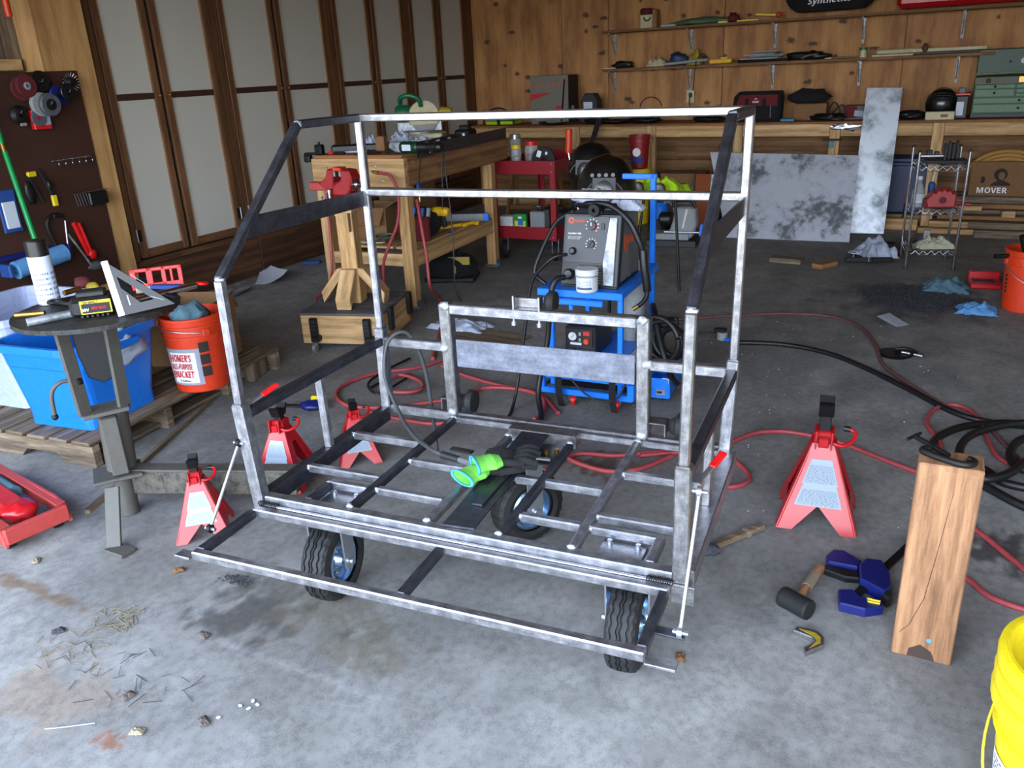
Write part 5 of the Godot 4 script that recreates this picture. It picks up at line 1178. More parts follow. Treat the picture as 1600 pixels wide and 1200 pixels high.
func build_behind() -> void:
	# saw horses behind the red cart
	for q in [[V3(-3.3, 0, -6.7), "brownpine", "orange-brown wooden sawhorse behind the red cart"], [V3(-2.68, 0, -6.7), "sagewood", "green painted sawhorse behind the red cart"]]:
		var t := thing("sawhorse", q[2], "sawhorse", q[0], 0.1)
		for sx in [-1.0, 1.0]:
			for sz in [-1.0, 1.0]:
				part("leg", mb().bar(V3(sx * 0.24, 0.0, sz * 0.14), V3(sx * 0.19, 0.52, sz * 0.03), 0.03, 0.055, 0.003), q[1] + "_v_0", t)
		part("beam", mb().box(V3(0, 0.54, 0), V3(0.55, 0.06, 0.06), 0.004), q[1] + "_u_1", t)
		part("stretcher", mb().box(V3(0, 0.2, 0.10), V3(0.46, 0.05, 0.02), 0.003), q[1] + "_u_0", t)
	# boxes and pieces in front of the back bench
	var fp := thing("filter_panel", "orange rusty furnace filter in a wire frame leaning by the back bench", "filter", V3(-1.827, 0, -6.572) + V3(0.0, 0, -0.35), 0.0)
	fp.basis = pitch(-0.12)
	part("core", mb().box(V3(-0.035, 0.235, 0), V3(0.13, 0.46, 0.03), 0.004), "rust_core", fp)
	part("foil_edge", mb().box(V3(0.055, 0.235, 0), V3(0.05, 0.46, 0.035), 0.004), "galv", fp)
	part("frame_edge", mb().box(V3(-0.105, 0.235, 0), V3(0.012, 0.47, 0.04), 0.003), "black_metal", fp)
	solo("black_grate", mb().box(V3(0, 0.24, 0), V3(0.05, 0.48, 0.06), 0.006), "black_metal", "narrow black grate standing against the sheet metal's left side", "grate", V3(-1.748, 0, -6.592) + V3(0.03, 0, -0.38))
	for k in 3:
		carton("flat_carton", ["brown carton lowest in the pile left of the filter", "grey-brown carton second in the pile left of the filter", "thin carton topmost in the pile left of the filter"][k], V3(-2.017, 0, -6.719) + V3(-0.05 - 0.02 * k, [0.0, 0.17, 0.33][k], -0.55), V3([0.4, 0.36, 0.38][k], [0.17, 0.16, 0.11][k], 0.26), 0.04 * k, ["cardboard", "grey_card", "cardboard"][k], false, "cartons piled by the back bench")
	var rb := bucket("red_bucket", "dark red bucket with round white label upside on the yellow pail", V3(-2.47, 0.49, -7.1), 0.07, 0.088, 0.28, "vise_red")
	part("round_label", mb(V3(0.0, 0.14, 0.078), pitch(PI / 2)).lathe([V2(0, 0.003), V2(0.036, 0.003), V2(0.036, 0.006), V2(0, 0.006)], 24), "white_ink", rb)
	part("label_band", mb(V3(0, 0.05, 0.0)).lathe([V2(0.075, 0), V2(0.0785, 0.05)], 18, false, PI * 0.25, PI * 0.75), "blue_ink", rb)
	var yp := bucket("yellow_pail", "yellow pail under the dark red bucket below the back bench", V3(-2.47, 0, -7.1), 0.085, 0.1, 0.488, "yellow_plastic")
	# welding helmets
	for q in [[V3(-1.46, 0.795, -3.72), 1.0, "black welding helmet hanging upright behind the welder", 0.28], [V3(-1.91, 0.775, -4.6), 0.95, "second black welding helmet behind the nearer helmet", 0.1]]:
		var h := thing("welding_helmet", q[2], "welding helmet", q[0], q[3], "black welding helmets")
		var P := []
		for i in 15:
			var row := []
			var v := i / 14.0
			for k in 25:
				var a := lerpf(-PI * 0.56, PI * 0.56, k / 24.0)
				var dome: float = sqrt(clampf(1.0 - pow(1.0 - v / 0.55, 2.0), 0.0, 1.0)) if v < 0.55 else 1.0 - 0.30 * (v - 0.55) / 0.45
				var w: float = 0.145 * dome
				var dep: float = 0.16 * dome
				row.append(V3(sin(a) * w, 0.17 - v * 0.34, cos(a) * dep - 0.05))
			P.append(row)
		part("shell", mb().slab(P, 0.004), "helmet_black", h)
		part("lens_plate", mb().box(V3(0, 0.02, 0.097), V3(0.11, 0.085, 0.008), 0.003), "charcoal", h, Vector3.ZERO, pitch(-0.12))
		part("shell_ridge", mb().tube(smooth(arc(V3(0, -0.03, 0.098), 0.095, 0.35, PI - 0.35, 14, Vector3.RIGHT, V3(0, 1, -0.16)), 3), 0.003, 6), "grey_plastic", h)
		part("headband", mb().tube(arc(V3(0, -0.02, -0.05), 0.135, 0, TAU, 30, Vector3.RIGHT, V3(0, 0.35, 1)), 0.008, 6), "black_plastic", h)
		if q[1] == 1.0:
			for k in 4: part("control_print", mb(V3(-0.055 + k * 0.032, 0.085, 0.092), pitch(PI / 2 - 0.1)).lathe([V2(0, 0), V2(0.009, 0), V2(0.009, 0.002), V2(0, 0.002)], 12), "grey_ink", h)
		part("hanging_peg", mb().tube([V3(0, 0.12, -0.06), V3(0, 0.13, -0.16)], 0.007, 6), "black_metal", h)
		part("stand_rod", mb().tube([V3(0, 0.13, -0.16), V3(0, -q[0].y + 0.01, -0.16)], 0.009, 8), "black_metal", h)
		part("stand_foot", mb().box(V3(0, -q[0].y + 0.008, -0.14), V3(0.24, 0.016, 0.22), 0.004), "black_metal", h)
	# chop saw on the floor
	var s := thing("cutoff_saw", "grey abrasive cutoff saw with blue knob on the floor", "saw", V3(-1.80, 0, -6.30), 0.1)
	part("base", mb().prism([V2(-0.30, 0), V2(0.02, 0), V2(0.09, 0.0), V2(0.09, 0.05), V2(-0.30, 0.05)], -0.13, 0.1, 0.004), "charcoal", s)
	part("bed", mb().box(V3(-0.12, 0.075, 0.0), V3(0.30, 0.05, 0.16), 0.006), "pale_grey", s)
	part("guard", mb().prism([V2(-0.13, 0.10), V2(-0.02, 0.04), V2(0.05, 0.07), V2(0.085, 0.16), V2(0.075, 0.29), V2(0.03, 0.305), V2(-0.08, 0.30), V2(-0.10, 0.20)], -0.05, 0.06, 0.012), "pale_grey", s)
	part("guard_rib", mb().prism([V2(-0.03, 0.14), V2(-0.01, 0.14), V2(0.02, 0.29), V2(0.0, 0.295)], 0.058, 0.068, 0.003), "white_plastic", s)
	part("handle", mb().tube(smooth([V3(-0.11, 0.29, 0), V3(-0.09, 0.34, 0), V3(0.03, 0.345, 0), V3(0.06, 0.30, 0)], 6), 0.014, 10), "black_plastic", s)
	part("motor", mb(V3(-0.13, 0.20, 0.0), roll(PI / 2)).lathe([V2(0, -0.01), V2(0.05, -0.01), V2(0.055, 0.0), V2(0.055, 0.07), V2(0.04, 0.085), V2(0, 0.085)], 20), "black_plastic", s)
	part("vise_screw", mb().tube([V3(-0.16, 0.115, 0.08), V3(0.12, 0.115, 0.08)], 0.008, 8), "zinc", s)
	part("screw_knob", mb().bar(V3(0.12, 0.09, 0.08), V3(0.13, 0.18, 0.08), 0.022, 0.03, 0.006), "blue_paint", s, Vector3.ZERO, Basis(), "blue knob")
	var vf := thing("vise_fence", "small blue-bodied pump with clear tube left of the cutoff saw", "pump", V3(-2.138, 0, -6.492) + V3(-0.02, 0, -0.25), 0.0)
	part("tank", mb(V3(0, 0.0, 0)).lathe([V2(0, 0), V2(0.09, 0), V2(0.095, 0.02), V2(0.095, 0.12), V2(0, 0.13)], 22), "black_metal", vf)
	part("motor", mb(V3(0, 0.125, 0)).lathe([V2(0, 0), V2(0.07, 0), V2(0.07, 0.10), V2(0.05, 0.13), V2(0, 0.13)], 20), "blue_paint", vf)
	part("clear_tube", mb().tube(smooth([V3(0.03, 0.25, 0.02), V3(0.10, 0.26, 0.05), V3(0.15, 0.16, 0.06), V3(0.14, 0.06, 0.06), V3(0.06, 0.02, 0.08)], 6), 0.008, 8), "pale_grey", vf)
	rag("hi_vis_vest", "bright yellow-green safety vest bundled on the low shelf right of the helmets", V3(-1.61, 0.602, -4.95), V3(0.36, 0.10, 0.22), "hivis", 61, "vest")
	var st := thing("step_stool", "small dark stool on thin legs carrying the yellow-green vest", "stool", V3(-1.60, 0, -4.98))
	part("seat", mb().box(V3(0, 0.585, 0), V3(0.34, 0.03, 0.22), 0.004), "charcoal", st)
	for x in [-0.2, 0.2]: part("leg", mb().tube([V3(x * 0.8, 0, 0.06), V3(x * 0.5, 0.57, 0)], 0.009, 8), "black_metal", st)
	for q in [[V3(-1.685, 0.648, -4.80), "round black goggle cup on the left of the yellow-green vest"], [V3(-1.55, 0.645, -4.80), "round black goggle cup on the right of the yellow-green vest"]]:
		var gg := thing("goggle_cup", q[1], "goggles", q[0])
		part("shell", mb(Vector3.ZERO, pitch(PI / 2)).lathe([V2(0.02, -0.03), V2(0.04, -0.02), V2(0.045, 0.03), V2(0.036, 0.03), V2(0.03, 0.01), V2(0, 0.008)], 22), "black_plastic", gg)
		part("lens", mb(V3(0, 0, 0.012), pitch(PI / 2)).lathe([V2(0, 0.006), V2(0.033, 0.004), V2(0.033, 0)], 20), "helmet_black", gg)

func build_welder() -> void:
	var at := V3(-1.462, 0, -2.955); var tn := 0.05
	var B := yaw(tn)
	var t := thing("welding_cart", "bright blue welded steel cart with casters under the grey welder", "cart", at, tn)
	var tube := func(called: String, a: Vector3, b: Vector3, w := 0.022): part(called, mb().bar(a, b, w, w, 0.003), "blue_paint", t)
	tube.call("front_post", V3(0.05, 0.05, -0.02), V3(0.05, 0.49, -0.02))
	tube.call("front_post", V3(0.352, 0.05, -0.012), V3(0.352, 0.49, -0.012))
	tube.call("rear_post", V3(0.33, 0.05, -0.55), V3(0.33, 0.905, -0.55), 0.024)
	tube.call("rear_post", V3(0.02, 0.05, -0.55), V3(0.02, 0.49, -0.55))
	tube.call("hook_arm", V3(0.345, 0.893, -0.55), V3(0.19, 0.893, -0.55), 0.024)
	for x in [0.02, 0.345]: tube.call("shelf_side_rail", V3(x, 0.495, -0.01), V3(x, 0.495, -0.54), 0.03)
	tube.call("shelf_front_rail", V3(0.0, 0.497, -0.005), V3(0.366, 0.497, -0.005), 0.03)
	tube.call("tray_lip", V3(0.03, 0.468, 0.02), V3(0.29, 0.468, 0.02), 0.024)
	tube.call("lip_bracket", V3(0.15, 0.43, 0.012), V3(0.15, 0.46, 0.012), 0.016)
	part("shelf_plate", mb().box(V3(0.18, 0.509, -0.27), V3(0.36, 0.005, 0.55), 0.001), "blue_paint", t)
	tube.call("base_front_rail", V3(0.0, 0.067, 0.0), V3(0.41, 0.067, 0.0), 0.026)
	tube.call("base_front_rail", V3(0.0, 0.128, -0.01), V3(0.41, 0.128, -0.01), 0.02)
	tube.call("base_end", V3(0.008, 0.06, 0.0), V3(0.008, 0.13, 0.0), 0.024)
	tube.call("base_end", V3(0.402, 0.06, 0.0), V3(0.402, 0.13, 0.0), 0.03)
	for x in [0.01, 0.40]: tube.call("base_side_rail", V3(x, 0.067, 0.0), V3(x, 0.067, -0.56), 0.024)
	tube.call("base_rear_rail", V3(0.0, 0.067, -0.56), V3(0.41, 0.067, -0.56), 0.024)
	part("base_tray", mb().box(V3(0.205, 0.086, -0.28), V3(0.38, 0.006, 0.55), 0.001), "charcoal", t)
	part("middle_shelf", mb().box(V3(0.19, 0.196, -0.24), V3(0.30, 0.006, 0.42), 0.001), "blue_paint", t)
	tube.call("shelf_support", V3(0.05, 0.19, -0.03), V3(0.35, 0.19, -0.03), 0.014)
	for q in [[0.13, -0.03, 0.5], [0.33, -0.03, 0.35], [0.06, -0.5, 0.0], [0.35, -0.5, 0.0]]:
		caster_small(t, V3(q[0], 0.055, q[1]), 0.0245 * 1.0, 0.018, "red_plastic", "galv", q[2])
	# sliding drawer box beside the base
	var d := thing("steel_bin", "blue steel bin with a bright runner beside the welding cart", "bin", V3(-1.035, 0.0, -3.13), 0.12)
	var b := mb().box(V3(0.03, 0.025, -0.14), V3(0.11, 0.006, 0.28), 0.001)
	for k in [[V3(0.03, 0.065, 0.0), V3(0.11, 0.09, 0.006)], [V3(0.03, 0.065, -0.28), V3(0.11, 0.09, 0.006)], [V3(-0.025, 0.065, -0.14), V3(0.006, 0.09, 0.28)], [V3(0.085, 0.065, -0.14), V3(0.006, 0.09, 0.28)]]: b.box(k[0], k[1], 0.001)
	part("body", b, "blue_paint", d)
	part("runner", mb().box(V3(0.05, 0.05, 0.006), V3(0.04, 0.026, 0.006), 0.001), "zinc", d)
	part("runner_slot", mb().box(V3(0.045, 0.05, 0.0095), V3(0.022, 0.01, 0.002), 0.0), "black_ink", d)
	part("hook", mb().tube([V3(0.055, 0.11, 0.0), V3(0.075, 0.112, 0.004), V3(0.082, 0.108, 0.006), V3(0.082, 0.092, 0.006)], 0.003, 6), "zinc", d)
	for s in [V3(0.0, 0.011, -0.04), V3(0.06, 0.011, -0.24), V3(0.06, 0.011, -0.04), V3(0.0, 0.011, -0.24)]:
		part("foot", mb().box(s, V3(0.03, 0.022, 0.03), 0.004), "rubber", d)
	# welder
	var wd := thing("wire_welder", "grey wire welder with sloped dark control panel and vents", "welder", at + B * V3(0.088, 0.512, -0.045), tn)
	var W := 0.235; var Hh := 0.283
	var side := mb(Vector3.ZERO, yaw(PI / 2))
	side.prism([V2(0.02, 0.012), V2(0.30, 0.012), V2(0.30, Hh - 0.02), V2(0.285, Hh), V2(0.085, Hh - 0.002)].map(func(q): return V2(-q.x + 0.0, q.y) * V2(-1, 1)), 0.0, W, 0.004)
	part("case", side, "welder_grey", wd)
	var fz := mb(Vector3.ZERO, yaw(PI / 2))
	fz.prism([V2(0.0, 0.004), V2(0.035, 0.004), V2(0.1, Hh - 0.004), V2(0.085, Hh + 0.004), V2(0.066, Hh + 0.002)], -0.006, W + 0.004, 0.004)
	part("bezel", fz, "charcoal", wd, Vector3.ZERO, Basis(), "black front bezel")
	part("base", mb().box(V3(W / 2, 0.006, -0.15), V3(W, 0.012, 0.30), 0.002), "black_plastic", wd)
	var lean := atan2(0.066, Hh)
	var P := pitch(-lean)
	var o := V3(0, 0.004, 0.001)
	var pan := func(u: float, v: float, z := 0.0) -> Vector3: return o + P * V3(u, v, z)
	part("control_panel", mb().box(V3(0.098, 0.19, 0.001), V3(0.18, 0.185, 0.004), 0.0015), "panel_dark", wd, o, P, "dark grey control panel")
	part("bezel_edge", mb().prism([V2(0.19, 0.28), V2(0.222, 0.28), V2(0.222, 0.01), V2(0.18, 0.01), V2(0.172, 0.1)], 0.0, 0.006, 0.002), "galv", wd, o, P, "brighter curved bezel edge")
	for k in 8:
		part("vent_slot", mb().box(V3(0.118, 0.086 - k * 0.0105, 0.003), V3(0.1, 0.0045, 0.004), 0.0), "black_ink", wd, o, P)
	for k in 7:
		part("vent_bar", mb().box(V3(0.118, 0.0808 - k * 0.0105, 0.004), V3(0.1, 0.003, 0.005), 0.001), "pale_grey", wd, o, P)
	part("logo_ring", mb().ring_prism(circle(0.0125, 20), circle(0.006, 20), 0, 0.0012), "orange_ink", wd, pan.call(0.028, 0.264, 0.003), P)
	txt("HOBART", 0.011, "orange_ink", wd, pan.call(0.065, 0.263, 0.0035), P, 0.044, true)
	txt("Handler 190", 0.007, "white_ink", wd, pan.call(0.045, 0.213, 0.0035), P, 0.055, true)
	txt("Wire Feed Welder", 0.0045, "white_ink", wd, pan.call(0.047, 0.199, 0.0035), P, 0.06)
	txt("MIG/Flux Cored", 0.0045, "white_ink", wd, pan.call(0.043, 0.192, 0.0035), P, 0.05)
	for q in [[0.118, 0.245, 0.018], [0.118, 0.172, 0.015]]:
		part("dial", mb(pan.call(q[0], q[1], 0.003), P * pitch(PI / 2)).lathe([V2(q[2], 0), V2(q[2] * 0.9, 0.009), V2(0, 0.010)], 24), "charcoal", wd)
		for k in 9:
			var a := -0.8 + k * 0.55
			part("dial_mark", mb().box(Vector3.ZERO, V3(0.0055, 0.003, 0.001), 0.0), "white_ink", wd, pan.call(q[0] + cos(a) * q[2] * 1.45, q[1] + sin(a) * q[2] * 1.45, 0.0035), P * roll(a))
		part("dial_pointer", mb().box(Vector3.ZERO, V3(0.004, q[2] * (0.8 if q[2] > 0.017 else 2.6), 0.004), 0.001), "white_ink" if q[2] > 0.017 else "black_plastic", wd, pan.call(q[0] - 0.002, q[1] + (0.006 if q[2] > 0.017 else 0.0), 0.014), P * roll(0.1 if q[2] > 0.017 else -0.6))
	part("dial_arc", mb().tube(arc(Vector3.ZERO, 0.0215, -1.2, 0.9, 12), 0.0018, 5), "orange_ink", wd, pan.call(0.118, 0.245, 0.003), P)
	part("rocker_switch", mb().box(Vector3.ZERO, V3(0.014, 0.024, 0.006), 0.002), "charcoal", wd, pan.call(0.164, 0.243, 0.004), P)
	part("socket", mb(pan.call(0.042, 0.142, 0.003), P * pitch(PI / 2)).lathe([V2(0.015, 0), V2(0.015, 0.01), V2(0.01, 0.016), V2(0, 0.016)], 16), "black_plastic", wd)
	part("gun_socket", mb(pan.call(0.032, 0.048, 0.0), P * pitch(PI / 2)).lathe([V2(0.022, 0), V2(0.022, 0.018), V2(0.016, 0.024), V2(0, 0.024)], 18), "black_plastic", wd)
	var SB := yaw(PI / 2)
	part("side_logo_ring", mb().ring_prism(circle(0.026, 24), circle(0.012, 24), 0, 0.001), "orange_ink", wd, V3(W + 0.001, 0.165, -0.12), SB * Basis().scaled(V3(0.8, 1.45, 1)))
	txt("HOBART", 0.032, "orange_ink", wd, V3(W + 0.0012, 0.172, -0.215), SB, 0.13, true)
	for k in 3: part("case_screw", mb(V3(W, 0.022, -0.05 - k * 0.08), roll(-PI / 2)).lathe([V2(0.003, 0), V2(0.003, 0.002), V2(0, 0.002)], 8), "black_metal", wd)
	part("top_handle", mb().tube([V3(0.14, Hh, -0.10), V3(0.14, Hh + 0.02, -0.10), V3(0.14, Hh + 0.02, -0.2), V3(0.14, Hh, -0.2)], 0.009, 8), "black_plastic", wd)
	# gun and cables
	var top := at + B * V3(0.24, 0.825, -0.15)
	var W2 := func(x: float, y: float, z: float) -> Vector3: return at + B * V3(x, y, z)
	var gp := thing("welding_gun", "black welding gun with thick cable hanging down the welder's right side", "welding gun", W2.call(0.41, 0.63, -0.12))
	var c0: Vector3 = gp.position
	var path := smooth([W2.call(0.10, 0.822, -0.19) - c0, W2.call(0.18, 0.836, -0.14) - c0, W2.call(0.27, 0.832, -0.13) - c0, W2.call(0.352, 0.78, -0.11) - c0, W2.call(0.395, 0.70, -0.11) - c0, V3(0, 0.02, 0.0)], 7)
	part("cable", mb().tube(path, 0.0125, 10), "cable_black", gp)
	part("grip", mb().tube(smooth([V3(0, 0.03, 0), V3(0.008, -0.04, 0.005), V3(0.016, -0.10, 0.0), V3(0.018, -0.135, -0.005)], 5), 0.0165, 12), "black_plastic", gp)
	part("neck", mb().tube(smooth([V3(0.018, -0.13, -0.005), V3(0.016, -0.16, 0.0), V3(0.0, -0.185, 0.005), V3(-0.018, -0.20, 0.01)], 5), 0.009, 10), "black_metal", gp)
	part("nozzle", mb().tube([V3(-0.014, -0.197, 0.01), V3(-0.035, -0.212, 0.014)], 0.009, 12), "brass", gp)
	part("trigger", mb().box(V3(-0.012, -0.03, 0.0), V3(0.016, 0.05, 0.012), 0.004), "charcoal", gp)
	hose("gun_lead", "thick black lead from the welder's front socket down past the blue cart", [W2.call(0.12, 0.562, 0.0), W2.call(0.10, 0.562, 0.03), W2.call(0.085, 0.53, 0.05), W2.call(0.075, 0.44, 0.06), W2.call(0.06, 0.30, 0.06), W2.call(0.03, 0.10, 0.10), V3(-1.374, 0.012, -2.762), V3(-1.398, 0.012, -2.663)], 0.012, "cable_black", "cable")
	hose("ground_lead", "thin black lead dangling beside the thick lead on the blue cart", [W2.call(0.13, 0.655, -0.005), W2.call(0.09, 0.65, 0.03), W2.call(0.03, 0.60, 0.03), W2.call(-0.02, 0.53, 0.02), W2.call(-0.05, 0.35, 0.03), W2.call(-0.08, 0.12, 0.06), V3(-1.534, 0.01, -2.813), V3(-1.501, 0.01, -2.682)], 0.007, "cable_black", "cable")
	hose("power_lead", "black lead hanging left of the red cart wheel behind the welder", [W2.call(0.10, 0.80, -0.16), W2.call(0.04, 0.76, -0.12), W2.call(0.0, 0.66, -0.06), W2.call(-0.02, 0.57, -0.02), W2.call(0.03, 0.525, -0.015)], 0.009, "cable_black", "cable")
	for q in [[0.10, 0.12, 0.055, "flat black strap hanging over the cart's base rail at its left end"], [0.335, 0.13, 0.05, "flat black strap hanging over the cart's base rail near its right end"]]:
		var sp := []
		for i in 12:
			var y := 0.20 - i * 0.018
			sp.append([W2.call(q[0] - 0.014, y, 0.022 + 0.03 * sin(i * 0.3)) , W2.call(q[0] + 0.014, y, 0.022 + 0.03 * sin(i * 0.3))])
		var cen: Vector3 = sp[11][0]
		var P2 := []
		for r in sp: P2.append([r[0] - cen, r[1] - cen])
		solo("strap", mb().slab(P2, 0.003), "black_cloth", q[3], "strap", cen)
	hose("thin_wire", "thin black wire drooping across the blue cart's lower rails", [W2.call(0.14, 0.14, 0.02), W2.call(0.20, 0.09, 0.035), W2.call(0.27, 0.06, 0.045), W2.call(0.35, 0.075, 0.04), W2.call(0.39, 0.15, 0.03)], 0.004, "cable_black", "wire")
	# what lies on top
	var jr := thing("grease_jar", "white plastic jar with printed label standing before the welder", "jar", at + B * V3(0.215, 0.5125, 0.0) , tn)
	part("body", mb().lathe([V2(0, 0), V2(0.041, 0), V2(0.044, 0.004), V2(0.044, 0.068), V2(0.040, 0.07)], 32), "white_plastic", jr)
	part("lid", mb().lathe([V2(0.0455, 0.068), V2(0.0455, 0.088), V2(0.043, 0.092), V2(0, 0.092)], 32), "white_plastic", jr)
	part("label", mb().lathe([V2(0.0445, 0.014), V2(0.0445, 0.056)], 14, false, PI * 0.25, PI * 0.72), "print_white", jr)
	part("rim", mb().lathe([V2(0.0455, 0.062), V2(0.0465, 0.064), V2(0.0465, 0.068), V2(0.0455, 0.069)], 32), "pale_grey", jr)
	solo("respirator", mb().blob(V3(0, 0.03, 0), V3(0.15, 0.07, 0.10), 71, 0.25, 1.8, 20, true), "rag_white", "white and grey mask lying on top of the welder", "mask", W2.call(0.17, 0.822, -0.20), 0.3)
	solo("cable_clamp", mb(V3(0, 0.018, 0), pitch(PI / 2)).lathe([V2(0.008, -0.012), V2(0.024, -0.012), V2(0.028, 0), V2(0.024, 0.012), V2(0.008, 0.012), V2(0.008, -0.012)], 16), "cast_iron", "dark round clamp on the welder's front top edge", "clamp", W2.call(0.215, 0.80, -0.10))
	hose("cable_coil", "black cable coiled on top of the welder around the mask", arc(W2.call(0.19, 0.822, -0.22), 0.10, 0.5, 6.6, 22, Vector3.RIGHT, V3(0, 0, 0.5)), 0.011, "cable_black", "cable")
	rag("work_gloves", "pale bunched work gloves at the back right of the welder top", W2.call(0.30, 0.80, -0.23), V3(0.16, 0.06, 0.08), "rag_white", 74, "gloves")
	# plasma cutter on the middle shelf
	var pc := thing("plasma_cutter", "small black plasma cutter with gauge and red display under the welder", "plasma cutter", at + B * V3(0.085, 0.2, -0.08), tn)
	part("case", mb().box(V3(0.068, 0.066, -0.11), V3(0.136, 0.132, 0.22), 0.006), "charcoal", pc)
	part("face", mb().box(V3(0.066, 0.085, 0.003), V3(0.118, 0.08, 0.006), 0.002), "black_plastic", pc)
	part("gauge", mb(V3(0.036, 0.09, 0.006), pitch(PI / 2)).lathe([V2(0.018, 0), V2(0.018, 0.005), V2(0.015, 0.006), V2(0, 0.005)], 22), "white_plastic", pc)
	part("gauge_needle", mb().bar(V3(0.03, 0.084, 0.0125), V3(0.044, 0.098, 0.0125), 0.002, 0.002, 0.0), "black_ink", pc)
	part("display", mb().box(V3(0.098, 0.106, 0.007), V3(0.028, 0.018, 0.003), 0.0), "red_ink", pc)
	part("dial", mb(V3(0.098, 0.072, 0.006), pitch(PI / 2)).lathe([V2(0.014, 0), V2(0.011, 0.01), V2(0, 0.01)], 18), "orange_plastic", pc)
	part("indicator", mb().box(V3(0.068, 0.102, 0.007), V3(0.01, 0.014, 0.002), 0.0), "pale_grey", pc)
	part("indicator", mb().box(V3(0.068, 0.076, 0.007), V3(0.01, 0.014, 0.002), 0.0), "pale_grey", pc)
	part("name_strip", mb().box(V3(0.05, 0.058, 0.0065), V3(0.05, 0.01, 0.001), 0.0), "print_pale", pc)
	part("socket", mb(V3(0.04, 0.022, 0.0), pitch(PI / 2)).lathe([V2(0.012, 0), V2(0.012, 0.016), V2(0, 0.018)], 14), "black_plastic", pc)
	for k in 3: part("louvre", mb().box(V3(0.068, 0.036 - k * 0.009, 0.002), V3(0.118, 0.003, 0.006), 0.001), "black_plastic", pc)
	# gas bottle behind and coils on the right
	var gb := thing("gas_bottle", "grey steel gas bottle standing behind the welding cart's right post", "gas bottle", W2.call(0.285, 0.0895, -0.40))
	part("body", mb().lathe([V2(0, 0), V2(0.052, 0), V2(0.056, 0.006), V2(0.056, 0.32), V2(0.045, 0.36), V2(0.02, 0.378), V2(0.02, 0.39), V2(0, 0.39)], 28, true), "pale_grey", gb)
	part("valve", mb(V3(0, 0.385, 0)).lathe([V2(0.012, 0), V2(0.012, 0.012), V2(0, 0.014)], 10), "brass", gb)
	for k in 4:
		hose("cable_loop", ["outer black cable loop hung at the welding cart's right side", "second black cable loop hung at the welding cart's right side", "third black cable loop hung at the welding cart's right side", "inner black cable loop hung at the welding cart's right side"][k], arc(W2.call(0.44 + 0.016 * k, 0.245 - 0.012 * k, -0.26 - 0.03 * k), 0.10 - 0.012 * k, 0.3 + k * 0.2, 6.5 + k * 0.2, 22, V3(1, 0, 0.25).normalized(), V3(0, 1, 0)), 0.0125, "cable_black", "cable")
	hose("heavy_lead", "heavy black lead sloping from the blue post to the drawer", [W2.call(0.365, 0.34, -0.45), W2.call(0.40, 0.33, -0.35), W2.call(0.46, 0.22, -0.25), W2.call(0.52, 0.12, -0.18), V3(-0.875, 0.12, -3.035)], 0.014, "cable_black", "cable")
	var rm := thing("torch_head", "small black torch head with wire lying right of the tall blue post", "torch", V3(-1.288, 0, -4.252) + V3(0, 0.012, 0), -0.7)
	part("handle", mb().bar(V3(-0.06, 0.0, 0), V3(0.06, 0.03, 0), 0.024, 0.02, 0.006), "black_plastic", rm)
	part("tip", mb().bar(V3(0.055, 0.03, 0), V3(0.07, -0.004, 0), 0.014, 0.014, 0.004), "black_metal", rm)

func shelf_bracket(x: float, y: float) -> void:
	var t := thing("shelf_bracket", "pale steel bracket under the %s wall shelf, %s" % ["middle" if y < 1.5 else "upper", {-2.98: "at its far end by the cupboards", -2.25: "above the wall outlet", -1.515: "above the red tool bag", -0.81: "left of the tall sheet's top", -0.085: "nearest the green toolbox"}[x]], "bracket", V3(x, y, ZW + 0.0), 0.0, "shelf brackets on the back wall")
	part("wall_leg", mb().box(V3(0, -0.1, 0.004), V3(0.022, 0.2, 0.006), 0.001), "galv", t)
	part("shelf_leg", mb().box(V3(0, -0.004, 0.09), V3(0.022, 0.005, 0.17), 0.001), "galv", t)
	part("strut", mb().bar(V3(0, -0.17, 0.006), V3(0, -0.010, 0.14), 0.008, 0.006, 0.001), "galv", t)

func build_back() -> void:
	build_back_bench()
	build_shelves()
	build_bench_goods()
	build_sheets()
	build_rack()
	build_lumber()

func build_back_bench() -> void:
	var t := thing("long_bench", "long pine wall bench on square posts along the plywood wall", "workbench", V3(-1.5, 0, ZB))
	var X0 := -4.35 + 1.5; var X1 := 2.0 + 1.5
	part("top_panel", mb().box(V3((X0 + X1) / 2, 0.832, -0.235), V3(X1 - X0, 0.018, 0.48), 0.002), "ply_u_2", t)
	var legs := [-3.19, -2.45, -1.68, -0.90, -0.15, 0.62, 1.4]
	var prev := X0
	for i in legs.size():
		var x: float = legs[i] + 1.5
		board("post", t, V3(x, 0.411, -0.02), V3(0.078, 0.822, 0.05), "pine", 0.003)
		board("face_board", t, V3((prev + x - 0.041) / 2, 0.774, -0.022), V3(x - 0.041 - prev, 0.096, 0.036), "pine", 0.003)
		prev = x + 0.041
	board("face_board", t, V3((prev + X1) / 2, 0.774, -0.022), V3(X1 - prev, 0.096, 0.036), "pine", 0.003)
	for k in 3:
		var bd := board("back_board", t, V3((X0 + X1) / 2, 0.12 + k * 0.245, -0.46), V3(X1 - X0, 0.238, 0.02), "brownpine", 0.003)
	board("bottom_sill", t, V3((X0 + X1) / 2, 0.045, -0.43), V3(X1 - X0, 0.09, 0.04), "pine", 0.003)

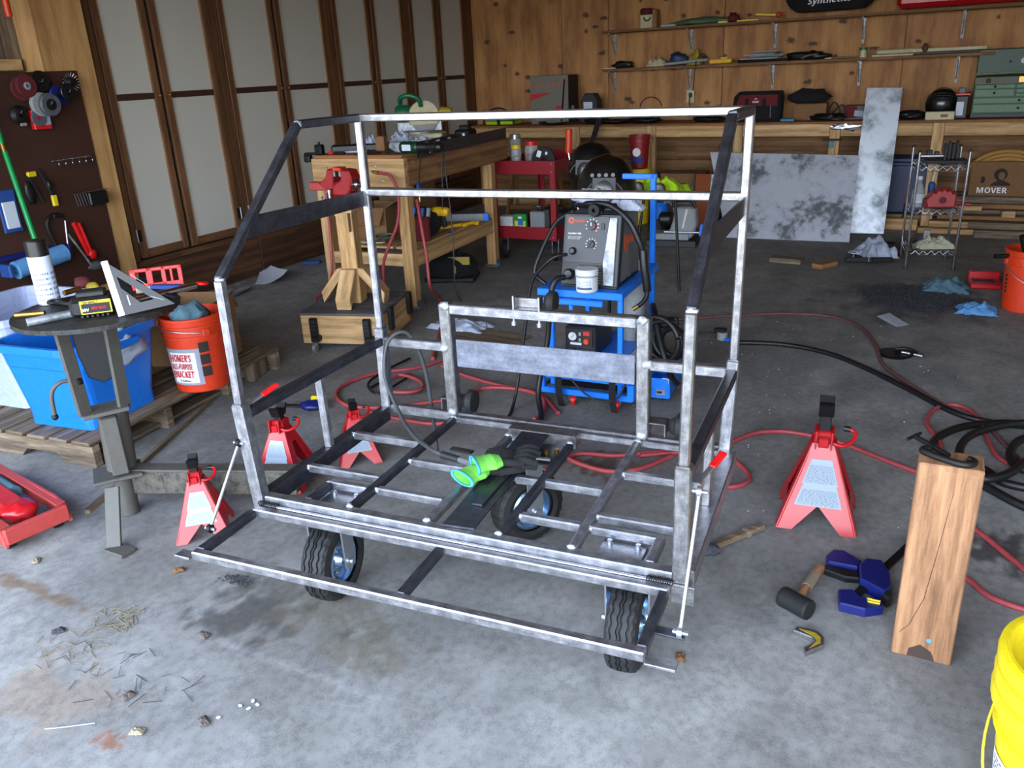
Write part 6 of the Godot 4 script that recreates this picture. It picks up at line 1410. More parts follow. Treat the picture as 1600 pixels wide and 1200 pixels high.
func build_shelves() -> void:
	var s1 := solo("board_shelf", mb().box(Vector3.ZERO, V3(3.2, 0.022, 0.19), 0.003), "brownpine_u_0", "middle brown board shelf on the back wall, holding rods and papers", "shelf", V3(-1.44, 1.302, ZW + 0.10))
	var s2 := solo("board_shelf", mb().box(Vector3.ZERO, V3(4.4, 0.022, 0.19), 0.003), "brownpine_u_1", "upper brown board shelf on the back wall, holding two large bags", "shelf", V3(-0.84, 1.632, ZW + 0.10))
	for x in [-2.98, -2.25, -1.515, -0.81, -0.085]:
		shelf_bracket(x, 1.290); shelf_bracket(x, 1.620)
	var out := thing("power_outlet", "cream wall outlet with a black plug below the middle shelf", "outlet", V3(-2.246, 1.046, ZW + 0.002))
	part("cover_plate", mb().box(V3(0, 0, 0.003), V3(0.07, 0.112, 0.006), 0.003), "cream", out)
	part("plug", mb().box(V3(0.004, 0.012, 0.018), V3(0.028, 0.04, 0.03), 0.006), "black_plastic", out)
	part("lead", mb().tube(smooth([V3(0.004, -0.005, 0.03), V3(0.0, -0.06, 0.03), V3(0.03, -0.15, 0.02), V3(0.05, -0.2, 0.03)], 5), 0.004, 6), "cable_black", out)
	# middle shelf, left to right
	var Y := 1.3135; var Zs := ZW + 0.11
	var S := func(x: float, y := 1.3135, z := 0.0) -> Vector3: return V3(x, y, ZW + 0.11 + z)
	solo("cream_strip", mb().box(V3(0, 0.005, 0), V3(0.12, 0.01, 0.02), 0.001), "cream", "short cream strip at the left end of the middle shelf", "strip", S.call(-2.97, Y, 0.07))
	solo("black_tool", mb().blob(V3(0, 0.03, 0), V3(0.20, 0.07, 0.08), 3, 0.25, 1.6, 16, true), "black_plastic", "dark lumpy tool at the left end of the middle shelf", "tool", S.call(-2.86))
	rag("pale_rag", "pale rag bunched on the middle shelf left of the blue bundle", S.call(-2.53), V3(0.2, 0.08, 0.12), "cream", 5)
	solo("blue_bundle", mb().blob(V3(0, 0.05, 0), V3(0.18, 0.12, 0.10), 9, 0.3, 2.0, 16, true), "navy_tote", "blue bundle of tools on the middle shelf", "bundle", S.call(-2.34))
	rag("yellow_rag", "dull yellow webbing heaped right of the blue bundle on the shelf", S.call(-2.18), V3(0.12, 0.13, 0.1), "dirty_yellow", 15, "webbing")
	solo("caulk_gun", mb().tube([V3(-0.2, 0.018, 0.0), V3(0.2, 0.04, 0.0)], 0.014, 10), "pale_grey", "pale tube lying before the blue bundle on the middle shelf", "tube", S.call(-2.25, Y, 0.06))
	var ym := thing("yellow_meter", "yellow tool body with a cord lying on the middle shelf", "meter", S.call(-1.95))
	part("body", mb().box(V3(0, 0.022, 0), V3(0.20, 0.04, 0.07), 0.012), "safety_yellow", ym)
	part("bump", mb().box(V3(0.03, 0.045, 0), V3(0.06, 0.014, 0.04), 0.004), "yellow_plastic", ym)
	part("cord", mb().tube(smooth([V3(-0.1, 0.02, 0), V3(-0.15, 0.09, 0.02), V3(-0.2, 0.05, 0.05), V3(-0.2, 0.0, 0.095), V3(-0.21, -0.12, 0.1), V3(-0.215, -0.22, 0.1)], 6), 0.004, 6), "cable_black", ym)
	part("cord_tip", mb().tube([V3(-0.215, -0.215, 0.1), V3(-0.216, -0.24, 0.1)], 0.007, 8), "white_plastic", ym)
	var nt := thing("paper_stack", "untidy pile of pale papers on a black folder on the middle shelf", "papers", S.call(-1.58))
	part("folder", mb().box(V3(0, 0.012, 0), V3(0.42, 0.024, 0.15), 0.004), "black_cloth", nt)
	for k in 6:
		part("paper_layer", mb().box(V3((k % 3 - 1) * 0.03, 0.028 + k * 0.011, 0), V3(0.32 - k * 0.02, 0.006, 0.13), 0.001), ["paper", "sage", "rag_white"][k % 3], nt, Vector3.ZERO, yaw(0.05 * (k % 3 - 1)))
	solo("black_coil", mb().blob(V3(0, 0.03, 0), V3(0.34, 0.075, 0.11), 17, 0.3, 2.0, 18, true), "black_plastic", "black cable heap right of the papers on the middle shelf", "cable", S.call(-1.22))
	for k in 3:
		solo("trim_rod", mb().bar(V3(-0.36, 0.006, 0), V3(0.3, 0.012, 0.0), 0.014, 0.012, 0.002), ["sage", "cream", "tan_leather"][k], ["thin green-grey rod lying on the middle shelf", "thin cream rod beside the green-grey rod", "thin tan rod nearest the shelf's front edge"][k], "rod", S.call(-0.78 + k * 0.06, Y, -0.04 + k * 0.04), 0.02 * k)
	var tp := thing("tape_roll", "pale tin with a green lid standing on the middle shelf", "tin", S.call(-0.78, Y, 0.06))
	part("body", mb().lathe([V2(0, 0), V2(0.028, 0), V2(0.028, 0.06), V2(0, 0.062)], 20), "cream", tp)
	part("lid", mb().lathe([V2(0.030, 0.055), V2(0.030, 0.075), V2(0, 0.077)], 20), "green_paint", tp)
	solo("pale_tube", mb().tube([V3(-0.18, 0.03, 0), V3(0.2, 0.035, 0)], 0.02, 12), "cream", "thick pale tube right of the green-lidded tin", "tube", S.call(-0.5, Y, 0.0), 0.0)
	solo("white_strip", mb().box(V3(0, 0.006, 0), V3(0.30, 0.012, 0.012), 0.001), "cream", "bright cream strip on the shelf's front edge above the tall sheet", "strip", S.call(-0.56, Y, 0.085))
	var lvl := thing("long_level", "long cream level lying on the shelf's right end", "level", S.call(-0.16, Y, 0.02))
	part("body", mb().box(V3(0, 0.032, 0), V3(0.52, 0.024, 0.02), 0.003), "cream", lvl)
	part("support", mb().box(V3(0.0, 0.010, 0), V3(0.48, 0.02, 0.03), 0.003), "black_metal", lvl)
	part("handle", mb().blob(V3(-0.17, 0.05, 0.01), V3(0.05, 0.07, 0.04), 4, 0.15, 1.5, 12, false), "fir_v_0", lvl)
	# upper shelf
	var U := func(x: float, z := 0.0) -> Vector3: return V3(x, 1.6435, ZW + 0.11 + z)
	var wb := thing("hook_box", "cream block box with a black hook and dark red tuft on the upper shelf", "box", U.call(-2.63))
	part("body", mb().box(V3(0, 0.055, 0), V3(0.11, 0.11, 0.09), 0.004), "cream", wb)
	part("side_block", mb().box(V3(0.075, 0.075, -0.01), V3(0.04, 0.15, 0.08), 0.003), "brownpine_v_0", wb)
	part("hook", mb().tube(arc(V3(0.01, 0.09, 0.05), 0.03, PI, TAU, 10), 0.006, 6), "black_metal", wb)
	part("red_tuft", mb().blob(V3(-0.01, 0.135, 0), V3(0.12, 0.06, 0.07), 6, 0.4, 2.5, 14, false), "maroon", wb)
	solo("white_card", mb().box(V3(0, 0.008, 0), V3(0.14, 0.016, 0.08), 0.002), "rag_white", "white card lying right of the cream block box", "card", U.call(-2.42, 0.03))
	solo("grey_hank", mb().blob(V3(0, 0.025, 0), V3(0.5, 0.06, 0.1), 13, 0.3, 1.8, 20, true), "sage", "grey-green hank of webbing flat on the upper shelf", "webbing", U.call(-2.12))
	solo("maroon_bundle", mb().blob(V3(0, 0.03, 0), V3(0.1, 0.09, 0.08), 19, 0.3, 2.0, 14, true), "maroon", "dark red bundle left of the yellow square on the upper shelf", "bundle", U.call(-1.86))
	var yq := thing("yellow_rule", "yellow folding rule with an orange tip on the upper shelf", "rule", U.call(-1.64))
	part("lower_leg", mb().box(V3(-0.09, 0.008, 0.03), V3(0.18, 0.012, 0.02), 0.002), "yellow_plastic", yq)
	part("upper_leg", mb().bar(V3(-0.03, 0.05, 0), V3(0.14, 0.035, 0), 0.022, 0.014, 0.002), "yellow_plastic", yq)
	part("orange_tip", mb().blob(V3(0.16, 0.036, 0), V3(0.045, 0.05, 0.04), 2, 0.05, 1.0, 12, false), "orange_plastic", yq)
	solo("yellow_chip", mb().box(V3(0, 0.006, 0), V3(0.08, 0.012, 0.02), 0.001), "yellow_plastic", "short yellow strip left of the yellow folding rule", "strip", U.call(-1.93, 0.07))
	var bg := thing("black_bag", "black soft bag with white slanted lettering on the upper shelf", "bag", U.call(-1.07))
	part("body", mb().blob(V3(0, 0.15, -0.005), V3(0.72, 0.32, 0.17), 21, 0.03, 1.0, 30, true), "black_cloth", bg)
	part("front_panel", mb().box(V3(0, 0.14, 0.076), V3(0.52, 0.2, 0.02), 0.008), "black_cloth", bg)
	txt("Synthetics", 0.062, "white_ink", bg, V3(0.0, 0.112, 0.088), roll(0.02), 0.33, true, "lettering", 0.25)
	txt("AMSOIL", 0.075, "white_ink", bg, V3(0.0, 0.19, 0.088), roll(0.02), 0.36, true, "lettering", 0.25)
	var rb := thing("red_case", "long red soft case on the upper shelf right of the black bag", "case", U.call(-0.19))
	part("body", mb().box(V3(0.1, 0.09, 0), V3(0.96, 0.15, 0.17), 0.05), "red_paint", rb)
	part("zip_band", mb().box(V3(0.1, 0.09, 0.0862), V3(0.86, 0.012, 0.002), 0.0), "maroon", rb)

func build_bench_goods() -> void:
	var Y := 0.842
	var G := func(x: float, z := 0.0, y := 0.842) -> Vector3: return V3(x, y, -7.58 + z)
	var bx := thing("printed_carton", "pale grey carton with red wedge print standing on the wall bench", "box", G.call(-3.53, -0.06), 0.0)
	part("body", mb().box(V3(0, 0.22, 0), V3(0.40, 0.44, 0.24), 0.004), "grey_card", bx)
	part("red_wedge", mb().prism([V2(-0.199, 0.275), V2(0.04, 0.285), V2(-0.199, 0.215)], 0.1205, 0.1215, 0.0), "red_ink", bx)
	txt("LOTOUSA", 0.032, "orange_ink", bx, V3(0.0, 0.355, 0.121), Basis(), 0.36)
	for k in 5: part("print_line", mb().box(V3(0.095, 0.27 - k * 0.022, 0.1212), V3(0.05, 0.008, 0.001), 0.0), "grey_ink", bx)
	part("red_badge", mb().box(V3(0.1, 0.15, 0.1212), V3(0.06, 0.03, 0.001), 0.0), "red_ink", bx)
	txt("Switch", 0.05, "grey_ink", bx, V3(-0.06, 0.08, 0.121), Basis(), 0.18, false, "lettering", 0.2)
	part("dark_sash", mb().bar(V3(0.13, 0.02, 0.126), V3(0.17, 0.40, 0.126), 0.006, 0.036, 0.002), "black_cloth", bx)
	part("label", mb().box(V3(0.201, 0.11, 0.02), V3(0.002, 0.1, 0.07), 0.0), "rag_white", bx)
	part("dark_side", mb().box(V3(0.2005, 0.22, 0), V3(0.0012, 0.43, 0.23), 0.0), "brown_ink", bx)
	var sm := thing("dark_pouch", "dark grey spouted pouch box with pale label beside the carton", "package", G.call(-3.14, -0.05))
	part("body", mb().prism([V2(-0.085, 0), V2(0.085, 0), V2(0.085, 0.20), V2(0.045, 0.265), V2(-0.045, 0.265), V2(-0.085, 0.20)], -0.06, 0.06, 0.006), "charcoal", sm)
	part("label", mb().box(V3(-0.01, 0.14, 0.0608), V3(0.09, 0.10, 0.001), 0.0), "print_pale", sm)
	var yc := thing("striped_crate", "low wire crate of yellow and white packets at the bench's left end", "crate", V3(-4.05, 0.842, -7.55))
	for k in 3: part("packet", mb().box(V3(0, 0.02 + k * 0.04, 0), V3(0.3, 0.03, 0.2), 0.004), ["hivis", "rag_white", "safety_yellow"][k], yc)
	part("hoop", mb().tube(arc(V3(0, 0.0, 0.11), 0.17, 0.05, PI - 0.05, 16, Vector3.RIGHT, V3(0, 0.95, 0)), 0.008, 6), "black_metal", yc)
	part("post", mb().box(V3(0, 0.07, 0.108), V3(0.03, 0.14, 0.01), 0.001), "black_metal", yc)
	for q in [[-2.86, "first dark round tray lying on the bench right of the pouch", 0.16], [-3.45, "dark round tray lying before the printed carton", 0.15]]:
		solo("round_tray", mb().lathe([V2(0, 0), V2(q[2] * 0.8, 0), V2(q[2], 0.02), V2(q[2], 0.026), V2(q[2] * 0.78, 0.008), V2(0, 0.008)], 30), "black_metal", q[1], "tray", G.call(q[0], 0.13 if q[0] < -3 else 0.05))
	for q in [[-3.0, "dark tool heap on the bench behind the cart's railing, left", 5], [-2.55, "dark cable heap on the bench under the hanging cord tip", 6], [-1.95, "dark tools heaped left of the red tool bag", 7], [-0.98, "black cable heap right of the red tool bag", 8]]:
		solo("tool_heap", mb().blob(V3(0, 0.025, 0), V3(0.26, 0.06, 0.12), q[2], 0.35, 2.4, 20, true), "black_metal", q[1], "tools", G.call(q[0], 0.12))
	var fn := thing("clip_lamp", "small round pale-faced work lamp with a wire hoop on the bench", "lamp", G.call(-2.55, 0.02, 0.90), 0.2)
	part("face", mb(Vector3.ZERO, pitch(PI / 2)).lathe([V2(0, 0.03), V2(0.055, 0.03), V2(0.065, 0.02), V2(0.06, -0.02), V2(0.02, -0.05), V2(0, -0.05)], 24), "yellow_ink", fn)
	part("wire_hoop", mb().tube(arc(V3(0.02, 0.06, 0), 0.10, 0.2, PI - 0.2, 14), 0.005, 6), "black_metal", fn)
	part("stand", mb().bar(V3(0, -0.055, -0.01), V3(0, -0.02, -0.01), 0.03, 0.04, 0.004), "black_metal", fn)
	var tb := thing("red_tool_bag", "dark red and black tool bag with white emblem on the wall bench", "tool bag", G.call(-1.57, 0.02))
	part("body", mb().prism([V2(-0.21, 0), V2(0.20, 0), V2(0.205, 0.2), V2(0.19, 0.24), V2(-0.15, 0.24), V2(-0.19, 0.2)], -0.09, 0.09, 0.02), "black_cloth", tb)
	part("red_panel", mb().prism([V2(-0.165, 0.125), V2(0.18, 0.125), V2(0.18, 0.215), V2(-0.135, 0.215)], 0.088, 0.096, 0.003), "bag_red", tb, Vector3.ZERO, Basis(), "dark red front panel")
	for x in [-0.075, 0.07]: part("strap", mb().box(V3(x, 0.11, 0.097), V3(0.03, 0.15, 0.006), 0.002), "black_cloth", tb)
	txt("HUSKY", 0.016, "white_ink", tb, V3(0.0, 0.158, 0.097), Basis(), 0.055, true)
	part("emblem", mb().prism([V2(-0.015, 0), V2(0, 0.014), V2(0.016, 0.002), V2(0.004, 0.006)], 0.096, 0.0975, 0.0), "white_ink", tb, V3(0, 0.176, 0))
	for x in [-0.11, 0.125]: part("zip_pull", mb().tube([V3(x, 0.03, 0.093), V3(x, 0.13, 0.098)], 0.002, 5), "rag_white", tb)
	solo("black_sack", mb().blob(V3(0, 0.05, 0), V3(0.32, 0.13, 0.14), 33, 0.2, 1.6, 20, true), "black_cloth", "black cloth sack on the cardboard right of the red tool bag", "sack", G.call(-1.16, -0.04, 0.972), 0.2)
	carton("low_carton", "open tan carton half hidden under the black sack", G.call(-1.14, -0.04), V3(0.26, 0.13, 0.18), 0.05)
	solo("cyan_pack", mb().box(V3(0, 0.012, 0), V3(0.11, 0.022, 0.05), 0.006), "aqua", "small pale blue pack at the bench's front edge", "package", G.call(-1.29, 0.17))
	for k in 2: hose("tangled_wire", ["tangled black wire standing right of the tan carton", "second tangled black wire looping before the printed box"][k], [G.call(-1.02 + k * 0.25, 0.02, 0.86), G.call(-0.95 + k * 0.25, 0.05, 0.98 - 0.06 * k), G.call(-0.90 + k * 0.25, 0.04, 0.9), G.call(-0.97 + k * 0.25, 0.06, 0.87), G.call(-0.88 + k * 0.25, 0.08, 0.96 - 0.06 * k), G.call(-0.84 + k * 0.25, 0.06, 0.852)], 0.007, "cable_black", "wire")
	var pb := thing("printed_box", "dark box with red and pale print left of the tall sheet", "box", G.call(-0.73, 0.0))
	part("body", mb().box(V3(0, 0.055, 0), V3(0.27, 0.11, 0.14), 0.003), "charcoal", pb)
	part("red_print", mb().box(V3(-0.08, 0.06, 0.0706), V3(0.09, 0.09, 0.001), 0.0), "bag_red", pb)
	part("pale_print", mb().box(V3(0.03, 0.05, 0.0708), V3(0.16, 0.03, 0.001), 0.0), "rag_white", pb)
	part("sticker", mb().box(V3(-0.02, 0.045, 0.0715), V3(0.08, 0.045, 0.001), 0.0), "print_white", pb, Vector3.ZERO, roll(-0.1))
	solo("foil_scrap", mb().blob(V3(0, 0.0, 0), V3(0.2, 0.05, 0.02), 11, 0.5, 3.0, 16, false), "zinc", "crumpled clear wrap hanging over the bench's front board", "wrap", V3(-0.82, 0.80, ZB + 0.012))
	# right of the tall sheet
	var wb := thing("worn_box", "long worn cream box lying on the bench edge", "box", G.call(-0.155, 0.19))
	part("body", mb().box(V3(0, 0.03, 0), V3(0.20, 0.06, 0.07), 0.004), "cream", wb)
	part("ribbon", mb().box(V3(0.03, 0.03, 0.0355), V3(0.05, 0.02, 0.001), 0.0), "tan_leather", wb)
	solo("black_cable_heap", mb().blob(V3(0, 0.03, 0), V3(0.2, 0.075, 0.12), 14, 0.3, 2.2, 18, true), "black_plastic", "black cable heap between tall sheet and cream box", "cable", G.call(-0.36, 0.14))
	var hm := thing("bike_helmet", "glossy black helmet behind the long cream box", "helmet", G.call(-0.155, 0.03, 0.84))
	part("shell", mb(V3(0, 0.11, 0), pitch(0.4)).lathe([V2(0.11, -0.06), V2(0.12, 0.0), V2(0.105, 0.06), V2(0.06, 0.105), V2(0, 0.12)], 26, true), "helmet_black", hm)
	part("lining", mb().lathe([V2(0, 0.0), V2(0.09, 0.004), V2(0.105, 0.05), V2(0, 0.06)], 22), "black_cloth", hm)
	for k in 4: part("vent_ridge", mb().tube(arc(V3(0, 0.11, 0.0), 0.123, 0.5 + k * 0.1, 2.4 - k * 0.1, 10, V3(1, 0, 0), V3(0, 0.7 - k * 0.15, 0.72 + k * 0.1).normalized()), 0.004, 5), "charcoal", hm)
	var pd := thing("tin_flask", "dark tin with red cap and pale printed label beside the toolbox", "tin", G.call(-0.015, 0.12))
	part("body", mb().box(V3(0, 0.085, 0), V3(0.085, 0.17, 0.06), 0.008), "charcoal", pd)
	part("label", mb().box(V3(-0.012, 0.075, 0.0305), V3(0.05, 0.10, 0.001), 0.0), "print_pale", pd)
	part("red_collar", mb().box(V3(0.0, 0.178, 0), V3(0.10, 0.016, 0.065), 0.004), "red_plastic", pd)
	part("cap", mb().box(V3(-0.012, 0.205, 0), V3(0.045, 0.04, 0.04), 0.004), "grey_plastic", pd)
	# green machinist chest with open lid
	var tc := thing("tool_chest", "green machinist's tool chest with worn pale drawers and open lid", "tool chest", G.call(0.36, 0.02))
	var W := 0.62
	part("body", mb().box(V3(0, 0.155, -0.04), V3(W, 0.29, 0.22), 0.006), "tool_green", tc)
	part("top_tray", mb().box(V3(0, 0.268, 0.072), V3(W, 0.055, 0.012), 0.003), "olive_paint", tc, Vector3.ZERO, Basis(), "olive top tray front")
	part("lid", mb().box(V3(0, 0.40, -0.13), V3(W, 0.18, 0.03), 0.008), "tool_green", tc)
	part("lid_rim", mb().box(V3(0, 0.315, -0.115), V3(W, 0.012, 0.06), 0.002), "sage", tc)
	for q in [[-0.17, 0.225, 0.26, 0.028], [0.14, 0.225, 0.34, 0.028], [-0.17, 0.18, 0.26, 0.052], [0.14, 0.192, 0.34, 0.03], [0.14, 0.163, 0.34, 0.02], [0.0, 0.125, 0.6, 0.04], [0.0, 0.07, 0.6, 0.058]]:
		var d := part("drawer", mb().box(Vector3.ZERO, V3(q[2], q[3], 0.012), 0.003), "sage", tc, V3(q[0], q[1], 0.075))
		part("knob", mb(V3(0.0, 0, 0.006), pitch(PI / 2)).lathe([V2(0.007, 0), V2(0.009, 0.008), V2(0, 0.012)], 10), "cast_iron", d)
	part("plinth", mb().box(V3(0, 0.018, 0.02), V3(W, 0.03, 0.11), 0.003), "charcoal", tc)
	part("latch", mb().box(V3(0.0, 0.272, 0.083), V3(0.05, 0.045, 0.01), 0.003), "brass", tc)
	part("latch", mb().box(V3(-0.22, 0.268, 0.083), V3(0.03, 0.03, 0.01), 0.003), "cast_iron", tc)
	part("emblem", mb(V3(0.0, 0.40, -0.113), pitch(PI / 2)).lathe([V2(0, 0.004), V2(0.022, 0.003), V2(0.022, 0)], 20), "galv", tc)
	for x in [-0.09, 0.09]: part("lid_rivet", mb(V3(x, 0.395, -0.114), pitch(PI / 2)).lathe([V2(0, 0.004), V2(0.01, 0.002), V2(0.01, 0)], 10), "black_metal", tc)
	var tail := thing("flat_bar", "dark grey flat steel bar leaning on the bench behind the helmets", "steel bar", V3(-2.93, 0, -7.0))
	part("bar", mb().bar(V3(-0.06, 0.005, 0.32), V3(0.02, 0.90, -0.25), 0.05, 0.006, 0.001, V3(0, 0, 1)), "steel_dark", tail)
	part("end_bevel", mb().bar(V3(0.02, 0.90, -0.25), V3(0.021, 0.912, -0.2577), 0.05, 0.004, 0.001, V3(0, 0, 1)), "steel", tail)

func build_sheets() -> void:
	# large sheet: base on the floor, top edge leaning on the bench posts
	var a: Vector3 = V3(-1.575, 0.001, -6.66); var b: Vector3 = V3(-0.645, 0.001, -6.70)
	var c: Vector3 = V3(-0.687, 0.614, -7.22); var d: Vector3 = V3(-1.876, 0.6, -7.22)
	c.z = -7.22; d.z = -7.22; c.y = minf(c.y, d.y); d.y = c.y
	var x := (b - a).normalized()
	var cen := (a + b + c + d) / 4.0
	var up := ((c + d) / 2.0 - (a + b) / 2.0)
	var z := x.cross(up.normalized()).normalized()
	var y := z.cross(x).normalized()
	var bs := Basis(x, y, z)
	var q := []
	for p in [a, b, c, d]: q.append(V2((p - cen).dot(x), (p - cen).dot(y)))
	var s := solo("steel_sheet", mb().prism(q, -0.0025, 0.0025, 0.0006), "sheet_metal", "wide stained grey steel sheet leaning against the wall bench", "sheet metal", cen)
	s.transform = Transform3D(bs, cen)
	var a2 := V3(-0.70, 0.001, -7.10); var b2: Vector3 = V3(-0.435, 0.001, -7.13)
	var tz := -7.335
	var c2: Vector3 = V3(-0.439, 1.114, -7.43); var d2: Vector3 = V3(-0.697, 1.108, -7.43)
	c2.y = 1.085; d2.y = 1.085
	x = (b2 - a2).normalized(); cen = (a2 + b2 + c2 + d2) / 4.0
	up = ((c2 + d2) / 2.0 - (a2 + b2) / 2.0)
	z = x.cross(up.normalized()).normalized(); y = z.cross(x).normalized(); bs = Basis(x, y, z)
	q = []
	for p in [a2, b2, c2, d2]: q.append(V2((p - cen).dot(x), (p - cen).dot(y)))
	var s2 := solo("steel_sheet", mb().prism(q, -0.0025, 0.0025, 0.0006), "sheet_metal2", "tall narrow steel sheet leaning upright against the wall bench", "sheet metal", cen)
	s2.transform = Transform3D(bs, cen + V3(0, 0, 0.03))
	var cl := thing("spring_clamp", "small black clamp hanging on the bench post above the wide sheet", "clamp", V3(-0.915, 0.70, ZB + 0.012))
	part("bar", mb().box(V3(0, 0.0, 0.01), V3(0.14, 0.016, 0.02), 0.004), "black_metal", cl)
	part("pin", mb().box(V3(0, -0.035, 0.008), V3(0.028, 0.06, 0.014), 0.004), "aqua", cl)
	var h2 := thing("spring_clamp", "pair of black clamp tips peeking above the wide sheet's left corner", "clamp", V3(-1.783, 0.644, -7.212))
	part("tip", mb().box(V3(-0.012, 0, 0), V3(0.012, 0.06, 0.02), 0.004), "black_metal", h2)
	part("tip", mb().box(V3(0.014, 0.004, 0), V3(0.012, 0.06, 0.02), 0.004), "black_metal", h2)

func build_rack() -> void:
	var A := V3(-0.208, 0, -5.925)
	var t := thing("wire_rack", "narrow chrome wire rack with three shelves", "rack", A, 0.16)
	var W := 0.285; var D := 0.33; var H := 0.76
	for x in [0.0, W]:
		for z in [0.0, -D]:
			var p := part("post", mb().tube([V3(x, 0.012, z), V3(x, H, z)], 0.0085, 10), "chrome", t)
			part("foot", mb(V3(x, 0, z)).lathe([V2(0, 0), V2(0.012, 0), V2(0.01, 0.014), V2(0, 0.016)], 10), "black_plastic", p)
			part("post_cap", mb(V3(x, H, z)).lathe([V2(0.0095, -0.012), V2(0.0095, 0), V2(0, 0.004)], 10), "black_plastic", p)
	for y in [0.125, 0.385, 0.66]:
		var f := part("shelf_frame", mb().tube([V3(0, y, 0), V3(W, y, 0), V3(W, y, -D), V3(0, y, -D)], 0.004, 6, -1.0, true).tube([V3(0, y - 0.028, 0), V3(W, y - 0.028, 0), V3(W, y - 0.028, -D), V3(0, y - 0.028, -D)], 0.004, 6, -1.0, true), "chrome", t)
		for zz in [0.0, -D]:
			var zig := []
			for k in 13: zig.append(V3(W * k / 12.0, y - (0.002 if k % 2 == 0 else 0.026), zz))
			part("truss_wire", mb().tube(zig, 0.0025, 5), "chrome", f)
		for k in 10: part("shelf_wire", mb().tube([V3(W * (k + 0.5) / 10, y + 0.004, 0), V3(W * (k + 0.5) / 10, y + 0.004, -D)], 0.002, 5), "chrome", f)
	var B := yaw(0.16)
	var R := func(x: float, y: float, z: float) -> Vector3: return A + B * V3(x, y, z)
	# top shelf
	var tl := thing("lathe_block", "dark steel clamp block with upright plates on the rack's top", "clamp", R.call(0.17, 0.668, -0.14), 0.16)
	part("base", mb().box(V3(0, 0.012, 0), V3(0.24, 0.022, 0.16), 0.003), "cast_iron", tl)
	for k in 4: part("plate", mb().box(V3(-0.01 + k * 0.026, 0.06 + 0.012 * (k % 2), 0.02 - 0.02 * k), V3(0.016, 0.12, 0.05), 0.003), "black_metal", tl)
	part("screw", mb().tube([V3(-0.15, 0.045, 0.03), V3(-0.01, 0.045, 0.03)], 0.009, 8), "zinc", tl)
	part("small_block", mb().box(V3(-0.10, 0.06, 0.02), V3(0.035, 0.045, 0.035), 0.004), "black_metal", tl)
	part("small_block", mb().box(V3(-0.055, 0.052, 0.01), V3(0.03, 0.04, 0.035), 0.004), "green_dark", tl)
	# middle shelf
	var bt := thing("plastic_bottle", "clear grey plastic bottle on the rack's middle shelf", "bottle", R.call(0.035, 0.393, -0.10))
	part("body", mb().lathe([V2(0, 0), V2(0.036, 0), V2(0.038, 0.006), V2(0.038, 0.10), V2(0.02, 0.15), V2(0.014, 0.16), V2(0.014, 0.18), V2(0, 0.18)], 22), "pale_grey", bt)
	part("cap", mb().lathe([V2(0.015, 0.175), V2(0.015, 0.195), V2(0, 0.197)], 16), "white_plastic", bt)
	part("label", mb().lathe([V2(0.0385, 0.03), V2(0.0385, 0.085)], 14, false, 0.3, PI - 0.3), "print_pale", bt)
	var cs := thing("welding_magnet", "red magnetic clamp body with scalloped crown on the rack's middle shelf", "clamp", R.call(0.175, 0.393, -0.10), 0.16)
	var pr := [V2(-0.085, 0), V2(0.075, 0), V2(0.08, 0.06)]
	for k in 5:
		pr.append(V2(0.075 - k * 0.034, 0.10 + 0.026 * sin(k * 0.75))); pr.append(V2(0.057 - k * 0.034, 0.083 + 0.026 * sin((k + 0.5) * 0.75)))
	pr.append(V2(-0.10, 0.05))
	part("body", mb().prism(pr, -0.05, 0.05, 0.008), "vise_red", cs)
	part("hub", mb(V3(0.0, 0.05, 0.05), pitch(PI / 2)).lathe([V2(0.022, 0), V2(0.022, 0.006), V2(0.012, 0.008), V2(0, 0.004)], 18), "maroon", cs)
	part("handle_bar", mb().tube([V3(0.07, 0.03, 0.02), V3(0.17, 0.018, 0.02)], 0.011, 10), "vise_red", cs)
	part("lug", mb().box(V3(-0.10, 0.03, 0.03), V3(0.03, 0.06, 0.03), 0.006), "maroon", cs)
	var sc := thing("slim_can", "blue slim can with a white straw behind the red clamp", "can", R.call(0.125, 0.393, -0.22))
	part("body", mb().lathe([V2(0, 0), V2(0.022, 0), V2(0.022, 0.13), V2(0.012, 0.145), V2(0, 0.146)], 18), "tape_blue", sc)
	part("straw", mb().tube([V3(0, 0.14, 0), V3(0.008, 0.215, 0)], 0.004, 6), "white_plastic", sc)
	# bottom shelf
	var gv := thing("steel_block", "dark steel block piece standing on the rack's bottom shelf", "block", R.call(0.10, 0.133, -0.20), 0.16)
	part("upright", mb().box(V3(0.03, 0.045, 0), V3(0.04, 0.09, 0.03), 0.003), "galv", gv)
	part("arm", mb().bar(V3(-0.06, 0.01, 0), V3(-0.02, 0.06, 0), 0.03, 0.02, 0.003), "cast_iron", gv)
	part("foot", mb().box(V3(-0.01, 0.008, 0), V3(0.12, 0.014, 0.05), 0.002), "cast_iron", gv)
	rag("leather_gloves", "pale leather gloves draped on the rack's bottom shelf", R.call(0.165, 0.130, -0.07), V3(0.22, 0.075, 0.13), "glove_pale", 81, "gloves", "", 0.3)
	# parts tray on the floor left of the rack
	var tr := thing("parts_ramp", "low dark steel ramp plate with a crumpled bag on it", "ramp", V3(-0.44, 0, -6.35), 0.0)
	part("plate", mb().prism([V2(-0.16, 0.38), V2(0.13, 0.30), V2(0.16, -0.4), V2(-0.11, -0.36)].map(func(p): return V2(p.x, -p.y)), 0.0, 0.006, 0.001), "steel_dark", tr, V3(0, 0.012, 0), pitch(-PI / 2) * Basis() * pitch(-0.0))
	part("front_rail", mb().bar(V3(-0.15, 0.03, 0.38), V3(0.02, 0.03, 0.345), 0.02, 0.03, 0.003), "cast_iron", tr)
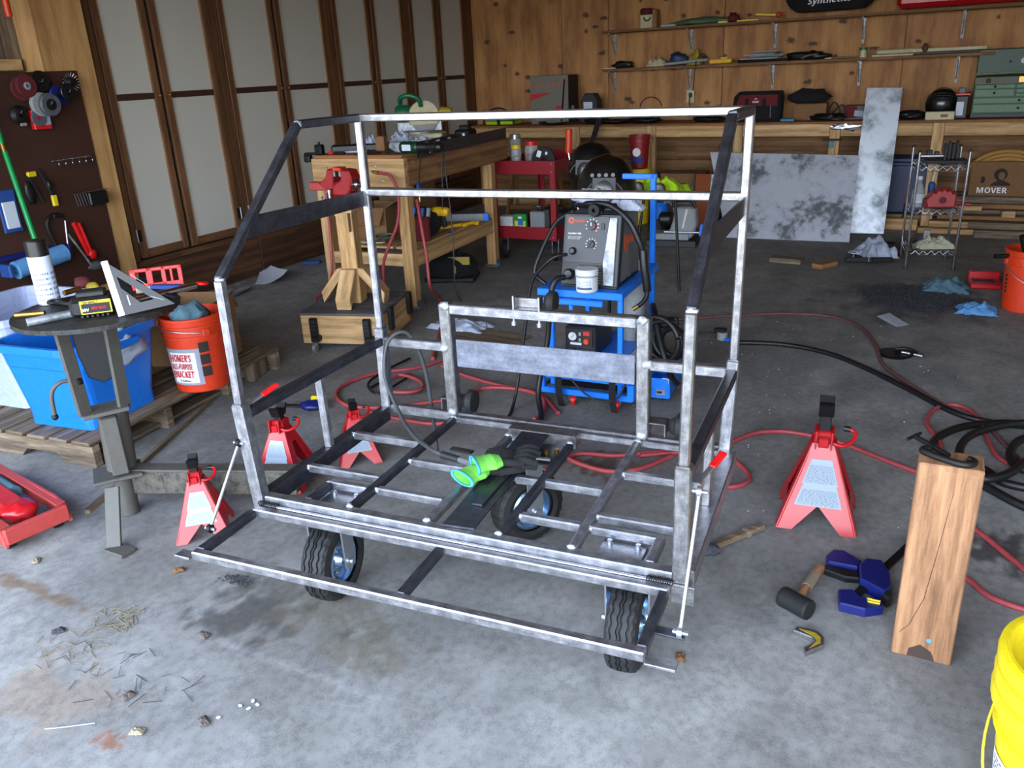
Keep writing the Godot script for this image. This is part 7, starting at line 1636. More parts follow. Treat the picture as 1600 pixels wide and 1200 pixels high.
	part("side_lip", mb().bar(V3(0.02, 0.03, 0.345), V3(0.14, 0.03, 0.30), 0.02, 0.03, 0.003), "cast_iron", tr)
	for x in [-0.10, 0.0]: part("bolt", mb().tube([V3(x, 0.02, 0.36), V3(x, 0.075, 0.36)], 0.004, 6), "zinc", tr)
	part("cross_rod", mb().tube([V3(-0.1, 0.045, -0.2), V3(0.12, 0.05, -0.16)], 0.008, 8), "black_metal", tr)
	rag("crumpled_bag", "white crumpled plastic bag lying on the steel ramp plate", V3(-0.42, 0.019, -6.22), V3(0.22, 0.12, 0.3), "rag_white", 83, "bag", "", 0.4)
	solo("white_scrap", mb().blob(V3(0, 0.015, 0), V3(0.12, 0.03, 0.1), 12, 0.25, 2.0, 14, true), "rag_white", "flat white scrap at the left of the steel ramp plate", "scrap", V3(-0.54, 0.02, -6.2))
	# sledge hammer standing on its head
	var hp: Vector3 = V3(-0.323, 0, -7.478)
	var sh := thing("sledge_hammer", "sledge hammer with orange handle standing on its head beside the rack", "hammer", hp + V3(0, 0, 0.02))
	part("head", mb(V3(0, 0.028, 0), roll(PI / 2)).lathe([V2(0, -0.075), V2(0.022, -0.075), V2(0.027, -0.06), V2(0.02, -0.03), V2(0.022, 0.03), V2(0.027, 0.06), V2(0.022, 0.075), V2(0, 0.075)], 14), "black_metal", sh)
	part("neck", mb().tube([V3(0, 0.03, 0), V3(0.005, 0.19, -0.03)], 0.013, 10), "black_metal", sh)
	part("handle", mb().tube([V3(0.005, 0.18, -0.03), V3(0.012, 0.37, -0.065), V3(0.0125, 0.385, -0.068)], 0.016, 10), "orange_wood", sh)
	var nt := thing("storage_tote", "dark blue lidded tote behind the tall narrow sheet", "tote", V3(-0.33, 0.095, -7.63))
	part("body", mb().prism([V2(-0.17, 0), V2(0.17, 0), V2(0.2, 0.40), V2(-0.2, 0.40)], -0.13, 0.13, 0.015), "navy_tote", nt)
	part("rim", mb().box(V3(0, 0.40, 0), V3(0.43, 0.03, 0.30), 0.01), "navy_tote", nt)
	part("lid", mb().box(V3(0, 0.43, 0), V3(0.42, 0.035, 0.29), 0.012), "navy_tote", nt)
	board("pedestal", nt, V3(0, -0.049, 0), V3(0.44, 0.088, 0.28), "pine")

func build_lumber() -> void:
	var mv := thing("moving_carton", "brown moving carton with a printed portrait and white block lettering", "box", V3(0.335, 0.272, -7.56), 0.0)
	part("body", mb().box(V3(0, 0.12, 0), V3(0.44, 0.26, 0.22), 0.004), "cardboard", mv)
	part("side_flap", mb().box(V3(0.222, 0.12, 0), V3(0.004, 0.26, 0.21), 0.001), "cardboard", mv)
	txt("MOVER", 0.042, "white_ink", mv, V3(-0.06, 0.035, 0.1115), Basis(), 0.205, true)
	# flat printed portrait: hair, face, shoulders
	part("portrait_hair", mb().prism(circle(0.046, 18, V2(-0.015, 0.155)), 0.1101, 0.1108, 0.0), "brown_ink", mv)
	part("portrait_face", mb().prism(circle(0.022, 14, V2(-0.007, 0.145)).map(func(p): return V2(p.x, 0.145 + (p.y - 0.145) * 1.35)), 0.1108, 0.1112, 0.0), "tan_leather", mv)
	part("portrait_coat", mb().prism([V2(-0.085, 0.07), V2(-0.05, 0.098), V2(-0.02, 0.115), V2(0.015, 0.108), V2(0.05, 0.09), V2(0.065, 0.07)], 0.1101, 0.1107, 0.0), "brown_ink", mv)
	part("small_print", mb().prism([V2(-0.145, 0.09), V2(-0.12, 0.09), V2(-0.115, 0.12), V2(-0.125, 0.14), V2(-0.142, 0.135)], 0.1101, 0.1107, 0.0), "brown_ink", mv)
	for q in [[V3(-0.01, 0.225, 0.1102), V3(0.37, 0.002, 0.0006)], [V3(0.175, 0.12, 0.1102), V3(0.002, 0.21, 0.0006)]]: part("border_line", mb().box(q[0], q[1], 0.0), "tan_leather", mv)
	# coiled yellow-brown hose over the carton
	for k in 3:
		hose("yellow_hose", ["outer turn of tan hose arching over the brown moving carton", "middle turn of tan hose arching over the brown moving carton", "inner turn of tan hose arching over the brown moving carton"][k], arc(V3(0.36, 0.40, -7.50 - 0.0 * k), 0.24 - k * 0.034, 0.35, PI - 0.35, 16, V3(1.15, 0, 0), V3(0, 0.82, 0)), 0.019, "tan_hose", "hose", 10, 3)
	# lumber piled on the floor below
	var spec := [
		[V3(-0.42, 0.045, -7.32), V3(0.42, 0.09, 0.05), "pine", "short pine offcut under the sledge hammer", 0.0], [V3(0.05, 0.02, -7.25), V3(0.5, 0.04, 0.09), "pine", "pale stud lying lowest behind the wire rack", 0.0],
		[V3(0.08, 0.065, -7.30), V3(0.42, 0.045, 0.09), "pine", "pale stud lying second from the floor behind the rack", 0.0], [V3(0.44, 0.03, -7.16), V3(0.5, 0.06, 0.12), "oldwood", "weathered plank nearest the red bucket of bolts", 0.02],
		[V3(0.42, 0.085, -7.22), V3(0.55, 0.05, 0.14), "oldwood", "grey weathered board over the nearest plank", -0.02], [V3(0.30, 0.128, -7.30), V3(0.75, 0.03, 0.14), "brownpine", "brown board spanning the middle of the lumber pile", 0.01],
		[V3(0.25, 0.16, -7.36), V3(0.85, 0.032, 0.10), "oldwood", "long grey plank higher in the lumber pile", 0.0], [V3(0.33, 0.195, -7.42), V3(0.8, 0.035, 0.10), "brownpine", "long brown plank just under the moving carton", 0.0],
		[V3(0.14, 0.198, -7.27), V3(0.16, 0.036, 0.07), "pine", "short pale block on top of the pile by the rack", 0.1], [V3(0.40, 0.164, -7.235), V3(0.09, 0.045, 0.06), "pine", "small pale cube-ended offcut on the pile's right", 0.1],
		[V3(0.38, 0.237, -7.47), V3(0.7, 0.05, 0.10), "oldwood", "thick grey plank carrying the moving carton", 0.0], [V3(0.36, 0.235, -7.62), V3(0.72, 0.05, 0.10), "oldwood", "rear grey plank carrying the moving carton", 0.0], [V3(0.36, 0.105, -7.62), V3(0.72, 0.21, 0.10), "brownpine", "brown beam at the back of the lumber pile", 0.0]]
	for q in spec:
		var m: String = q[2] + "_u_%d" % (int(q[0].x * 100 + 50) % 3)
		solo("lumber_board", mb().box(Vector3.ZERO, q[1], 0.003), m, q[3], "lumber", q[0], q[4], "lumber piled under the wall bench")
	for q in [[V3(-0.915, 0, -5.897), -0.12, 0.22, "dark wet-looking wood offcut on the open floor"], [V3(-0.77, 0, -5.838), 1.0, 0.16, "tan wood offcut lying across the dark one's end"]]:
		solo("wood_offcut", mb().box(V3(0, 0.019, 0), V3(q[2], 0.036, 0.085), 0.003), "brownpine_u_0" if q[1] > 0 else "oldwood_u_0", q[3], "offcut", q[0] + (V3(0.07, 0, 0.02) if q[1] > 0 else V3(-0.05, 0, 0.0)), q[1])

func build_wall_things() -> void:
	var PX := XW + 0.066
	var t := thing("pegboard", "dark brown pegboard panel on the wall left of the cupboards", "pegboard", V3(PX, 0.86, -2.78), PI / 2)
	var n := 64
	var im := Image.create(n, n, false, Image.FORMAT_RGB8); im.fill(Color(0.225, 0.12, 0.075))
	for y in n:
		for x in n:
			if V2(x - 32, y - 32).length() < 6.5: im.set_pixel(x, y, Color(0.05, 0.03, 0.02))
	surf("pegs", ImageTexture.create_from_image(im), Vector3.ONE / 0.0254, 0.6)
	part("board", mb().box(V3(0, 0, 0), V3(0.93, 1.2, 0.006), 0.001), "pegs", t)
	var O := func(u: float, v: float, off := 0.0) -> Vector3:
		return Vector3.ZERO
	var peg := func(o: Node3D, at := Vector3.ZERO, L := 0.06): part("peg_hook", mb().tube([at + V3(0, 0, -L), at, at + V3(0, 0.012, 0.006)], 0.003, 6), "zinc", o)
	var onb := func(p: Vector3, out := 0.03) -> Vector3: return V3(PX + 0.004 + out, p.y, p.z)
	var disc := func(b: MB, r: float, w: float, hole: float) -> MB: return b.lathe([V2(hole, -w / 2), V2(r * 0.9, -w / 2), V2(r, -w * 0.3), V2(r, w * 0.3), V2(r * 0.9, w / 2), V2(hole, w / 2)], 28)
	var P2 := pitch(PI / 2)
	var md := thing("sanding_discs", "two maroon sanding discs hung on one pegboard hook", "discs", onb.call(V3(-4.45, 1.39, -2.887), 0.05), PI / 2)
	part("disc", disc.call(mb(V3(-0.012, -0.012, -0.015), P2), 0.062, 0.012, 0.012), "maroon", md); part("disc", disc.call(mb(V3(0, 0, 0.008), P2), 0.058, 0.014, 0.012), "maroon", md)
	part("centre_plate", mb(V3(0, 0, 0.016), P2).lathe([V2(0.008, 0.0), V2(0.02, 0.0), V2(0.02, 0.003), V2(0.008, 0.004)], 18), "galv", md); peg.call(md, V3(0, 0.0, 0.03), 0.085)
	var bd := thing("black_discs", "black grinding discs hanging right of the maroon discs", "discs", onb.call(V3(-4.45, 1.409, -2.987), 0.03), PI / 2)
	part("disc", disc.call(mb(Vector3.ZERO, P2), 0.056, 0.02, 0.01), "black_plastic", bd); peg.call(bd, V3(0, 0, 0.025), 0.06)
	var wc := thing("wire_cup", "wire cup brush with bristle ring hanging near the pegboard's top corner", "wire brush", onb.call(V3(-4.45, 1.399, -3.167), 0.03), PI / 2)
	part("cup", mb(Vector3.ZERO, P2).lathe([V2(0, 0.03), V2(0.02, 0.03), V2(0.034, 0.0), V2(0.034, -0.02), V2(0, -0.02)], 20), "black_metal", wc)
	for k in 18: part("bristle", mb().tube([V3(cos(k * 0.349), sin(k * 0.349), 0) * 0.03, V3(cos(k * 0.349) * 0.05, sin(k * 0.349) * 0.05, 0.01)], 0.0025, 4), "zinc", wc)
	var bp := thing("blue_backing_pads", "blue and black backing pads hung below the wire cup brush", "discs", onb.call(V3(-4.45, 1.339, -3.088), 0.05), PI / 2)
	part("pad", disc.call(mb(V3(-0.02, -0.005, -0.01), P2), 0.055, 0.03, 0.01), "clamp_blue", bp); part("pad", disc.call(mb(V3(0.02, 0.01, 0.02), P2), 0.045, 0.02, 0.01), "black_plastic", bp); peg.call(bp, V3(0.02, 0.01, 0.04), 0.09)
	var gw := thing("abrasive_pair", "pair of pale grey grinding wheels with a dark hollow centre", "discs", onb.call(V3(-4.45, 1.295, -2.971), 0.07), PI / 2)
	part("wheel", disc.call(mb(V3(-0.02, 0, -0.02), P2), 0.062, 0.024, 0.02), "pale_grey", gw); part("wheel", disc.call(mb(V3(0.006, -0.004, 0.014), P2), 0.06, 0.03, 0.03), "grey_plastic", gw)
	part("core", disc.call(mb(V3(0.006, -0.004, 0.022), P2), 0.032, 0.012, 0.008), "black_plastic", gw); peg.call(gw, V3(0.006, 0, 0.035), 0.10)
	var kn := thing("black_flange", "black round flange hung left of the boxed disc", "flange", onb.call(V3(-4.45, 1.248, -2.831), 0.03), PI / 2)
	part("body", mb(Vector3.ZERO, P2).lathe([V2(0.014, -0.012), V2(0.05, -0.012), V2(0.052, 0.0), V2(0.03, 0.012), V2(0.014, 0.014), V2(0.014, -0.012)], 10), "black_plastic", kn)
	part("grey_tab", mb().box(V3(0.005, -0.048, 0.004), V3(0.034, 0.016, 0.01), 0.003), "pale_grey", kn); peg.call(kn, V3(0, 0.01, 0.02), 0.05)
	var bx := thing("disc_package", "red white and blue package holding a flap disc on the pegboard", "package", onb.call(V3(-4.45, 1.218, -2.939), 0.03), PI / 2)
	part("card", mb().box(V3(0, 0, 0), V3(0.10, 0.10, 0.03), 0.003), "red_plastic", bx); part("print", mb().box(V3(0.022, 0.006, 0.0155), V3(0.05, 0.07, 0.002), 0.0), "print_white", bx)
	part("disc", disc.call(mb(V3(-0.02, 0.008, 0.018), P2), 0.042, 0.01, 0.01), "grey_plastic", bx)
	var hk := thing("hook_rail", "row of six bright wire hooks on the pegboard", "hooks", onb.call(V3(-4.45, 0.977, -3.07), 0.004), PI / 2)
	for k in 6: part("hook", mb().tube([V3(-0.10 + k * 0.042, 0.02, 0), V3(-0.10 + k * 0.042, 0.02, 0.05), V3(-0.105 + k * 0.042, -0.008, 0.055), V3(-0.095 + k * 0.042, -0.014, 0.02)], 0.0034, 5), "chrome", hk)
	part("cross_wire", mb().tube([V3(-0.12, 0.02, 0.004), V3(0.13, 0.024, 0.004)], 0.0024, 5), "chrome", hk)
	var wb := thing("wire_basket", "small wire basket with a black box on the pegboard's edge", "basket", onb.call(V3(-4.45, 0.782, -3.109), 0.04), PI / 2)
	part("box", mb().box(V3(0.035, -0.01, 0.015), V3(0.12, 0.075, 0.07), 0.006), "black_plastic", wb)
	for k in 6: part("basket_wire", mb().tube([V3(-0.11 + k * 0.018, 0.03, 0.04), V3(-0.10 + k * 0.018, -0.04, 0.04)], 0.002, 5), "chrome", wb)
	part("top_wire", mb().tube([V3(-0.13, 0.03, 0.042), V3(0.10, 0.034, 0.052)], 0.0025, 5), "chrome", wb)
	var cc := thing("c_clamp", "large dark C-clamp hanging from the pegboard", "clamp", onb.call(V3(-4.45, 0.583, -2.886), 0.03), PI / 2)
	part("frame", mb().tube(smooth([V3(0.05, 0.115, 0), V3(0.0, 0.13, 0), V3(-0.045, 0.11, 0), V3(-0.055, 0.06, 0), V3(-0.035, -0.03, 0), V3(-0.01, -0.10, 0), V3(0.02, -0.12, 0)], 5), 0.013, 8), "cast_iron", cc)
	part("screw", mb().tube([V3(0.055, 0.09, 0), V3(0.025, -0.13, 0.0)], 0.006, 8), "zinc", cc); peg.call(cc, V3(-0.01, 0.12, 0.01), 0.04)
	var rc := thing("bar_clamp", "red handled bar clamp with steel bar hanging on the pegboard", "clamp", onb.call(V3(-4.45, 0.536, -3.011), 0.04), PI / 2)
	part("red_arm", mb().bar(V3(-0.03, 0.12, 0), V3(0.02, -0.08, 0), 0.02, 0.022, 0.004), "red_plastic", rc); part("red_arm", mb().bar(V3(-0.005, 0.115, 0.01), V3(0.035, -0.08, 0.01), 0.016, 0.014, 0.004), "red_plastic", rc)
	part("bar", mb().bar(V3(-0.075, 0.06, 0.0), V3(0.015, -0.14, 0.01), 0.008, 0.01, 0.001), "galv", rc); part("jaw", mb().blob(V3(0.05, -0.145, 0.01), V3(0.12, 0.05, 0.04), 3, 0.2, 1.5, 12, false), "grey_plastic", rc)
	part("red_lever", mb().blob(V3(0.035, -0.075, 0.012), V3(0.05, 0.06, 0.03), 5, 0.1, 1.2, 12, false), "red_plastic", rc)
	var rl := thing("towel_roll", "blue shop towel roll in a dark blue wall holder", "roll", onb.call(V3(-4.45, 0.492, -2.715), 0.075), PI / 2)
	part("roll", mb(V3(0, 0, 0), roll(-PI / 2 + 0.12)).lathe([V2(0.02, -0.15), V2(0.048, -0.15), V2(0.048, 0.15), V2(0.02, 0.15), V2(0.02, -0.15)], 26), "rag_blue", rl)
	part("holder_back", mb().box(V3(-0.01, 0.045, -0.05), V3(0.40, 0.03, 0.02), 0.005), "clamp_blue", rl); part("holder_arm", mb().box(V3(-0.19, -0.012, -0.01), V3(0.022, 0.07, 0.09), 0.006), "tape_blue", rl)
	part("holder_arm", mb().box(V3(0.175, 0.03, -0.02), V3(0.022, 0.06, 0.08), 0.006), "clamp_blue", rl)
	var pk := thing("hung_package", "blue and clear hang package at the pegboard's near side", "package", onb.call(V3(-4.45, 0.773, -2.647), 0.02), PI / 2)
	part("card", mb().box(Vector3.ZERO, V3(0.10, 0.22, 0.012), 0.004), "tape_blue", pk); part("clear_front", mb().box(V3(0.0, -0.02, 0.009), V3(0.07, 0.14, 0.012), 0.004), "print_pale", pk)
	for q in [[V3(-4.45, 0.85, -2.813), -0.18, "black trigger clamp with a yellow pad hanging mid pegboard"], [V3(-4.45, 0.875, -2.879), 0.12, "slim black clamp with yellow jaws hanging beside the trigger clamp"]]:
		var cl := thing("trigger_clamp", q[2], "clamp", onb.call(q[0], 0.03), PI / 2)
		part("bar", mb().bar(V3(-0.02, 0.09, 0), V3(0.03, -0.06, 0), 0.012, 0.016, 0.002), "charcoal", cl)
		part("body", mb().blob(V3(-0.03 if q[1] < 0 else 0.02, 0.0, 0), V3(0.06, 0.13, 0.03) if q[1] < 0 else V3(0.03, 0.06, 0.03), 7, 0.15, 1.5, 12, false), "black_plastic", cl)
		part("yellow_jaw", mb().box(V3(0.0, 0.095, 0) if q[1] < 0 else V3(0.03, -0.085, 0), V3(0.05, 0.028, 0.02) if q[1] < 0 else V3(0.03, 0.06, 0.02), 0.006), "yellow_plastic", cl)
	var gp := thing("broom_pole", "long bright green pole leaning on the pegboard", "pole", Vector3.ZERO)
	var p1: Vector3 = V3(-4.36, 1.148, -2.66); var p2: Vector3 = V3(-4.2, 0.639, -2.607)
	var dd := (p2 - p1) / (p2.y - p1.y)
	gp.position = p2 + dd * (0.125 - p2.y); var g0 := gp.position
	part("pole", mb().tube([Vector3.ZERO, p1 + dd * 0.25 - g0], 0.0135, 12), "green_pole", gp); part("pole_band", mb().tube([p1 - dd * 0.07 - g0, p1 - dd * 0.03 - g0], 0.0142, 12), "brass", gp)
	var og := thing("hand_tool", "bright orange tool handle hanging at the stud wall's top corner", "handle", V3(-4.4, 1.779, -2.893))
	part("grip", mb().tube([V3(0, -0.055, 0), V3(0, 0.0, 0), V3(0, 0.08, 0)], 0.018, 12), "orange_plastic", og); part("shank", mb().tube([V3(0, 0.07, 0), V3(0, 0.2, 0)], 0.008, 8), "zinc", og)
	part("hang_nail", mb().tube([V3(0, 0.19, 0), V3(-0.14, 0.19, 0)], 0.003, 6), "zinc", og)

func build_left() -> void:
	# pallet
	var PT := 0.1
	var t := thing("pallet", "weathered wooden pallet with gapped deck boards under the totes", "pallet", V3(-2.77, 0, -1.73), PT)
	for k in 4:
		var z := [-0.02, -0.40, -0.78, -1.14][k] as float
		var L := 1.05
		part("stringer", mb().prism([V2(0, 0), V2(-0.16, 0), V2(-0.20, 0.035), V2(-0.36, 0.035), V2(-0.40, 0), V2(-0.66, 0), V2(-0.70, 0.035), V2(-0.86, 0.035), V2(-0.90, 0), V2(-L, 0), V2(-L, 0.088), V2(0, 0.088)], -0.018, 0.018, 0.002), "oldwood_u_%d" % (k % 3), t, V3(0, 0.002, z))
	for k in 9:
		board("deck_board", t, V3(-0.05 - k * 0.119, 0.099, -0.58), V3(0.093, 0.017, 1.17), "oldwood", 0.003)
	for k in 3: board("bottom_board", t, V3(-0.08 - k * 0.44, 0.02, -0.58), V3(0.09, 0.015, 1.1), "oldwood", 0.002)
	var tote := func(called: String, label: String, c: Vector3, bot: Vector2, top: Vector2, h: float, m: String, turn: float) -> Node3D:
		var o := thing(called, label, "tote", c, turn)
		var b := mb()
		var lv := [[0.0, bot, 0.03], [0.05, bot.lerp(top, 0.1), 0.05], [h * 0.72, bot.lerp(top, 0.66), 0.06], [h * 0.74, bot.lerp(top, 0.74), 0.06], [h - 0.035, bot.lerp(top, 0.9), 0.07], [h - 0.03, top + V2(0.03, 0.03), 0.08], [h, top + V2(0.03, 0.03), 0.08], [h, top - V2(0.004, 0.004), 0.07], [h - 0.03, bot.lerp(top, 0.88), 0.06], [0.012, bot - V2(0.012, 0.012), 0.03]]
		var rows := []
		for q in lv: rows.append(rrect(q[1].x, q[1].y, q[2], 5).map(func(p): return V3(p.x, q[0], p.y)))
		for i in rows.size() - 1:
			for k in rows[0].size():
				var l: int = (k + 1) % rows[0].size()
				var mid: Vector3 = (rows[i][k] + rows[i + 1][l]) / 2
				var out := V3(mid.x, 0, mid.z)
				if i >= 7: out = -out
				if i == 6: out = Vector3.UP
				b.fquad(rows[i][k], rows[i + 1][k], rows[i + 1][l], rows[i][l], out)
		for i in [0, rows.size() - 1]:
			for k in range(1, rows[0].size() - 1): b.ftri(rows[i][0], rows[i][k], rows[i][k + 1], Vector3.DOWN if i == 0 else Vector3.UP)
		part("body", b, m, o)
		for s in [-1.0, 1.0]: part("handle_lip", mb().box(V3(s * (top.x / 2 + 0.022), h - 0.05, 0), V3(0.02, 0.03, 0.16), 0.006), m, o)
		return o
	var bt: Node3D = tote.call("blue_tote", "bright blue open plastic tote behind the round steel stand", V3(-3.045, 0.1085, -1.965), V2(0.33, 0.35), V2(0.41, 0.46), 0.355, "blue_tote", 0.13)
	solo("white_bag", mb().blob(V3(0, 0.09, 0), V3(0.2, 0.2, 0.22), 51, 0.25, 1.8, 18, true), "rag_white", "white plastic bag bunched inside the blue tote's right end", "bag", V3(-2.93, 0.29, -2.02))
	tote.call("pale_tote", "pale lavender plastic tote left of the blue tote", V3(-3.56, 0.1085, -2.05), V2(0.40, 0.42), V2(0.47, 0.52), 0.40, "pale_tote", 0.1)
	# orange bucket on the pallet's right edge
	var ob := bucket("orange_bucket", "orange bucket with white lettered label and gloves on the pallet", V3(-2.845, 0.108, -2.365), 0.113, 0.134, 0.335, "orange_plastic")
	var cyl := func(az: float, y: float, r: float) -> Transform3D: return Transform3D(yaw(az), yaw(az) * V3(0, y, r))
	part("label_panel", mb(Vector3.ZERO, yaw(0.25)).lathe([V2(0.1185, 0.04), V2(0.1280, 0.205)], 18, false, 0.9, 2.25), "label_grey", ob, Vector3.ZERO, Basis(), "worn pale label with red lettering")
	part("label_white", mb(Vector3.ZERO, yaw(0.25)).lathe([V2(0.1196, 0.05), V2(0.1274, 0.188)], 14, false, 1.08, 2.06), "white_ink", ob)
	for q in [["HOMER'S", 0.166, 0.032], ["ALL-PURPOSE", 0.128, 0.026], ["BUCKET", 0.092, 0.03], ["5 Gallons", 0.062, 0.01]]:
		var X: Transform3D = cyl.call(0.25, q[1], 0.1222 + (q[1] - 0.06) * 0.062)
		txt(q[0], q[2], "red_ink" if q[2] > 0.015 else "grey_ink", ob, X.origin, X.basis * pitch(-0.06), 0.094 if q[2] > 0.015 else 0.05, true)
	for k in 3: part("side_print", mb(Vector3.ZERO, yaw(1.05)).lathe([V2(0.1212 + k * 0.0036, 0.075 + k * 0.055), V2(0.1240 + k * 0.0036, 0.12 + k * 0.055)], 6, false, 1.40, 1.72), "brown_ink", ob)
	bail(ob, 0.13, 0.27, -0.35, -0.02, false)
	var gl := thing("work_gloves", "worn blue-grey work gloves stuffed in the lettered orange bucket", "gloves", V3(-2.83, 0.36, -2.34))
	part("palm", mb().blob(V3(0, 0.06, 0), V3(0.17, 0.13, 0.14), 41, 0.3, 2.0, 18, false), "aqua_grey", gl); part("cuff", mb().blob(V3(-0.02, 0.03, 0.04), V3(0.12, 0.09, 0.10), 42, 0.2, 2.0, 16, false), "black_cloth", gl); part("yellow_tip", mb().blob(V3(-0.06, 0.03, 0.05), V3(0.04, 0.05, 0.04), 43, 0.2, 2.0, 10, false), "dirty_yellow", gl)
	carton("carton", "open brown carton behind the lettered orange bucket", V3(-3.16, 0.108, -2.62), V3(0.34, 0.30, 0.24), 0.35, "cardboard", true)
	solo("grey_sack", mb().blob(V3(0, 0.18, 0), V3(0.3, 0.42, 0.3), 52, 0.12, 1.4, 20, true), "charcoal", "dark grey sack standing behind the round steel stand's top", "sack", V3(-3.5, 0.108, -2.60))
	solo("rust_board", mb().box(V3(0, 0.16, 0), V3(0.30, 0.32, 0.03), 0.003), "rust_core", "reddish board standing behind the aluminium square", "board", V3(-3.32, 0.108, -2.5), 0.2)
	solo("wood_chunk", mb().box(V3(0, 0.05, 0), V3(0.12, 0.1, 0.16), 0.008), "oldwood_v_1", "splintered grey wood block at the pallet's far corner", "wood block", V3(-2.883, 0, -2.649) + V3(-0.06, 0, -0.08), 0.3)
	solo("floor_plank", mb().box(V3(0, 0.008, 0), V3(1.35, 0.016, 0.02), 0.002), "oldwood_u_1", "thin dark strip lying on the floor along the pallet", "strip", V3(-2.749, 0, -2.104), 1.97)
	# round-topped steel stand
	var S := V3(-2.355, 0, -1.55)
	var st := thing("steel_stand", "heavy round-topped steel stand with pipe column and side arm", "stand", S)
	var Bp := func(p: Array, r: float, m := "stand_grey", nm := "column"): part(nm, mb().tube(p, r, 16), m, st)
	Bp.call([V3(0, 0.002, 0), V3(0, 0.20, -0.01)], 0.032)
	Bp.call([V3(0, 0.17, -0.01), V3(0.004, 0.375, -0.02)], 0.048)
	part("channel", mb().box(Vector3.ZERO, V3(0.05, 0.2, 0.07), 0.003), "stand_grey", st, V3(0.035, 0.275, 0.02), yaw(0.95))
	part("collar_plate", mb().box(Vector3.ZERO, V3(0.15, 0.012, 0.13), 0.003), "stand_grey", st, V3(0.015, 0.165, 0.02), yaw(0.95))
	part("yoke_plate", mb().box(Vector3.ZERO, V3(0.14, 0.014, 0.10), 0.003), "stand_grey", st, V3(0.005, 0.385, 0.0), yaw(0.95) * roll(0.04))
	for s in [-1.0, 1.0]:
		part("yoke_arm", mb().bar(yaw(0.95) * V3(s * 0.058, 0.385, 0.02), yaw(0.95) * V3(s * 0.07, 0.705, 0.02), 0.045, 0.014, 0.003, V3(1, 0, 0)), "stand_grey", st)
	part("gusset", mb().prism([V2(-0.06, 0.30), V2(0.055, 0.30), V2(0.055, 0.17), V2(0.04, 0.09), V2(0.0, 0.075), V2(-0.04, 0.1), V2(-0.055, 0.18)], -0.008, 0.008, 0.003), "black_metal", st, V3(0.005, 0.4, -0.015), yaw(0.95))
	part("crank", mb().tube(smooth([V3(-0.04, 0.50, 0.05), V3(-0.06, 0.50, 0.09), V3(-0.075, 0.47, 0.115), V3(-0.08, 0.40, 0.12)], 5), 0.007, 8), "stand_grey", st); part("crank_knob", mb().blob(V3(-0.08, 0.392, 0.12), V3(0.022, 0.022, 0.022), 1, 0.0, 1.0, 10, false), "cast_iron", st)
	part("yoke_bolt", mb(V3(-0.01, 0.50, 0.05), P90).lathe([V2(0, 0.012), V2(0.011, 0.012), V2(0.011, 0), V2(0, 0)], 6), "cast_iron", st)
	part("side_arm", mb().bar(V3(0.04, 0.125, -0.02), V3(0.55, 0.112, -0.25), 0.05, 0.085, 0.004), "rusty", st)
	part("arm_cap", mb().bar(V3(0.04, 0.17, -0.02), V3(0.55, 0.157, -0.25), 0.055, 0.008, 0.002), "stand_grey", st)
	part("leg", mb().bar(V3(0.09, 0.165, 0.10), V3(0.165, 0.012, 0.19), 0.045, 0.012, 0.002, V3(0.6, 0, 0.8)), "stand_grey", st); part("foot", mb().box(V3(0.19, 0.008, 0.19), V3(0.085, 0.014, 0.055), 0.006), "stand_grey", st)
	var D := S + V3(0.03, 0, -0.035)
	var dk := mb(V3(0.03, 0.706, -0.035))
	var fn := FastNoiseLite.new(); fn.seed = 5; fn.frequency = 3.0
	var ring := []
	for k in 72: ring.append(0.243 + 0.004 * fn.get_noise_2d(k * 3.0, 0))
	for k in 72:
		var l := (k + 1) % 72
		var a := V3(cos(TAU * k / 72), 0, sin(TAU * k / 72)); var b := V3(cos(TAU * (k + 1) / 72), 0, sin(TAU * (k + 1) / 72))
		var A: Vector3 = a * ring[k]; var B: Vector3 = b * ring[l]
		dk.ftri(V3(0, 0.014, 0), A + V3(0, 0.014, 0), B + V3(0, 0.014, 0), Vector3.UP); dk.ftri(Vector3.ZERO, A, B, Vector3.DOWN); dk.fquad(A, B, B + V3(0, 0.014, 0), A + V3(0, 0.014, 0), a)
	part("round_top", dk, "disc_top", st, Vector3.ZERO, Basis(), "flame-cut round steel top")
	# things on the round top
	var Y := 0.7205
	spray_can("spray_can", "white printed spray can with black cap on the round steel top", V3(-2.531, 0.721, -1.568), 0.0335, 0.205, "helmet_black", mats["can_print"])
	var bp := thing("battery_pack", "black power tool battery with yellow bordered label", "battery", V3(-2.251, 0.721, -1.525), 0.8)
	part("body", mb().box(V3(0, 0.032, 0), V3(0.125, 0.058, 0.08), 0.012), "black_plastic", bp); part("rail", mb().box(V3(0, 0.068, -0.005), V3(0.08, 0.018, 0.05), 0.004), "charcoal", bp)
	part("label_border", mb().box(V3(0.012, 0.034, 0.0405), V3(0.085, 0.04, 0.001), 0.0), "yellow_ink", bp); part("label", mb().box(V3(0.012, 0.031, 0.0412), V3(0.078, 0.028, 0.001), 0.0), "black_ink", bp)
	txt("DEWALT", 0.007, "black_ink", bp, V3(0.0, 0.049, 0.0415), Basis(), 0.04, true); txt("60V MAX", 0.008, "red_ink", bp, V3(0.02, 0.031, 0.042), Basis(), 0.04, true); txt("20V", 0.009, "white_ink", bp, V3(-0.018, 0.027, 0.042), Basis(), 0.02, true)
	for k in 6: part("foot_rib", mb().box(V3(-0.03 + k * 0.014, 0.007, 0.038), V3(0.007, 0.008, 0.006), 0.001), "charcoal", bp)
	var sq := thing("speed_square", "triangular aluminium speed square standing on its edge", "square", V3(-2.157, 0.721, -1.542), -0.25)
	sq.basis = yaw(0.75) * pitch(-0.2)
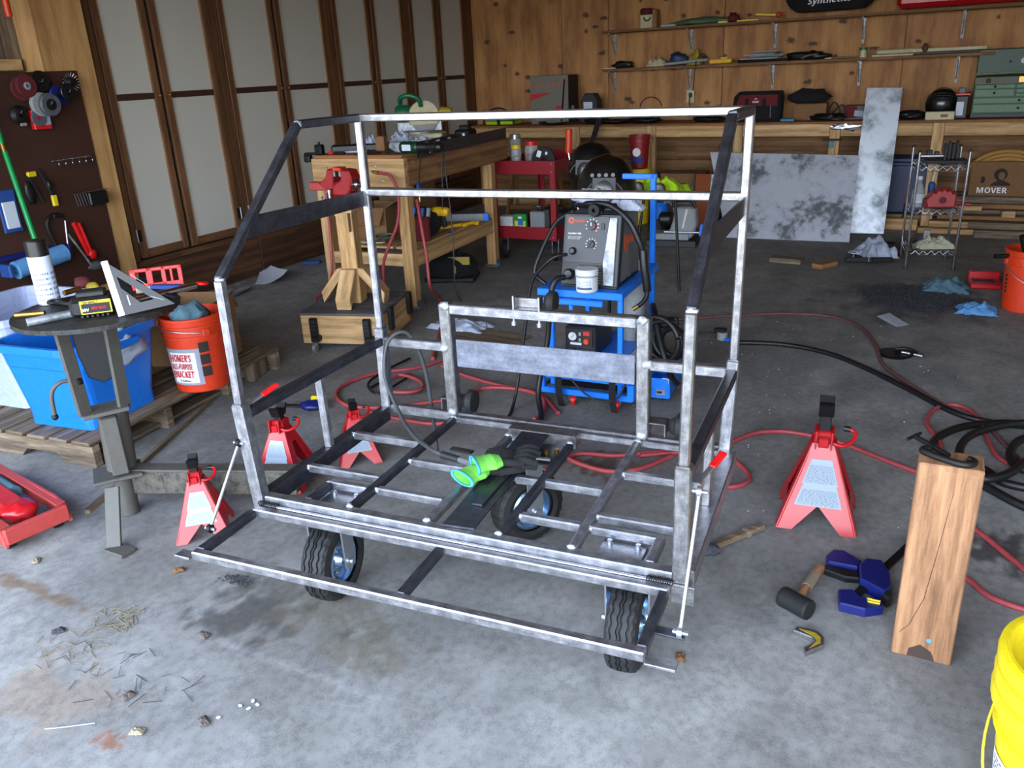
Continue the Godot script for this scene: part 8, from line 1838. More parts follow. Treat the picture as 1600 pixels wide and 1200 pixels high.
	part("outline", mb().ring_prism([V2(0, 0), V2(0.155, 0.02), V2(-0.02, 0.165)], [V2(0.022, 0.03), V2(0.098, 0.04), V2(0.006, 0.118)], 0.0, 0.004), "charcoal", sq)
	part("web", mb().prism([V2(0.018, 0.028), V2(0.06, 0.034), V2(0.01, 0.085)], 0.001, 0.003, 0.0), "charcoal", sq); part("fence", mb().bar(V3(0.002, 0.0, 0.002), V3(-0.02, 0.166, 0.002), 0.02, 0.007, 0.001, V3(0, 0, 1)), "zinc", sq)
	for q in [[V3(0.045, 0.12, 0.0042), V3(0.085, 0.085, 0.0042)], [V3(0.03, 0.03, 0.0042), V3(0.026, 0.06, 0.0042)], [V3(0.09, 0.05, 0.0042), V3(0.125, 0.035, 0.0042)]]: part("scale_mark", mb().bar(q[0], q[1], 0.0035, 0.001, 0.0), "galv", sq)
	var pcs := [["pipe_length", "grey steel pipe lying at the round top's left edge", [V3(-2.341, 0.733, -1.367), V3(-2.296, 0.733, -1.479)], 0.012, "galv", "pipe"], ["brass_rod", "brass tipped rod at the round top's left edge", [V3(-2.463, 0.731, -1.409), V3(-2.397, 0.731, -1.46)], 0.009, "brass", "rod"], ["ratchet_bar", "long chromed ratchet handle reaching past the round top's right side", [V3(-2.224, 0.735, -1.646), V3(-2.188, 0.735, -1.858)], 0.011, "chrome", "wrench"], ["dark_rod", "dark steel rod crossing under the chromed ratchet handle", [V3(-2.348, 0.728, -1.783), V3(-2.132, 0.728, -1.734)], 0.010, "cast_iron", "rod"], ["drill_bit", "brass coloured spiral bit behind the battery pack", [V3(-2.555, 0.735, -1.637), V3(-2.557, 0.735, -1.698)], 0.009, "brass", "drill bit"]]
	for q in pcs: solo(q[0], mb().tube([Vector3.ZERO, q[2][1] - q[2][0]], q[3], 10), q[4], q[1], q[5], q[2][0])
	var wr := thing("ring_wrench", "bent black wrench curving in front of the spray can", "wrench", V3(-2.406, 0.727, -1.54))
	part("shaft", mb().tube(smooth([V3(-0.06, 0.006, -0.01), V3(-0.03, 0.012, 0.0), V3(0.02, 0.012, 0.0), V3(0.08, 0.01, -0.05)], 6), 0.008, 8), "cast_iron", wr); part("ring", mb().tube(arc(V3(-0.075, 0.008, -0.01), 0.016, 0, TAU * 0.97, 16, Vector3.RIGHT, V3(0, 0, 1)), 0.006, 8), "cast_iron", wr)
	var rr := thing("red_ring", "small red ring at the chromed ratchet handle's end", "ring", V3(-2.188, 0.735, -1.885))
	part("ring", mb().tube(arc(Vector3.ZERO, 0.016, 0, TAU, 24, Vector3.RIGHT, V3(0, 0.2, 1)), 0.0055, 8), "red_plastic", rr)
	solo("impact_driver", mb().blob(V3(0, 0.022, 0), V3(0.07, 0.045, 0.05), 8, 0.1, 1.5, 14, true), "maroon", "dark red and black bit holder behind the battery pack", "bit holder", V3(-2.581, 0.723, -1.731))
	solo("yellow_dial", mb().blob(V3(0, 0.018, 0), V3(0.06, 0.035, 0.035), 9, 0.1, 1.5, 12, true), "dirty_yellow", "dull yellow knob between battery pack and square", "knob", V3(-2.505, 0.723, -1.711))
	var rj := thing("red_template", "bright red plastic template with cut-out holes on the carton", "template", V3(-2.303, 0.76, -1.807))
	rj.basis = yaw(0.85) * pitch(-0.25)
	var rp := mb()
	var xs := [-0.065, -0.028, 0.006, 0.024, 0.042, 0.065]
	part("plate", mb().box(V3(0, 0.034, 0), V3(0.16, 0.012, 0.012), 0.002).box(V3(0, -0.02, 0), V3(0.16, 0.02, 0.012), 0.002).box(V3(-0.072, 0.01, 0), V3(0.018, 0.06, 0.012), 0.002).box(V3(-0.022, 0.01, 0), V3(0.02, 0.06, 0.012), 0.002).box(V3(0.022, 0.01, 0), V3(0.014, 0.06, 0.012), 0.002).box(V3(0.046, 0.01, 0), V3(0.008, 0.06, 0.012), 0.002).box(V3(0.073, 0.01, 0), V3(0.014, 0.06, 0.012), 0.002), "red_plastic", rj)
	part("support_block", mb().box(V3(-0.02, -0.03, 0.004), V3(0.1, 0.02, 0.03), 0.003), "cream", rj)
	solo("blue_tape", mb().box(V3(0, 0.008, 0), V3(0.11, 0.014, 0.03), 0.004), "tape_blue", "blue taped strip beside the red plastic template", "tape", V3(-2.253, 0.732, -1.799), 0.3)
	# floor jack at the left edge
	var fj := thing("floor_jack", "worn red trolley jack entering at the left edge", "jack", V3(-2.46, 0, -1.30), -0.17 + PI)
	for s in [-1.0, 1.0]:
		part("side_rail", mb().prism([V2(0, 0.03), V2(0.02, 0.085), V2(0.08, 0.10), V2(0.60, 0.10), V2(0.60, 0.04)], -0.006, 0.006, 0.002), "red_faded", fj, V3(0, 0, s * 0.10)); part("rail_flange", mb().bar(V3(0.02, 0.092, s * 0.088), V3(0.6, 0.102, s * 0.088), 0.03, 0.006, 0.001), "red_faded", fj)
	part("front_bar", mb().box(V3(0.008, 0.062, 0), V3(0.022, 0.055, 0.20), 0.005), "red_faded", fj)
	part("lift_arm", mb().bar(V3(0.12, 0.07, 0), V3(0.55, 0.09, 0), 0.08, 0.05, 0.012), "red_paint", fj); part("knuckle", mb().blob(V3(0.13, 0.075, 0.0), V3(0.11, 0.07, 0.12), 6, 0.15, 1.5, 16, false), "red_paint", fj); part("cylinder", mb().tube([V3(0.28, 0.075, 0.05), V3(0.55, 0.08, 0.05)], 0.024, 12), "aqua_grey", fj)
	for s in [-1.0, 1.0]: part("wheel", mb(V3(0.06, 0.03, s * 0.075), P90).lathe([V2(0, -0.012), V2(0.03, -0.012), V2(0.03, 0.012), V2(0, 0.012)], 18), "cast_iron", fj)
	part("axle_nub", mb().tube([V3(0.10, 0.098, -0.112), V3(0.10, 0.098, -0.09)], 0.018, 12), "red_faded", fj)
	# jack stands
	jack_stand("jack_stand", "red jack stand nearest the frame's front left corner by the steel arm", V3(-2.02, 0, -1.575), 0.75, 0.70, 0.022)
	jack_stand("jack_stand", "red jack stand under the frame's left side with decal facing out", V3(-2.00, 0, -1.95), 0.25, 0.80, 0.02)
	jack_stand("jack_stand", "red jack stand farthest back under the frame's left side", V3(-1.875, 0, -2.20), 0.8, 0.66, 0.008)
	jack_stand("jack_stand", "larger red jack stand alone on the open floor beside the timber", V3(-0.248, 0, -2.43), 0.12, 0.98, 0.055)

const P90 := Basis(Vector3(1, 0, 0), Vector3(0, 0, 1), Vector3(0, -1, 0))

func build_floor_things() -> void:
	# timber block with a C-clamp on top
	var tb := thing("timber_block", "upright worn timber block with a long crack down its face", "timber", V3(0.076, 0, -1.872), 0.02)
	part("block", mb().prism(rrect(0.128, 0.512, 0.004, 1).map(func(p): return p + V2(0, 0.2565)), -0.042, 0.042, 0.003), "timber_v_0", tb)
	part("crack", mb().tube([V3(0.012, 0.45, 0.0415), V3(0.0, 0.30, 0.0418), V3(-0.012, 0.17, 0.0418), V3(-0.035, 0.09, 0.0418), V3(-0.052, 0.065, 0.0418)], 0.0009, 4), "brown_ink", tb); part("char_mark", mb().prism([V2(-0.03, 0.004), V2(0.03, 0.003), V2(0.02, 0.028), V2(-0.005, 0.042), V2(-0.028, 0.025)], 0.0415, 0.0424, 0.0), "timber_dark", tb)
	part("chalk_dab", mb().prism(circle(0.006, 9, V2(0.012, 0.058)), 0.0415, 0.0425, 0.0), "rag_blue", tb)
	var cc := thing("c_clamp", "dark C-clamp lying on top of the upright timber block", "clamp", V3(0.075, 0.5235, -1.875), -0.5)
	part("frame", mb().tube(smooth([V3(-0.045, 0, 0.01), V3(-0.05, 0, 0.03), V3(-0.02, 0, 0.036), V3(0.03, 0, 0.034), V3(0.05, 0, 0.022), V3(0.05, 0, 0.0), V3(0.035, 0, -0.005)], 5), 0.008, 8), "cast_iron", cc); part("screw", mb().tube([V3(-0.10, 0.002, -0.02), V3(0.0, 0.0, 0.012)], 0.006, 8), "cast_iron", cc); part("tommy_bar", mb().tube([V3(-0.10, 0.002, -0.045), V3(-0.10, 0.002, 0.01)], 0.004, 6), "cast_iron", cc)
	# mallet
	var mp: Vector3 = V3(-0.222, 0, -1.891)
	var ml := thing("rubber_mallet", "black rubber mallet with worn wooden handle lying on the floor", "mallet", mp + V3(0, 0.0285, -0.005), -0.45)
	part("head", mb(Vector3.ZERO, roll(PI / 2)).lathe([V2(0, -0.042), V2(0.026, -0.042), V2(0.028, -0.036), V2(0.027, 0), V2(0.028, 0.036), V2(0.026, 0.042), V2(0, 0.042)], 26), "rubber", ml)
	var he: Vector3 = V3(-0.191, 0.018, -2.1)
	var hd := yaw(0.45) * (he - ml.position)
	part("handle", mb().tube([hd * 0.08, hd * 0.3, hd * 0.7, hd], 0.012, 10, 0.0145), "timber_v_1", ml); part("handle_label", mb().tube([hd * 0.42, hd * 0.75], 0.0149, 10), "straw", ml)
	# bar clamp
	var q0: Vector3 = V3(-0.112, 0, -1.935); var q1: Vector3 = V3(0.032, 0, -2.341)
	var bc := thing("quick_clamp", "blue trigger bar clamp with black bar lying behind the mallet", "clamp", q0)
	var ax := (q1 - q0).normalized(); var sd := ax.cross(Vector3.UP)
	part("bar", mb().bar(ax * 0.01 + V3(0, 0.02, 0), (q1 - q0) * 1.15 + V3(0, 0.02, 0), 0.022, 0.008, 0.001), "black_metal", bc)
	var bl := func(nm: String, pts: Array, h0: float, h1: float, m: String): part(nm, mb(Vector3.ZERO, P90).prism(pts.map(func(p): return V2(p.x - q0.x, p.z - q0.z)), -h0, -h1, 0.004), m, bc)
	bl.call("fixed_jaw", [V3(-0.131, 0, -2.001), V3(-0.098, 0, -2.016), V3(-0.071, 0, -1.988), V3(-0.026, 0, -2.003), V3(-0.018, 0, -1.965), V3(-0.058, 0, -1.936), V3(-0.12, 0, -1.937)], 0.004, 0.032, "clamp_blue")
	bl.call("head_body", [V3(-0.093, 0, -2.124), V3(-0.081, 0, -2.163), V3(-0.04, 0, -2.171), V3(-0.015, 0, -2.116), V3(-0.006, 0, -2.047), V3(-0.022, 0, -2.019), V3(-0.083, 0, -2.054)], 0.004, 0.044, "clamp_blue")
	bl.call("handle", [V3(-0.182, 0, -2.154), V3(-0.169, 0, -2.191), V3(-0.139, 0, -2.197), V3(-0.089, 0, -2.16), V3(-0.096, 0, -2.123), V3(-0.173, 0, -2.119)], 0.006, 0.034, "clamp_blue")
	bl.call("trigger", [V3(-0.18, 0, -2.116), V3(-0.092, 0, -2.114), V3(-0.086, 0, -2.081), V3(-0.12, 0, -2.073), V3(-0.177, 0, -2.087)], 0.006, 0.026, "black_plastic")
	bl.call("jaw_pad", [V3(-0.045, 0, -2.049), V3(-0.007, 0, -2.056), V3(-0.001, 0, -2.014), V3(-0.01, 0, -1.998)], 0.004, 0.036, "charcoal")
	bl.call("yellow_mark", [V3(-0.059, 0, -1.982), V3(-0.026, 0, -1.982), V3(-0.027, 0, -1.97), V3(-0.055, 0, -1.969)], 0.032, 0.0335, "yellow_ink")
	var mg := thing("angle_magnet", "yellow and silver bent welding magnet before the mallet", "magnet", V3(-0.168, 0, -1.787))
	var mo := mg.position
	part("body", mb(Vector3.ZERO, P90).prism([V3(-0.211, 0, -1.8), V3(-0.203, 0, -1.82), V3(-0.153, 0, -1.821), V3(-0.137, 0, -1.801), V3(-0.134, 0, -1.771), V3(-0.169, 0, -1.725), V3(-0.176, 0, -1.744), V3(-0.156, 0, -1.777), V3(-0.164, 0, -1.789)].map(func(p): return V2(p.x - mo.x, p.z - mo.z)), -0.001, -0.016, 0.002), "steel_bright", mg)
	part("decal", mb(Vector3.ZERO, P90).prism([V3(-0.199, 0, -1.811), V3(-0.158, 0, -1.81), V3(-0.144, 0, -1.796), V3(-0.142, 0, -1.775), V3(-0.163, 0, -1.745), V3(-0.151, 0, -1.782), V3(-0.162, 0, -1.795)].map(func(p): return V2(p.x - mo.x, p.z - mo.z)), -0.016, -0.0168, 0.0), "dirty_yellow", mg)
	var br := thing("wire_brush", "worn wooden wire brush lying under the frame's right edge", "brush", V3(-0.449, 0, -2.195))
	var b0: Vector3 = V3(-0.382, 0.012, -2.274) - br.position; var b1: Vector3 = V3(-0.5, 0.012, -2.09) - br.position
	part("handle", mb().bar(b0, b1, 0.026, 0.018, 0.004), "oldwood_u_2", br); part("tape_band", mb().bar(b0.lerp(b1, 0.27), b0.lerp(b1, 0.34), 0.0272, 0.0192, 0.001), "straw", br); part("bristles", mb().blob(b1 + V3(0, 0.002, 0.012), V3(0.075, 0.03, 0.05), 3, 0.4, 3.0, 16, true), "dark_debris", br)
	# gloves on the deck plate
	var gl := thing("work_gloves", "black work gloves with bright green and cyan cuffs on the deck plate", "gloves", CART_AT + yaw(CART_TURN) * (V3(0.541, 0.352, -0.296)) , CART_TURN)
	for k in 2:
		var o := V3(0.008 * k, 0.018 * k + 0.0, -0.03 * k)
		var bs := yaw(-0.45 - 0.4 * k)
		part("palm", mb().blob(Vector3.ZERO, V3(0.10, 0.03, 0.085), 20 + k, 0.15, 1.6, 18, true), "black_cloth", gl, o + V3(0, 0.013, 0), bs)
		for f in 4: part("finger", mb().tube(smooth([V3(-0.036 + f * 0.024, 0.0, -0.03), V3(-0.04 + f * 0.027, 0.012, -0.062), V3(-0.04 + f * 0.028, 0.004, -0.088 - 0.008 * (f % 2))], 4), 0.0105, 8, 0.0085), "black_cloth", gl, o + V3(0.012, 0.012, 0), bs * yaw(-0.5))
		part("thumb", mb().tube(smooth([V3(0.04, 0, 0.01), V3(0.068, 0.008, -0.012), V3(0.075, 0.004, -0.04)], 4), 0.011, 8, 0.009), "black_cloth", gl, o + V3(0, 0.012, 0), bs)
		part("cuff", mb(Vector3.ZERO, pitch(PI / 2)).lathe([V2(0.024, 0.0), V2(0.032, 0.02), V2(0.030, 0.045), V2(0.036, 0.07), V2(0.033, 0.07), V2(0.027, 0.045), V2(0.022, 0.0)], 22), "glove_green", gl, o + V3(-0.018 + 0.03 * k, 0.016, 0.032), bs * Basis.from_scale(V3(1.25, 0.5, 1)), "bright green knit cuff")
		part("hem", mb().tube(arc(Vector3.ZERO, 0.035, 0, TAU, 24), 0.004, 6), "glove_cyan", gl, o + V3(-0.018 + 0.03 * k, 0.016, 0.032) + bs * V3(0, 0, 0.07), bs * Basis.from_scale(V3(1.25, 0.5, 1)), "cyan hem")
	var L := func(x: float, y: float, z: float) -> Vector3: return CART_AT + yaw(CART_TURN) * V3(x, y, z)
	var tw := thing("ground_clamp", "grey cable draped over the rear rail ending in a steel clamp on the deck", "cable", L.call(0.37, 0.36, -0.325))
	var o0 := tw.position
	part("cable", mb().tube(smooth([L.call(0.14, 0.15, -0.70) - o0, L.call(0.13, 0.45, -0.685) - o0, L.call(0.10, 0.592, -0.65) - o0, L.call(0.055, 0.58, -0.60) - o0, L.call(0.055, 0.48, -0.56) - o0, L.call(0.13, 0.39, -0.50) - o0, L.call(0.22, 0.362, -0.42) - o0, L.call(0.32, 0.362, -0.345) - o0, V3(0, 0, 0)], 6), 0.0065, 8), "cable_grey", tw)
	var cd := yaw(CART_TURN) * V3(0.10, 0.004, 0.03)
	part("grip", mb().tube([Vector3.ZERO, cd * 0.2, cd * 0.6], 0.012, 10, 0.010), "charcoal", tw); part("jaw", mb().bar(cd * 0.55, cd * 1.2, 0.014, 0.014, 0.003), "zinc", tw); part("jaw", mb().bar(cd * 0.2 + V3(0, 0.016, -0.02), cd * 0.9 + V3(0, 0.016, -0.03), 0.02, 0.006, 0.002), "cast_iron", tw)
	# hoses and cables on the floor
	for q in [["red_hose", "red hose running from behind the jack stand towards the timber block", [V3(-0.891, 0.009, -2.601), V3(-0.77, 0.009, -2.679), V3(-0.667, 0.009, -2.738), V3(-0.602, 0.009, -2.861), V3(-0.55, 0.009, -2.95), V3(-0.464, 0.009, -3.003), V3(-0.347, 0.009, -3.006), V3(-0.23, 0.009, -2.975), V3(-0.092, 0.009, -2.894), V3(0.033, 0.009, -2.829)], 0.0085, "hose_red"],
		["red_hose", "red hose coming out from behind the timber block, upper strand", [V3(0.098, 0.009, -2.62), V3(0.203, 0.009, -2.491), V3(0.259, 0.009, -2.409), V3(0.325, 0.009, -2.306)], 0.0085, "hose_red"], ["red_hose", "red hose coming out from behind the timber block, lower strand", [V3(0.108, 0.009, -2.272), V3(0.176, 0.009, -2.215), V3(0.231, 0.009, -2.151), V3(0.323, 0.009, -2.124)], 0.0085, "hose_red"],
		["red_hose", "faded red hose crossing the far floor from the blue cart", [V3(-1.325, 0.009, -4.273), V3(-1.169, 0.009, -4.365), V3(-0.983, 0.009, -4.481), V3(-0.728, 0.009, -4.607), V3(-0.493, 0.009, -4.621), V3(-0.33, 0.009, -4.466), V3(-0.234, 0.009, -4.187), V3(-0.176, 0.009, -3.913), V3(-0.057, 0.009, -3.697), V3(0.096, 0.009, -3.481), V3(0.209, 0.009, -3.394), V3(0.298, 0.009, -3.153), V3(0.359, 0.009, -2.989)], 0.0085, "hose_faded"],
		["black_cable", "thick black cable crossing the floor to the coil at the right", [V3(-0.9, 0.012, -3.993), V3(-0.659, 0.012, -4.047), V3(-0.439, 0.012, -3.991), V3(-0.251, 0.012, -3.84), V3(-0.053, 0.012, -3.626), V3(0.12, 0.012, -3.426), V3(0.251, 0.012, -3.371), V3(0.398, 0.012, -3.378)], 0.012, "cable_black"],
		["red_hose", "red hose loop standing out left of the black cable coil", [V3(0.098, 0.01, -2.959), V3(0.079, 0.01, -3.121), V3(0.03, 0.01, -3.288), V3(0.056, 0.01, -3.448), V3(0.13, 0.01, -3.513), V3(0.198, 0.01, -3.421), V3(0.238, 0.01, -3.185), V3(0.266, 0.01, -3.054), V3(0.339, 0.01, -2.979)], 0.0085, "hose_red"],
		["black_cable", "black cable coil, outer left loop behind the timber block", [V3(0.399, 0.016, -3.401), V3(0.272, 0.016, -3.363), V3(0.143, 0.016, -3.267), V3(0.062, 0.016, -3.112), V3(0.062, 0.016, -2.975), V3(0.109, 0.016, -2.871), V3(0.204, 0.016, -2.812), V3(0.292, 0.016, -2.724), V3(0.359, 0.016, -2.674)], 0.0145, "cable_black"], ["black_cable", "black cable coil, inner loop lying over the outer loop", [V3(0.393, 0.04, -3.359), V3(0.287, 0.04, -3.292), V3(0.183, 0.04, -3.164), V3(0.143, 0.04, -3.021), V3(0.154, 0.04, -2.875), V3(0.21, 0.04, -2.799), V3(0.294, 0.04, -2.883), V3(0.378, 0.04, -3.089)], 0.0145, "cable_black"], ["black_cable", "black cable coil, lower strand sweeping out of the picture", [V3(0.147, 0.014, -2.997), V3(0.224, 0.014, -2.923), V3(0.279, 0.014, -2.847), V3(0.368, 0.014, -2.837)], 0.0145, "cable_black"],
		["black_cable", "black cable coil, tight end loop at the picture's edge", [V3(0.389, 0.03, -3.258), V3(0.325, 0.03, -3.174), V3(0.297, 0.03, -3.04), V3(0.317, 0.03, -2.953), V3(0.371, 0.03, -2.935)], 0.0145, "cable_black"],
		["red_hose", "red hose loop on the floor behind the frame's rear left post", [V3(-2.145, 0.009, -3.286), V3(-2.22, 0.009, -3.108), V3(-2.358, 0.009, -2.98), V3(-2.414, 0.009, -2.802), V3(-2.362, 0.009, -2.667), V3(-2.228, 0.009, -2.59), V3(-2.067, 0.009, -2.63), V3(-1.937, 0.009, -2.735), V3(-1.808, 0.009, -2.848)], 0.009, "hose_red"], ["red_hose", "small inner red hose loop behind the frame's rear left post", [V3(-2.222, 0.02, -2.845), V3(-2.22, 0.02, -2.972), V3(-2.089, 0.02, -2.94), V3(-2.024, 0.02, -2.868), V3(-2.048, 0.02, -2.8), V3(-2.149, 0.02, -2.77)], 0.009, "hose_red"],
		["red_hose", "red hose curving behind the frame's rear plate", [V3(-2.115, 0.009, -3.177), V3(-1.922, 0.009, -3.097), V3(-1.722, 0.009, -3.047), V3(-1.55, 0.009, -3.029), V3(-1.454, 0.009, -2.961), V3(-1.398, 0.009, -2.831), V3(-1.402, 0.009, -2.758)], 0.009, "hose_red"], ["red_hose", "red hose passing under the frame's rear left deck", [V3(-2.086, 0.009, -2.562), V3(-1.945, 0.009, -2.551), V3(-1.763, 0.009, -2.566), V3(-1.679, 0.009, -2.685), V3(-1.788, 0.009, -2.955), V3(-1.649, 0.009, -3.033), V3(-1.49, 0.009, -3.003), V3(-1.339, 0.009, -2.855)], 0.009, "hose_red"],
		["red_hose", "red hose under the frame right of the rear wheel", [V3(-1.168, 0.009, -2.359), V3(-1.113, 0.009, -2.522), V3(-0.978, 0.009, -2.565), V3(-0.877, 0.009, -2.63), V3(-0.773, 0.009, -2.689)], 0.009, "hose_red"], ["red_hose", "second red hose strand under the frame right of the rear wheel", [V3(-1.191, 0.009, -2.519), V3(-1.088, 0.009, -2.463), V3(-0.955, 0.009, -2.441), V3(-0.858, 0.009, -2.503), V3(-0.784, 0.009, -2.645)], 0.009, "hose_red"],
		["red_hose", "short red hose loop peeking out past the frame's right latch", [V3(-0.66, 0.009, -2.623), V3(-0.585, 0.009, -2.692), V3(-0.514, 0.009, -2.629), V3(-0.488, 0.009, -2.562), V3(-0.517, 0.009, -2.501), V3(-0.593, 0.009, -2.459)], 0.0085, "hose_red"],
		["black_cable", "thin black cords tangled behind the frame's rear left post", [V3(-2.327, 0.012, -3.211), V3(-2.339, 0.012, -3.007), V3(-2.307, 0.012, -2.835), V3(-2.19, 0.012, -2.751), V3(-2.177, 0.012, -2.884), V3(-2.194, 0.012, -3.014), V3(-2.257, 0.012, -2.944), V3(-2.267, 0.012, -2.806)], 0.006, "cable_black"]]:
		hose(q[0], q[1], q[2], q[3], q[4], "cable" if q[0] != "red_hose" else "hose", 8, 5)
	var pg := thing("cord_plug", "clear-ended black plug with blue ring on the cable's end", "plug", V3(-0.957, 0, -4.067))
	part("body", mb().box(V3(-0.01, 0.05, 0), V3(0.06, 0.02, 0.035), 0.006), "black_plastic", pg); part("clear_cup", mb().lathe([V2(0, 0), V2(0.026, 0), V2(0.028, 0.04), V2(0, 0.042)], 18), "pale_grey", pg); part("blue_tab", mb().box(V3(0.035, 0.006, 0.012), V3(0.04, 0.012, 0.03), 0.003), "blue_paint", pg)
	hose("plug_cable", "thin black cord from the plug towards the welding cart", [V3(-1.173, 0.01, -4.015), V3(-1.095, 0.01, -4.101), V3(-1.002, 0.01, -4.134)], 0.004, "cable_black", "cord")
	var cm := thing("floor_clamp", "round black base with a bent clamp lying on the far floor", "clamp", V3(-0.141, 0, -4.106))
	part("base", mb().lathe([V2(0, 0), V2(0.075, 0), V2(0.08, 0.006), V2(0.07, 0.012), V2(0, 0.012)], 28), "black_metal", cm); part("arm", mb().tube(smooth([V3(0.0, 0.02, -0.03), V3(0.05, 0.024, -0.03), V3(0.09, 0.02, 0.0), V3(0.07, 0.02, 0.03)], 5), 0.009, 8), "cast_iron", cm); part("screw", mb().tube([V3(0.03, 0.02, 0.01), V3(0.12, 0.018, 0.035)], 0.006, 8), "zinc", cm)
	# blue clamps behind the jack stands
	var c2 := thing("blue_clamp", "dark blue trigger clamp with yellow tip behind the left jack stands", "clamp", V3(-2.364, 0, -2.513), 0.4)
	part("body", mb().blob(V3(0, 0.02, 0), V3(0.11, 0.045, 0.07), 4, 0.25, 2.0, 16, true), "clamp_blue", c2); part("yellow_tip", mb().box(V3(0.0, 0.035, -0.045), V3(0.04, 0.025, 0.02), 0.005), "yellow_plastic", c2); part("bar", mb().bar(V3(-0.02, 0.016, 0), V3(-0.16, 0.016, -0.02), 0.02, 0.008, 0.001), "black_metal", c2)
	rag("blue_rag", "blue and white shop rag on the floor by the vise stand's wheel", V3(-2.371, 0, -3.788), V3(0.34, 0.05, 0.18), "rag_white", 91)
	solo("brown_mat", mb().box(V3(0, 0.005, 0), V3(0.42, 0.01, 0.28), 0.002), "oldwood_u_0", "flat brown board on the floor behind the frame's rear plate", "board", V3(-2.134, 0, -3.649), -0.1)
	# far right floor
	var ob := bucket("orange_pail", "orange bucket holding clamps and tools at the right edge", V3(0.435, 0.0, -5.13), 0.112, 0.132, 0.335, "orange_plastic")
	bail(ob, 0.128, 0.27, 0.3, 0.11, false)
	for k in 5: part("side_print", mb(V3(0, 0.10 + k * 0.022, 0), yaw(-1.1)).lathe([V2(0.1185 + k * 0.0014, 0), V2(0.1192 + k * 0.0014, 0.014)], 4, false, 1.5, 1.66), "brown_ink", ob)
	for q in [[V3(0.40, 0.30, -5.06), V3(0.36, 0.42, -5.02), 0.016, "black_metal", "black clamp handle poking out of the right orange bucket"], [V3(0.45, 0.28, -5.08), V3(0.44, 0.40, -5.05), 0.022, "chrome", "bright socket standing in the right orange bucket"], [V3(0.50, 0.30, -5.10), V3(0.53, 0.43, -5.06), 0.018, "red_plastic", "red handle poking out of the right orange bucket"], [V3(0.37, 0.30, -5.10), V3(0.25, 0.30, -5.04), 0.012, "black_metal", "black bent bar hooked over the right orange bucket's rim"]]:
		solo("bucket_tool", mb().tube([Vector3.ZERO, (q[1] - q[0]) * 0.6, q[1] - q[0]], q[2], 10), q[3], q[4], "tool", q[0])
	rag("grey_rag", "grey rag crumpled on the floor left of the red case", V3(0.046, 0, -5.447), V3(0.24, 0.07, 0.24), "aqua_grey", 92)
	rag("light_blue_rag", "light blue cloth lying on the floor before the right bucket", V3(0.207, 0, -4.993), V3(0.19, 0.05, 0.17), "rag_blue", 93)
	var rc := thing("red_case_small", "small open red plastic case on the floor beside the right bucket", "case", V3(0.249, 0, -5.511) + V3(0, 0, -0.05), 0.1)
	part("base", mb().box(V3(0, 0.02, 0), V3(0.17, 0.035, 0.13), 0.008), "red_paint", rc); part("black_tray", mb().box(V3(-0.01, 0.039, 0.0), V3(0.12, 0.008, 0.07), 0.002), "black_plastic", rc); part("lid", mb().box(V3(0.0, 0.045, -0.08), V3(0.17, 0.07, 0.02), 0.006), "red_paint", rc)
	paper_sheet("paper_slip", "pale printed paper slip lying on the far floor", [V3(-0.274, 0.001, -4.723), V3(-0.216, 0.001, -4.795), V3(-0.108, 0.001, -4.594), V3(-0.166, 0.001, -4.55)], "print_pale", 0.006)
	paper_sheet("white_paper", "bent white paper sheet lying on the floor by the cupboards", [V3(-4.32, 0.001, -4.195), V3(-4.691, 0.001, -4.665), V3(-4.171, 0.001, -4.377), V3(-4.17, 0.001, -4.242)], "paper", 0.07)
	paper_sheet("grey_paper", "grey plastic wrapper on the floor just behind the orange bucket's edge", [V3(-4.361, 0.001, -3.942), V3(-4.438, 0.001, -4.139), V3(-4.206, 0.001, -4.027), V3(-4.191, 0.001, -3.857)], "galv", 0.03, "wrapper")
	solo("blue_pack", mb().box(V3(0, 0.012, 0), V3(0.14, 0.022, 0.05), 0.005), "tape_blue", "small blue pack on the floor against the cupboard plinth", "package", V3(-4.38, 0, -4.874), 0.4)
	# yellow bucket stack at the lower right corner
	for k in 3:
		var yb := bucket("yellow_bucket", ["outer yellow bucket of the nested stack with label and handle", "middle yellow bucket nested in the stack at the corner", "topmost yellow bucket of the nested stack, open and empty"][k], V3(0.322, 0.0 + k * 0.036, -1.385), 0.112, 0.137, 0.335, "yellow_plastic", Basis(), k == 0)
		yb.set_meta("group", "nested yellow buckets")
		part("rim_band", mb().lathe([V2(0.1375, 0.298), V2(0.149, 0.303), V2(0.151, 0.322), V2(0.149, 0.333), V2(0.139, 0.3355)], 40, true), "yellow_plastic", yb)
		if k == 0:
			part("label_panel", mb(Vector3.ZERO, yaw(-1.05)).lathe([V2(0.1195, 0.08), V2(0.1285, 0.20)], 12, false, 1.2, 2.0), "print_red", yb)
			bail(yb, 0.134, 0.26, -0.5, 0.16, false, "yellow_plastic")
	# litter
	var r := RandomNumberGenerator.new(); r.seed = 4
	var chip := mb().box(Vector3.ZERO, V3(0.012, 0.0025, 0.005), 0.0).mesh(mats["dark_debris"])
	var stuff := func(nm: String, label: String, me: Mesh, c: Vector3, rx: float, rz: float, num: int, s0: float, s1: float, tilt: float):
		var mm := MultiMesh.new(); mm.transform_format = MultiMesh.TRANSFORM_3D; mm.mesh = me; mm.instance_count = num
		for i in num:
			var a := r.randf() * TAU; var d := sqrt(r.randf()) * (0.5 + 0.5 * r.randf())
			var s := r.randf_range(s0, s1)
			mm.set_instance_transform(i, Transform3D((yaw(r.randf() * TAU) * roll(r.randf_range(-tilt, tilt))).scaled(V3(s, s, s)), V3(cos(a) * d * rx, 0.002 + r.randf() * 0.006 * s0 + 0.002 * tilt, sin(a) * d * rz)))
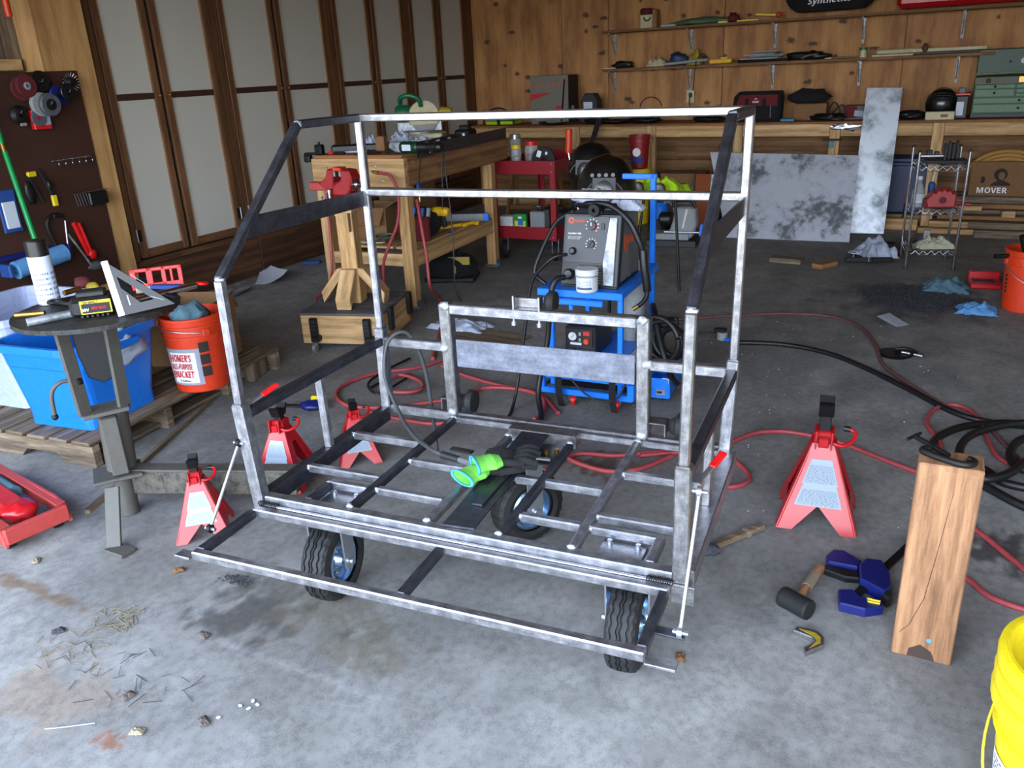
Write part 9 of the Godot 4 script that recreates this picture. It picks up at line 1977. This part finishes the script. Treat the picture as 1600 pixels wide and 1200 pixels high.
		var o := MultiMeshInstance3D.new(); o.name = numbered(nm); o.multimesh = mm; add_child(o); o.position = c
		o.set_meta("kind", "stuff"); o.set_meta("label", label); o.set_meta("category", "debris")
	stuff.call("metal_shavings", "wide dark heap of steel shavings on the far floor", chip, V3(-0.115, 0, -5.181), 0.32, 0.36, 2600, 0.6, 1.6, 0.9)
	var straw := mb().box(Vector3.ZERO, V3(0.05, 0.0016, 0.0018), 0.0).mesh(mats["straw"])
	stuff.call("straw_litter", "scatter of pale straw stems on the front floor", straw, V3(-1.874, 0, -1.125), 0.09, 0.09, 90, 0.3, 0.9, 0.2)
	stuff.call("straw_litter", "thin scatter of straw stems nearer the front left corner", straw, V3(-1.882, 0, -0.985), 0.15, 0.09, 60, 0.3, 0.8, 0.2)
	stuff.call("needle_litter", "thin scatter of dry needles over the front floor", mb().box(Vector3.ZERO, V3(0.05, 0.0012, 0.0012), 0.0).mesh(mats["dark_debris"]), V3(-1.681, 0, -0.983), 0.28, 0.12, 40, 0.4, 1.0, 0.1)
	stuff.call("dirt_crumbs", "dark crumbs of dirt on the floor before the flap", chip, V3(-1.704, 0, -1.396), 0.07, 0.03, 110, 0.3, 0.8, 0.8)
	stuff.call("grit", "sparse pale grit over the open right floor", mb().box(Vector3.ZERO, V3(0.006, 0.002, 0.004), 0.0).mesh(mats["paper"]), V3(-0.613, 0, -3.511), 1.1, 1.6, 110, 0.4, 1.0, 0.2)
	for q in [[V3(-1.904, 0, -1.361), "brown dried leaf on the floor before the flap's left end", "dried_leaf", 1], [V3(-0.439, 0, -1.597), "brown curled leaf on the floor beside the flap's right tab", "dried_leaf", 2], [V3(-1.356, 0, -0.945), "dark crumpled leaf on the front floor", "leaf_dark", 3], [V3(-1.47, 0, -0.858), "pale brown crumpled leaf near the picture's lower edge", "straw", 4], [V3(-1.588, 0, -0.927), "dark grey leaf scrap left of the white chips", "leaf_dark", 5], [V3(-2.367, 0, -1.215), "small pale scrap on the floor below the trolley jack", "straw", 6], [V3(-1.597, 0, -1.169), "dark leaf scrap beside the floor stain", "leaf_dark", 7], [V3(-1.977, 0, -1.018), "small dark leaf scrap left of the straw", "dark_debris", 8]]:
		rag("leaf", q[1], q[0], V3(0.030, 0.009, 0.019), q[2], 200 + q[3], "leaf", "", q[3] * 0.9)
	hose("string_scrap", "thin white string lying on the floor near the lower left corner", [V3(-1.675, 0.004, -0.773), V3(-1.639, 0.004, -0.796), V3(-1.584, 0.004, -0.835)], 0.0012, "paper", "string", 5, 3)
	for k in 5:
		solo("white_chip", mb().blob(V3(0, 0.003, 0), V3(0.012, 0.006, 0.009), k + 1, 0.3, 2.0, 8, true), "paper", ["leftmost of the four clustered white paint chips on the front floor", "lowest of the four clustered white paint chips on the front floor", "topmost of the four clustered white paint chips on the front floor", "rightmost of the four clustered white paint chips on the front floor", "flat white chip lying apart from the four clustered chips"][k], "chip", [V3(-1.316, 0, -1.02), V3(-1.292, 0, -1.022), V3(-1.3, 0, -1.045), V3(-1.281, 0, -1.04), V3(-1.335, 0, -0.971)][k], k, "small white chips on the front floor" if k < 4 else "")
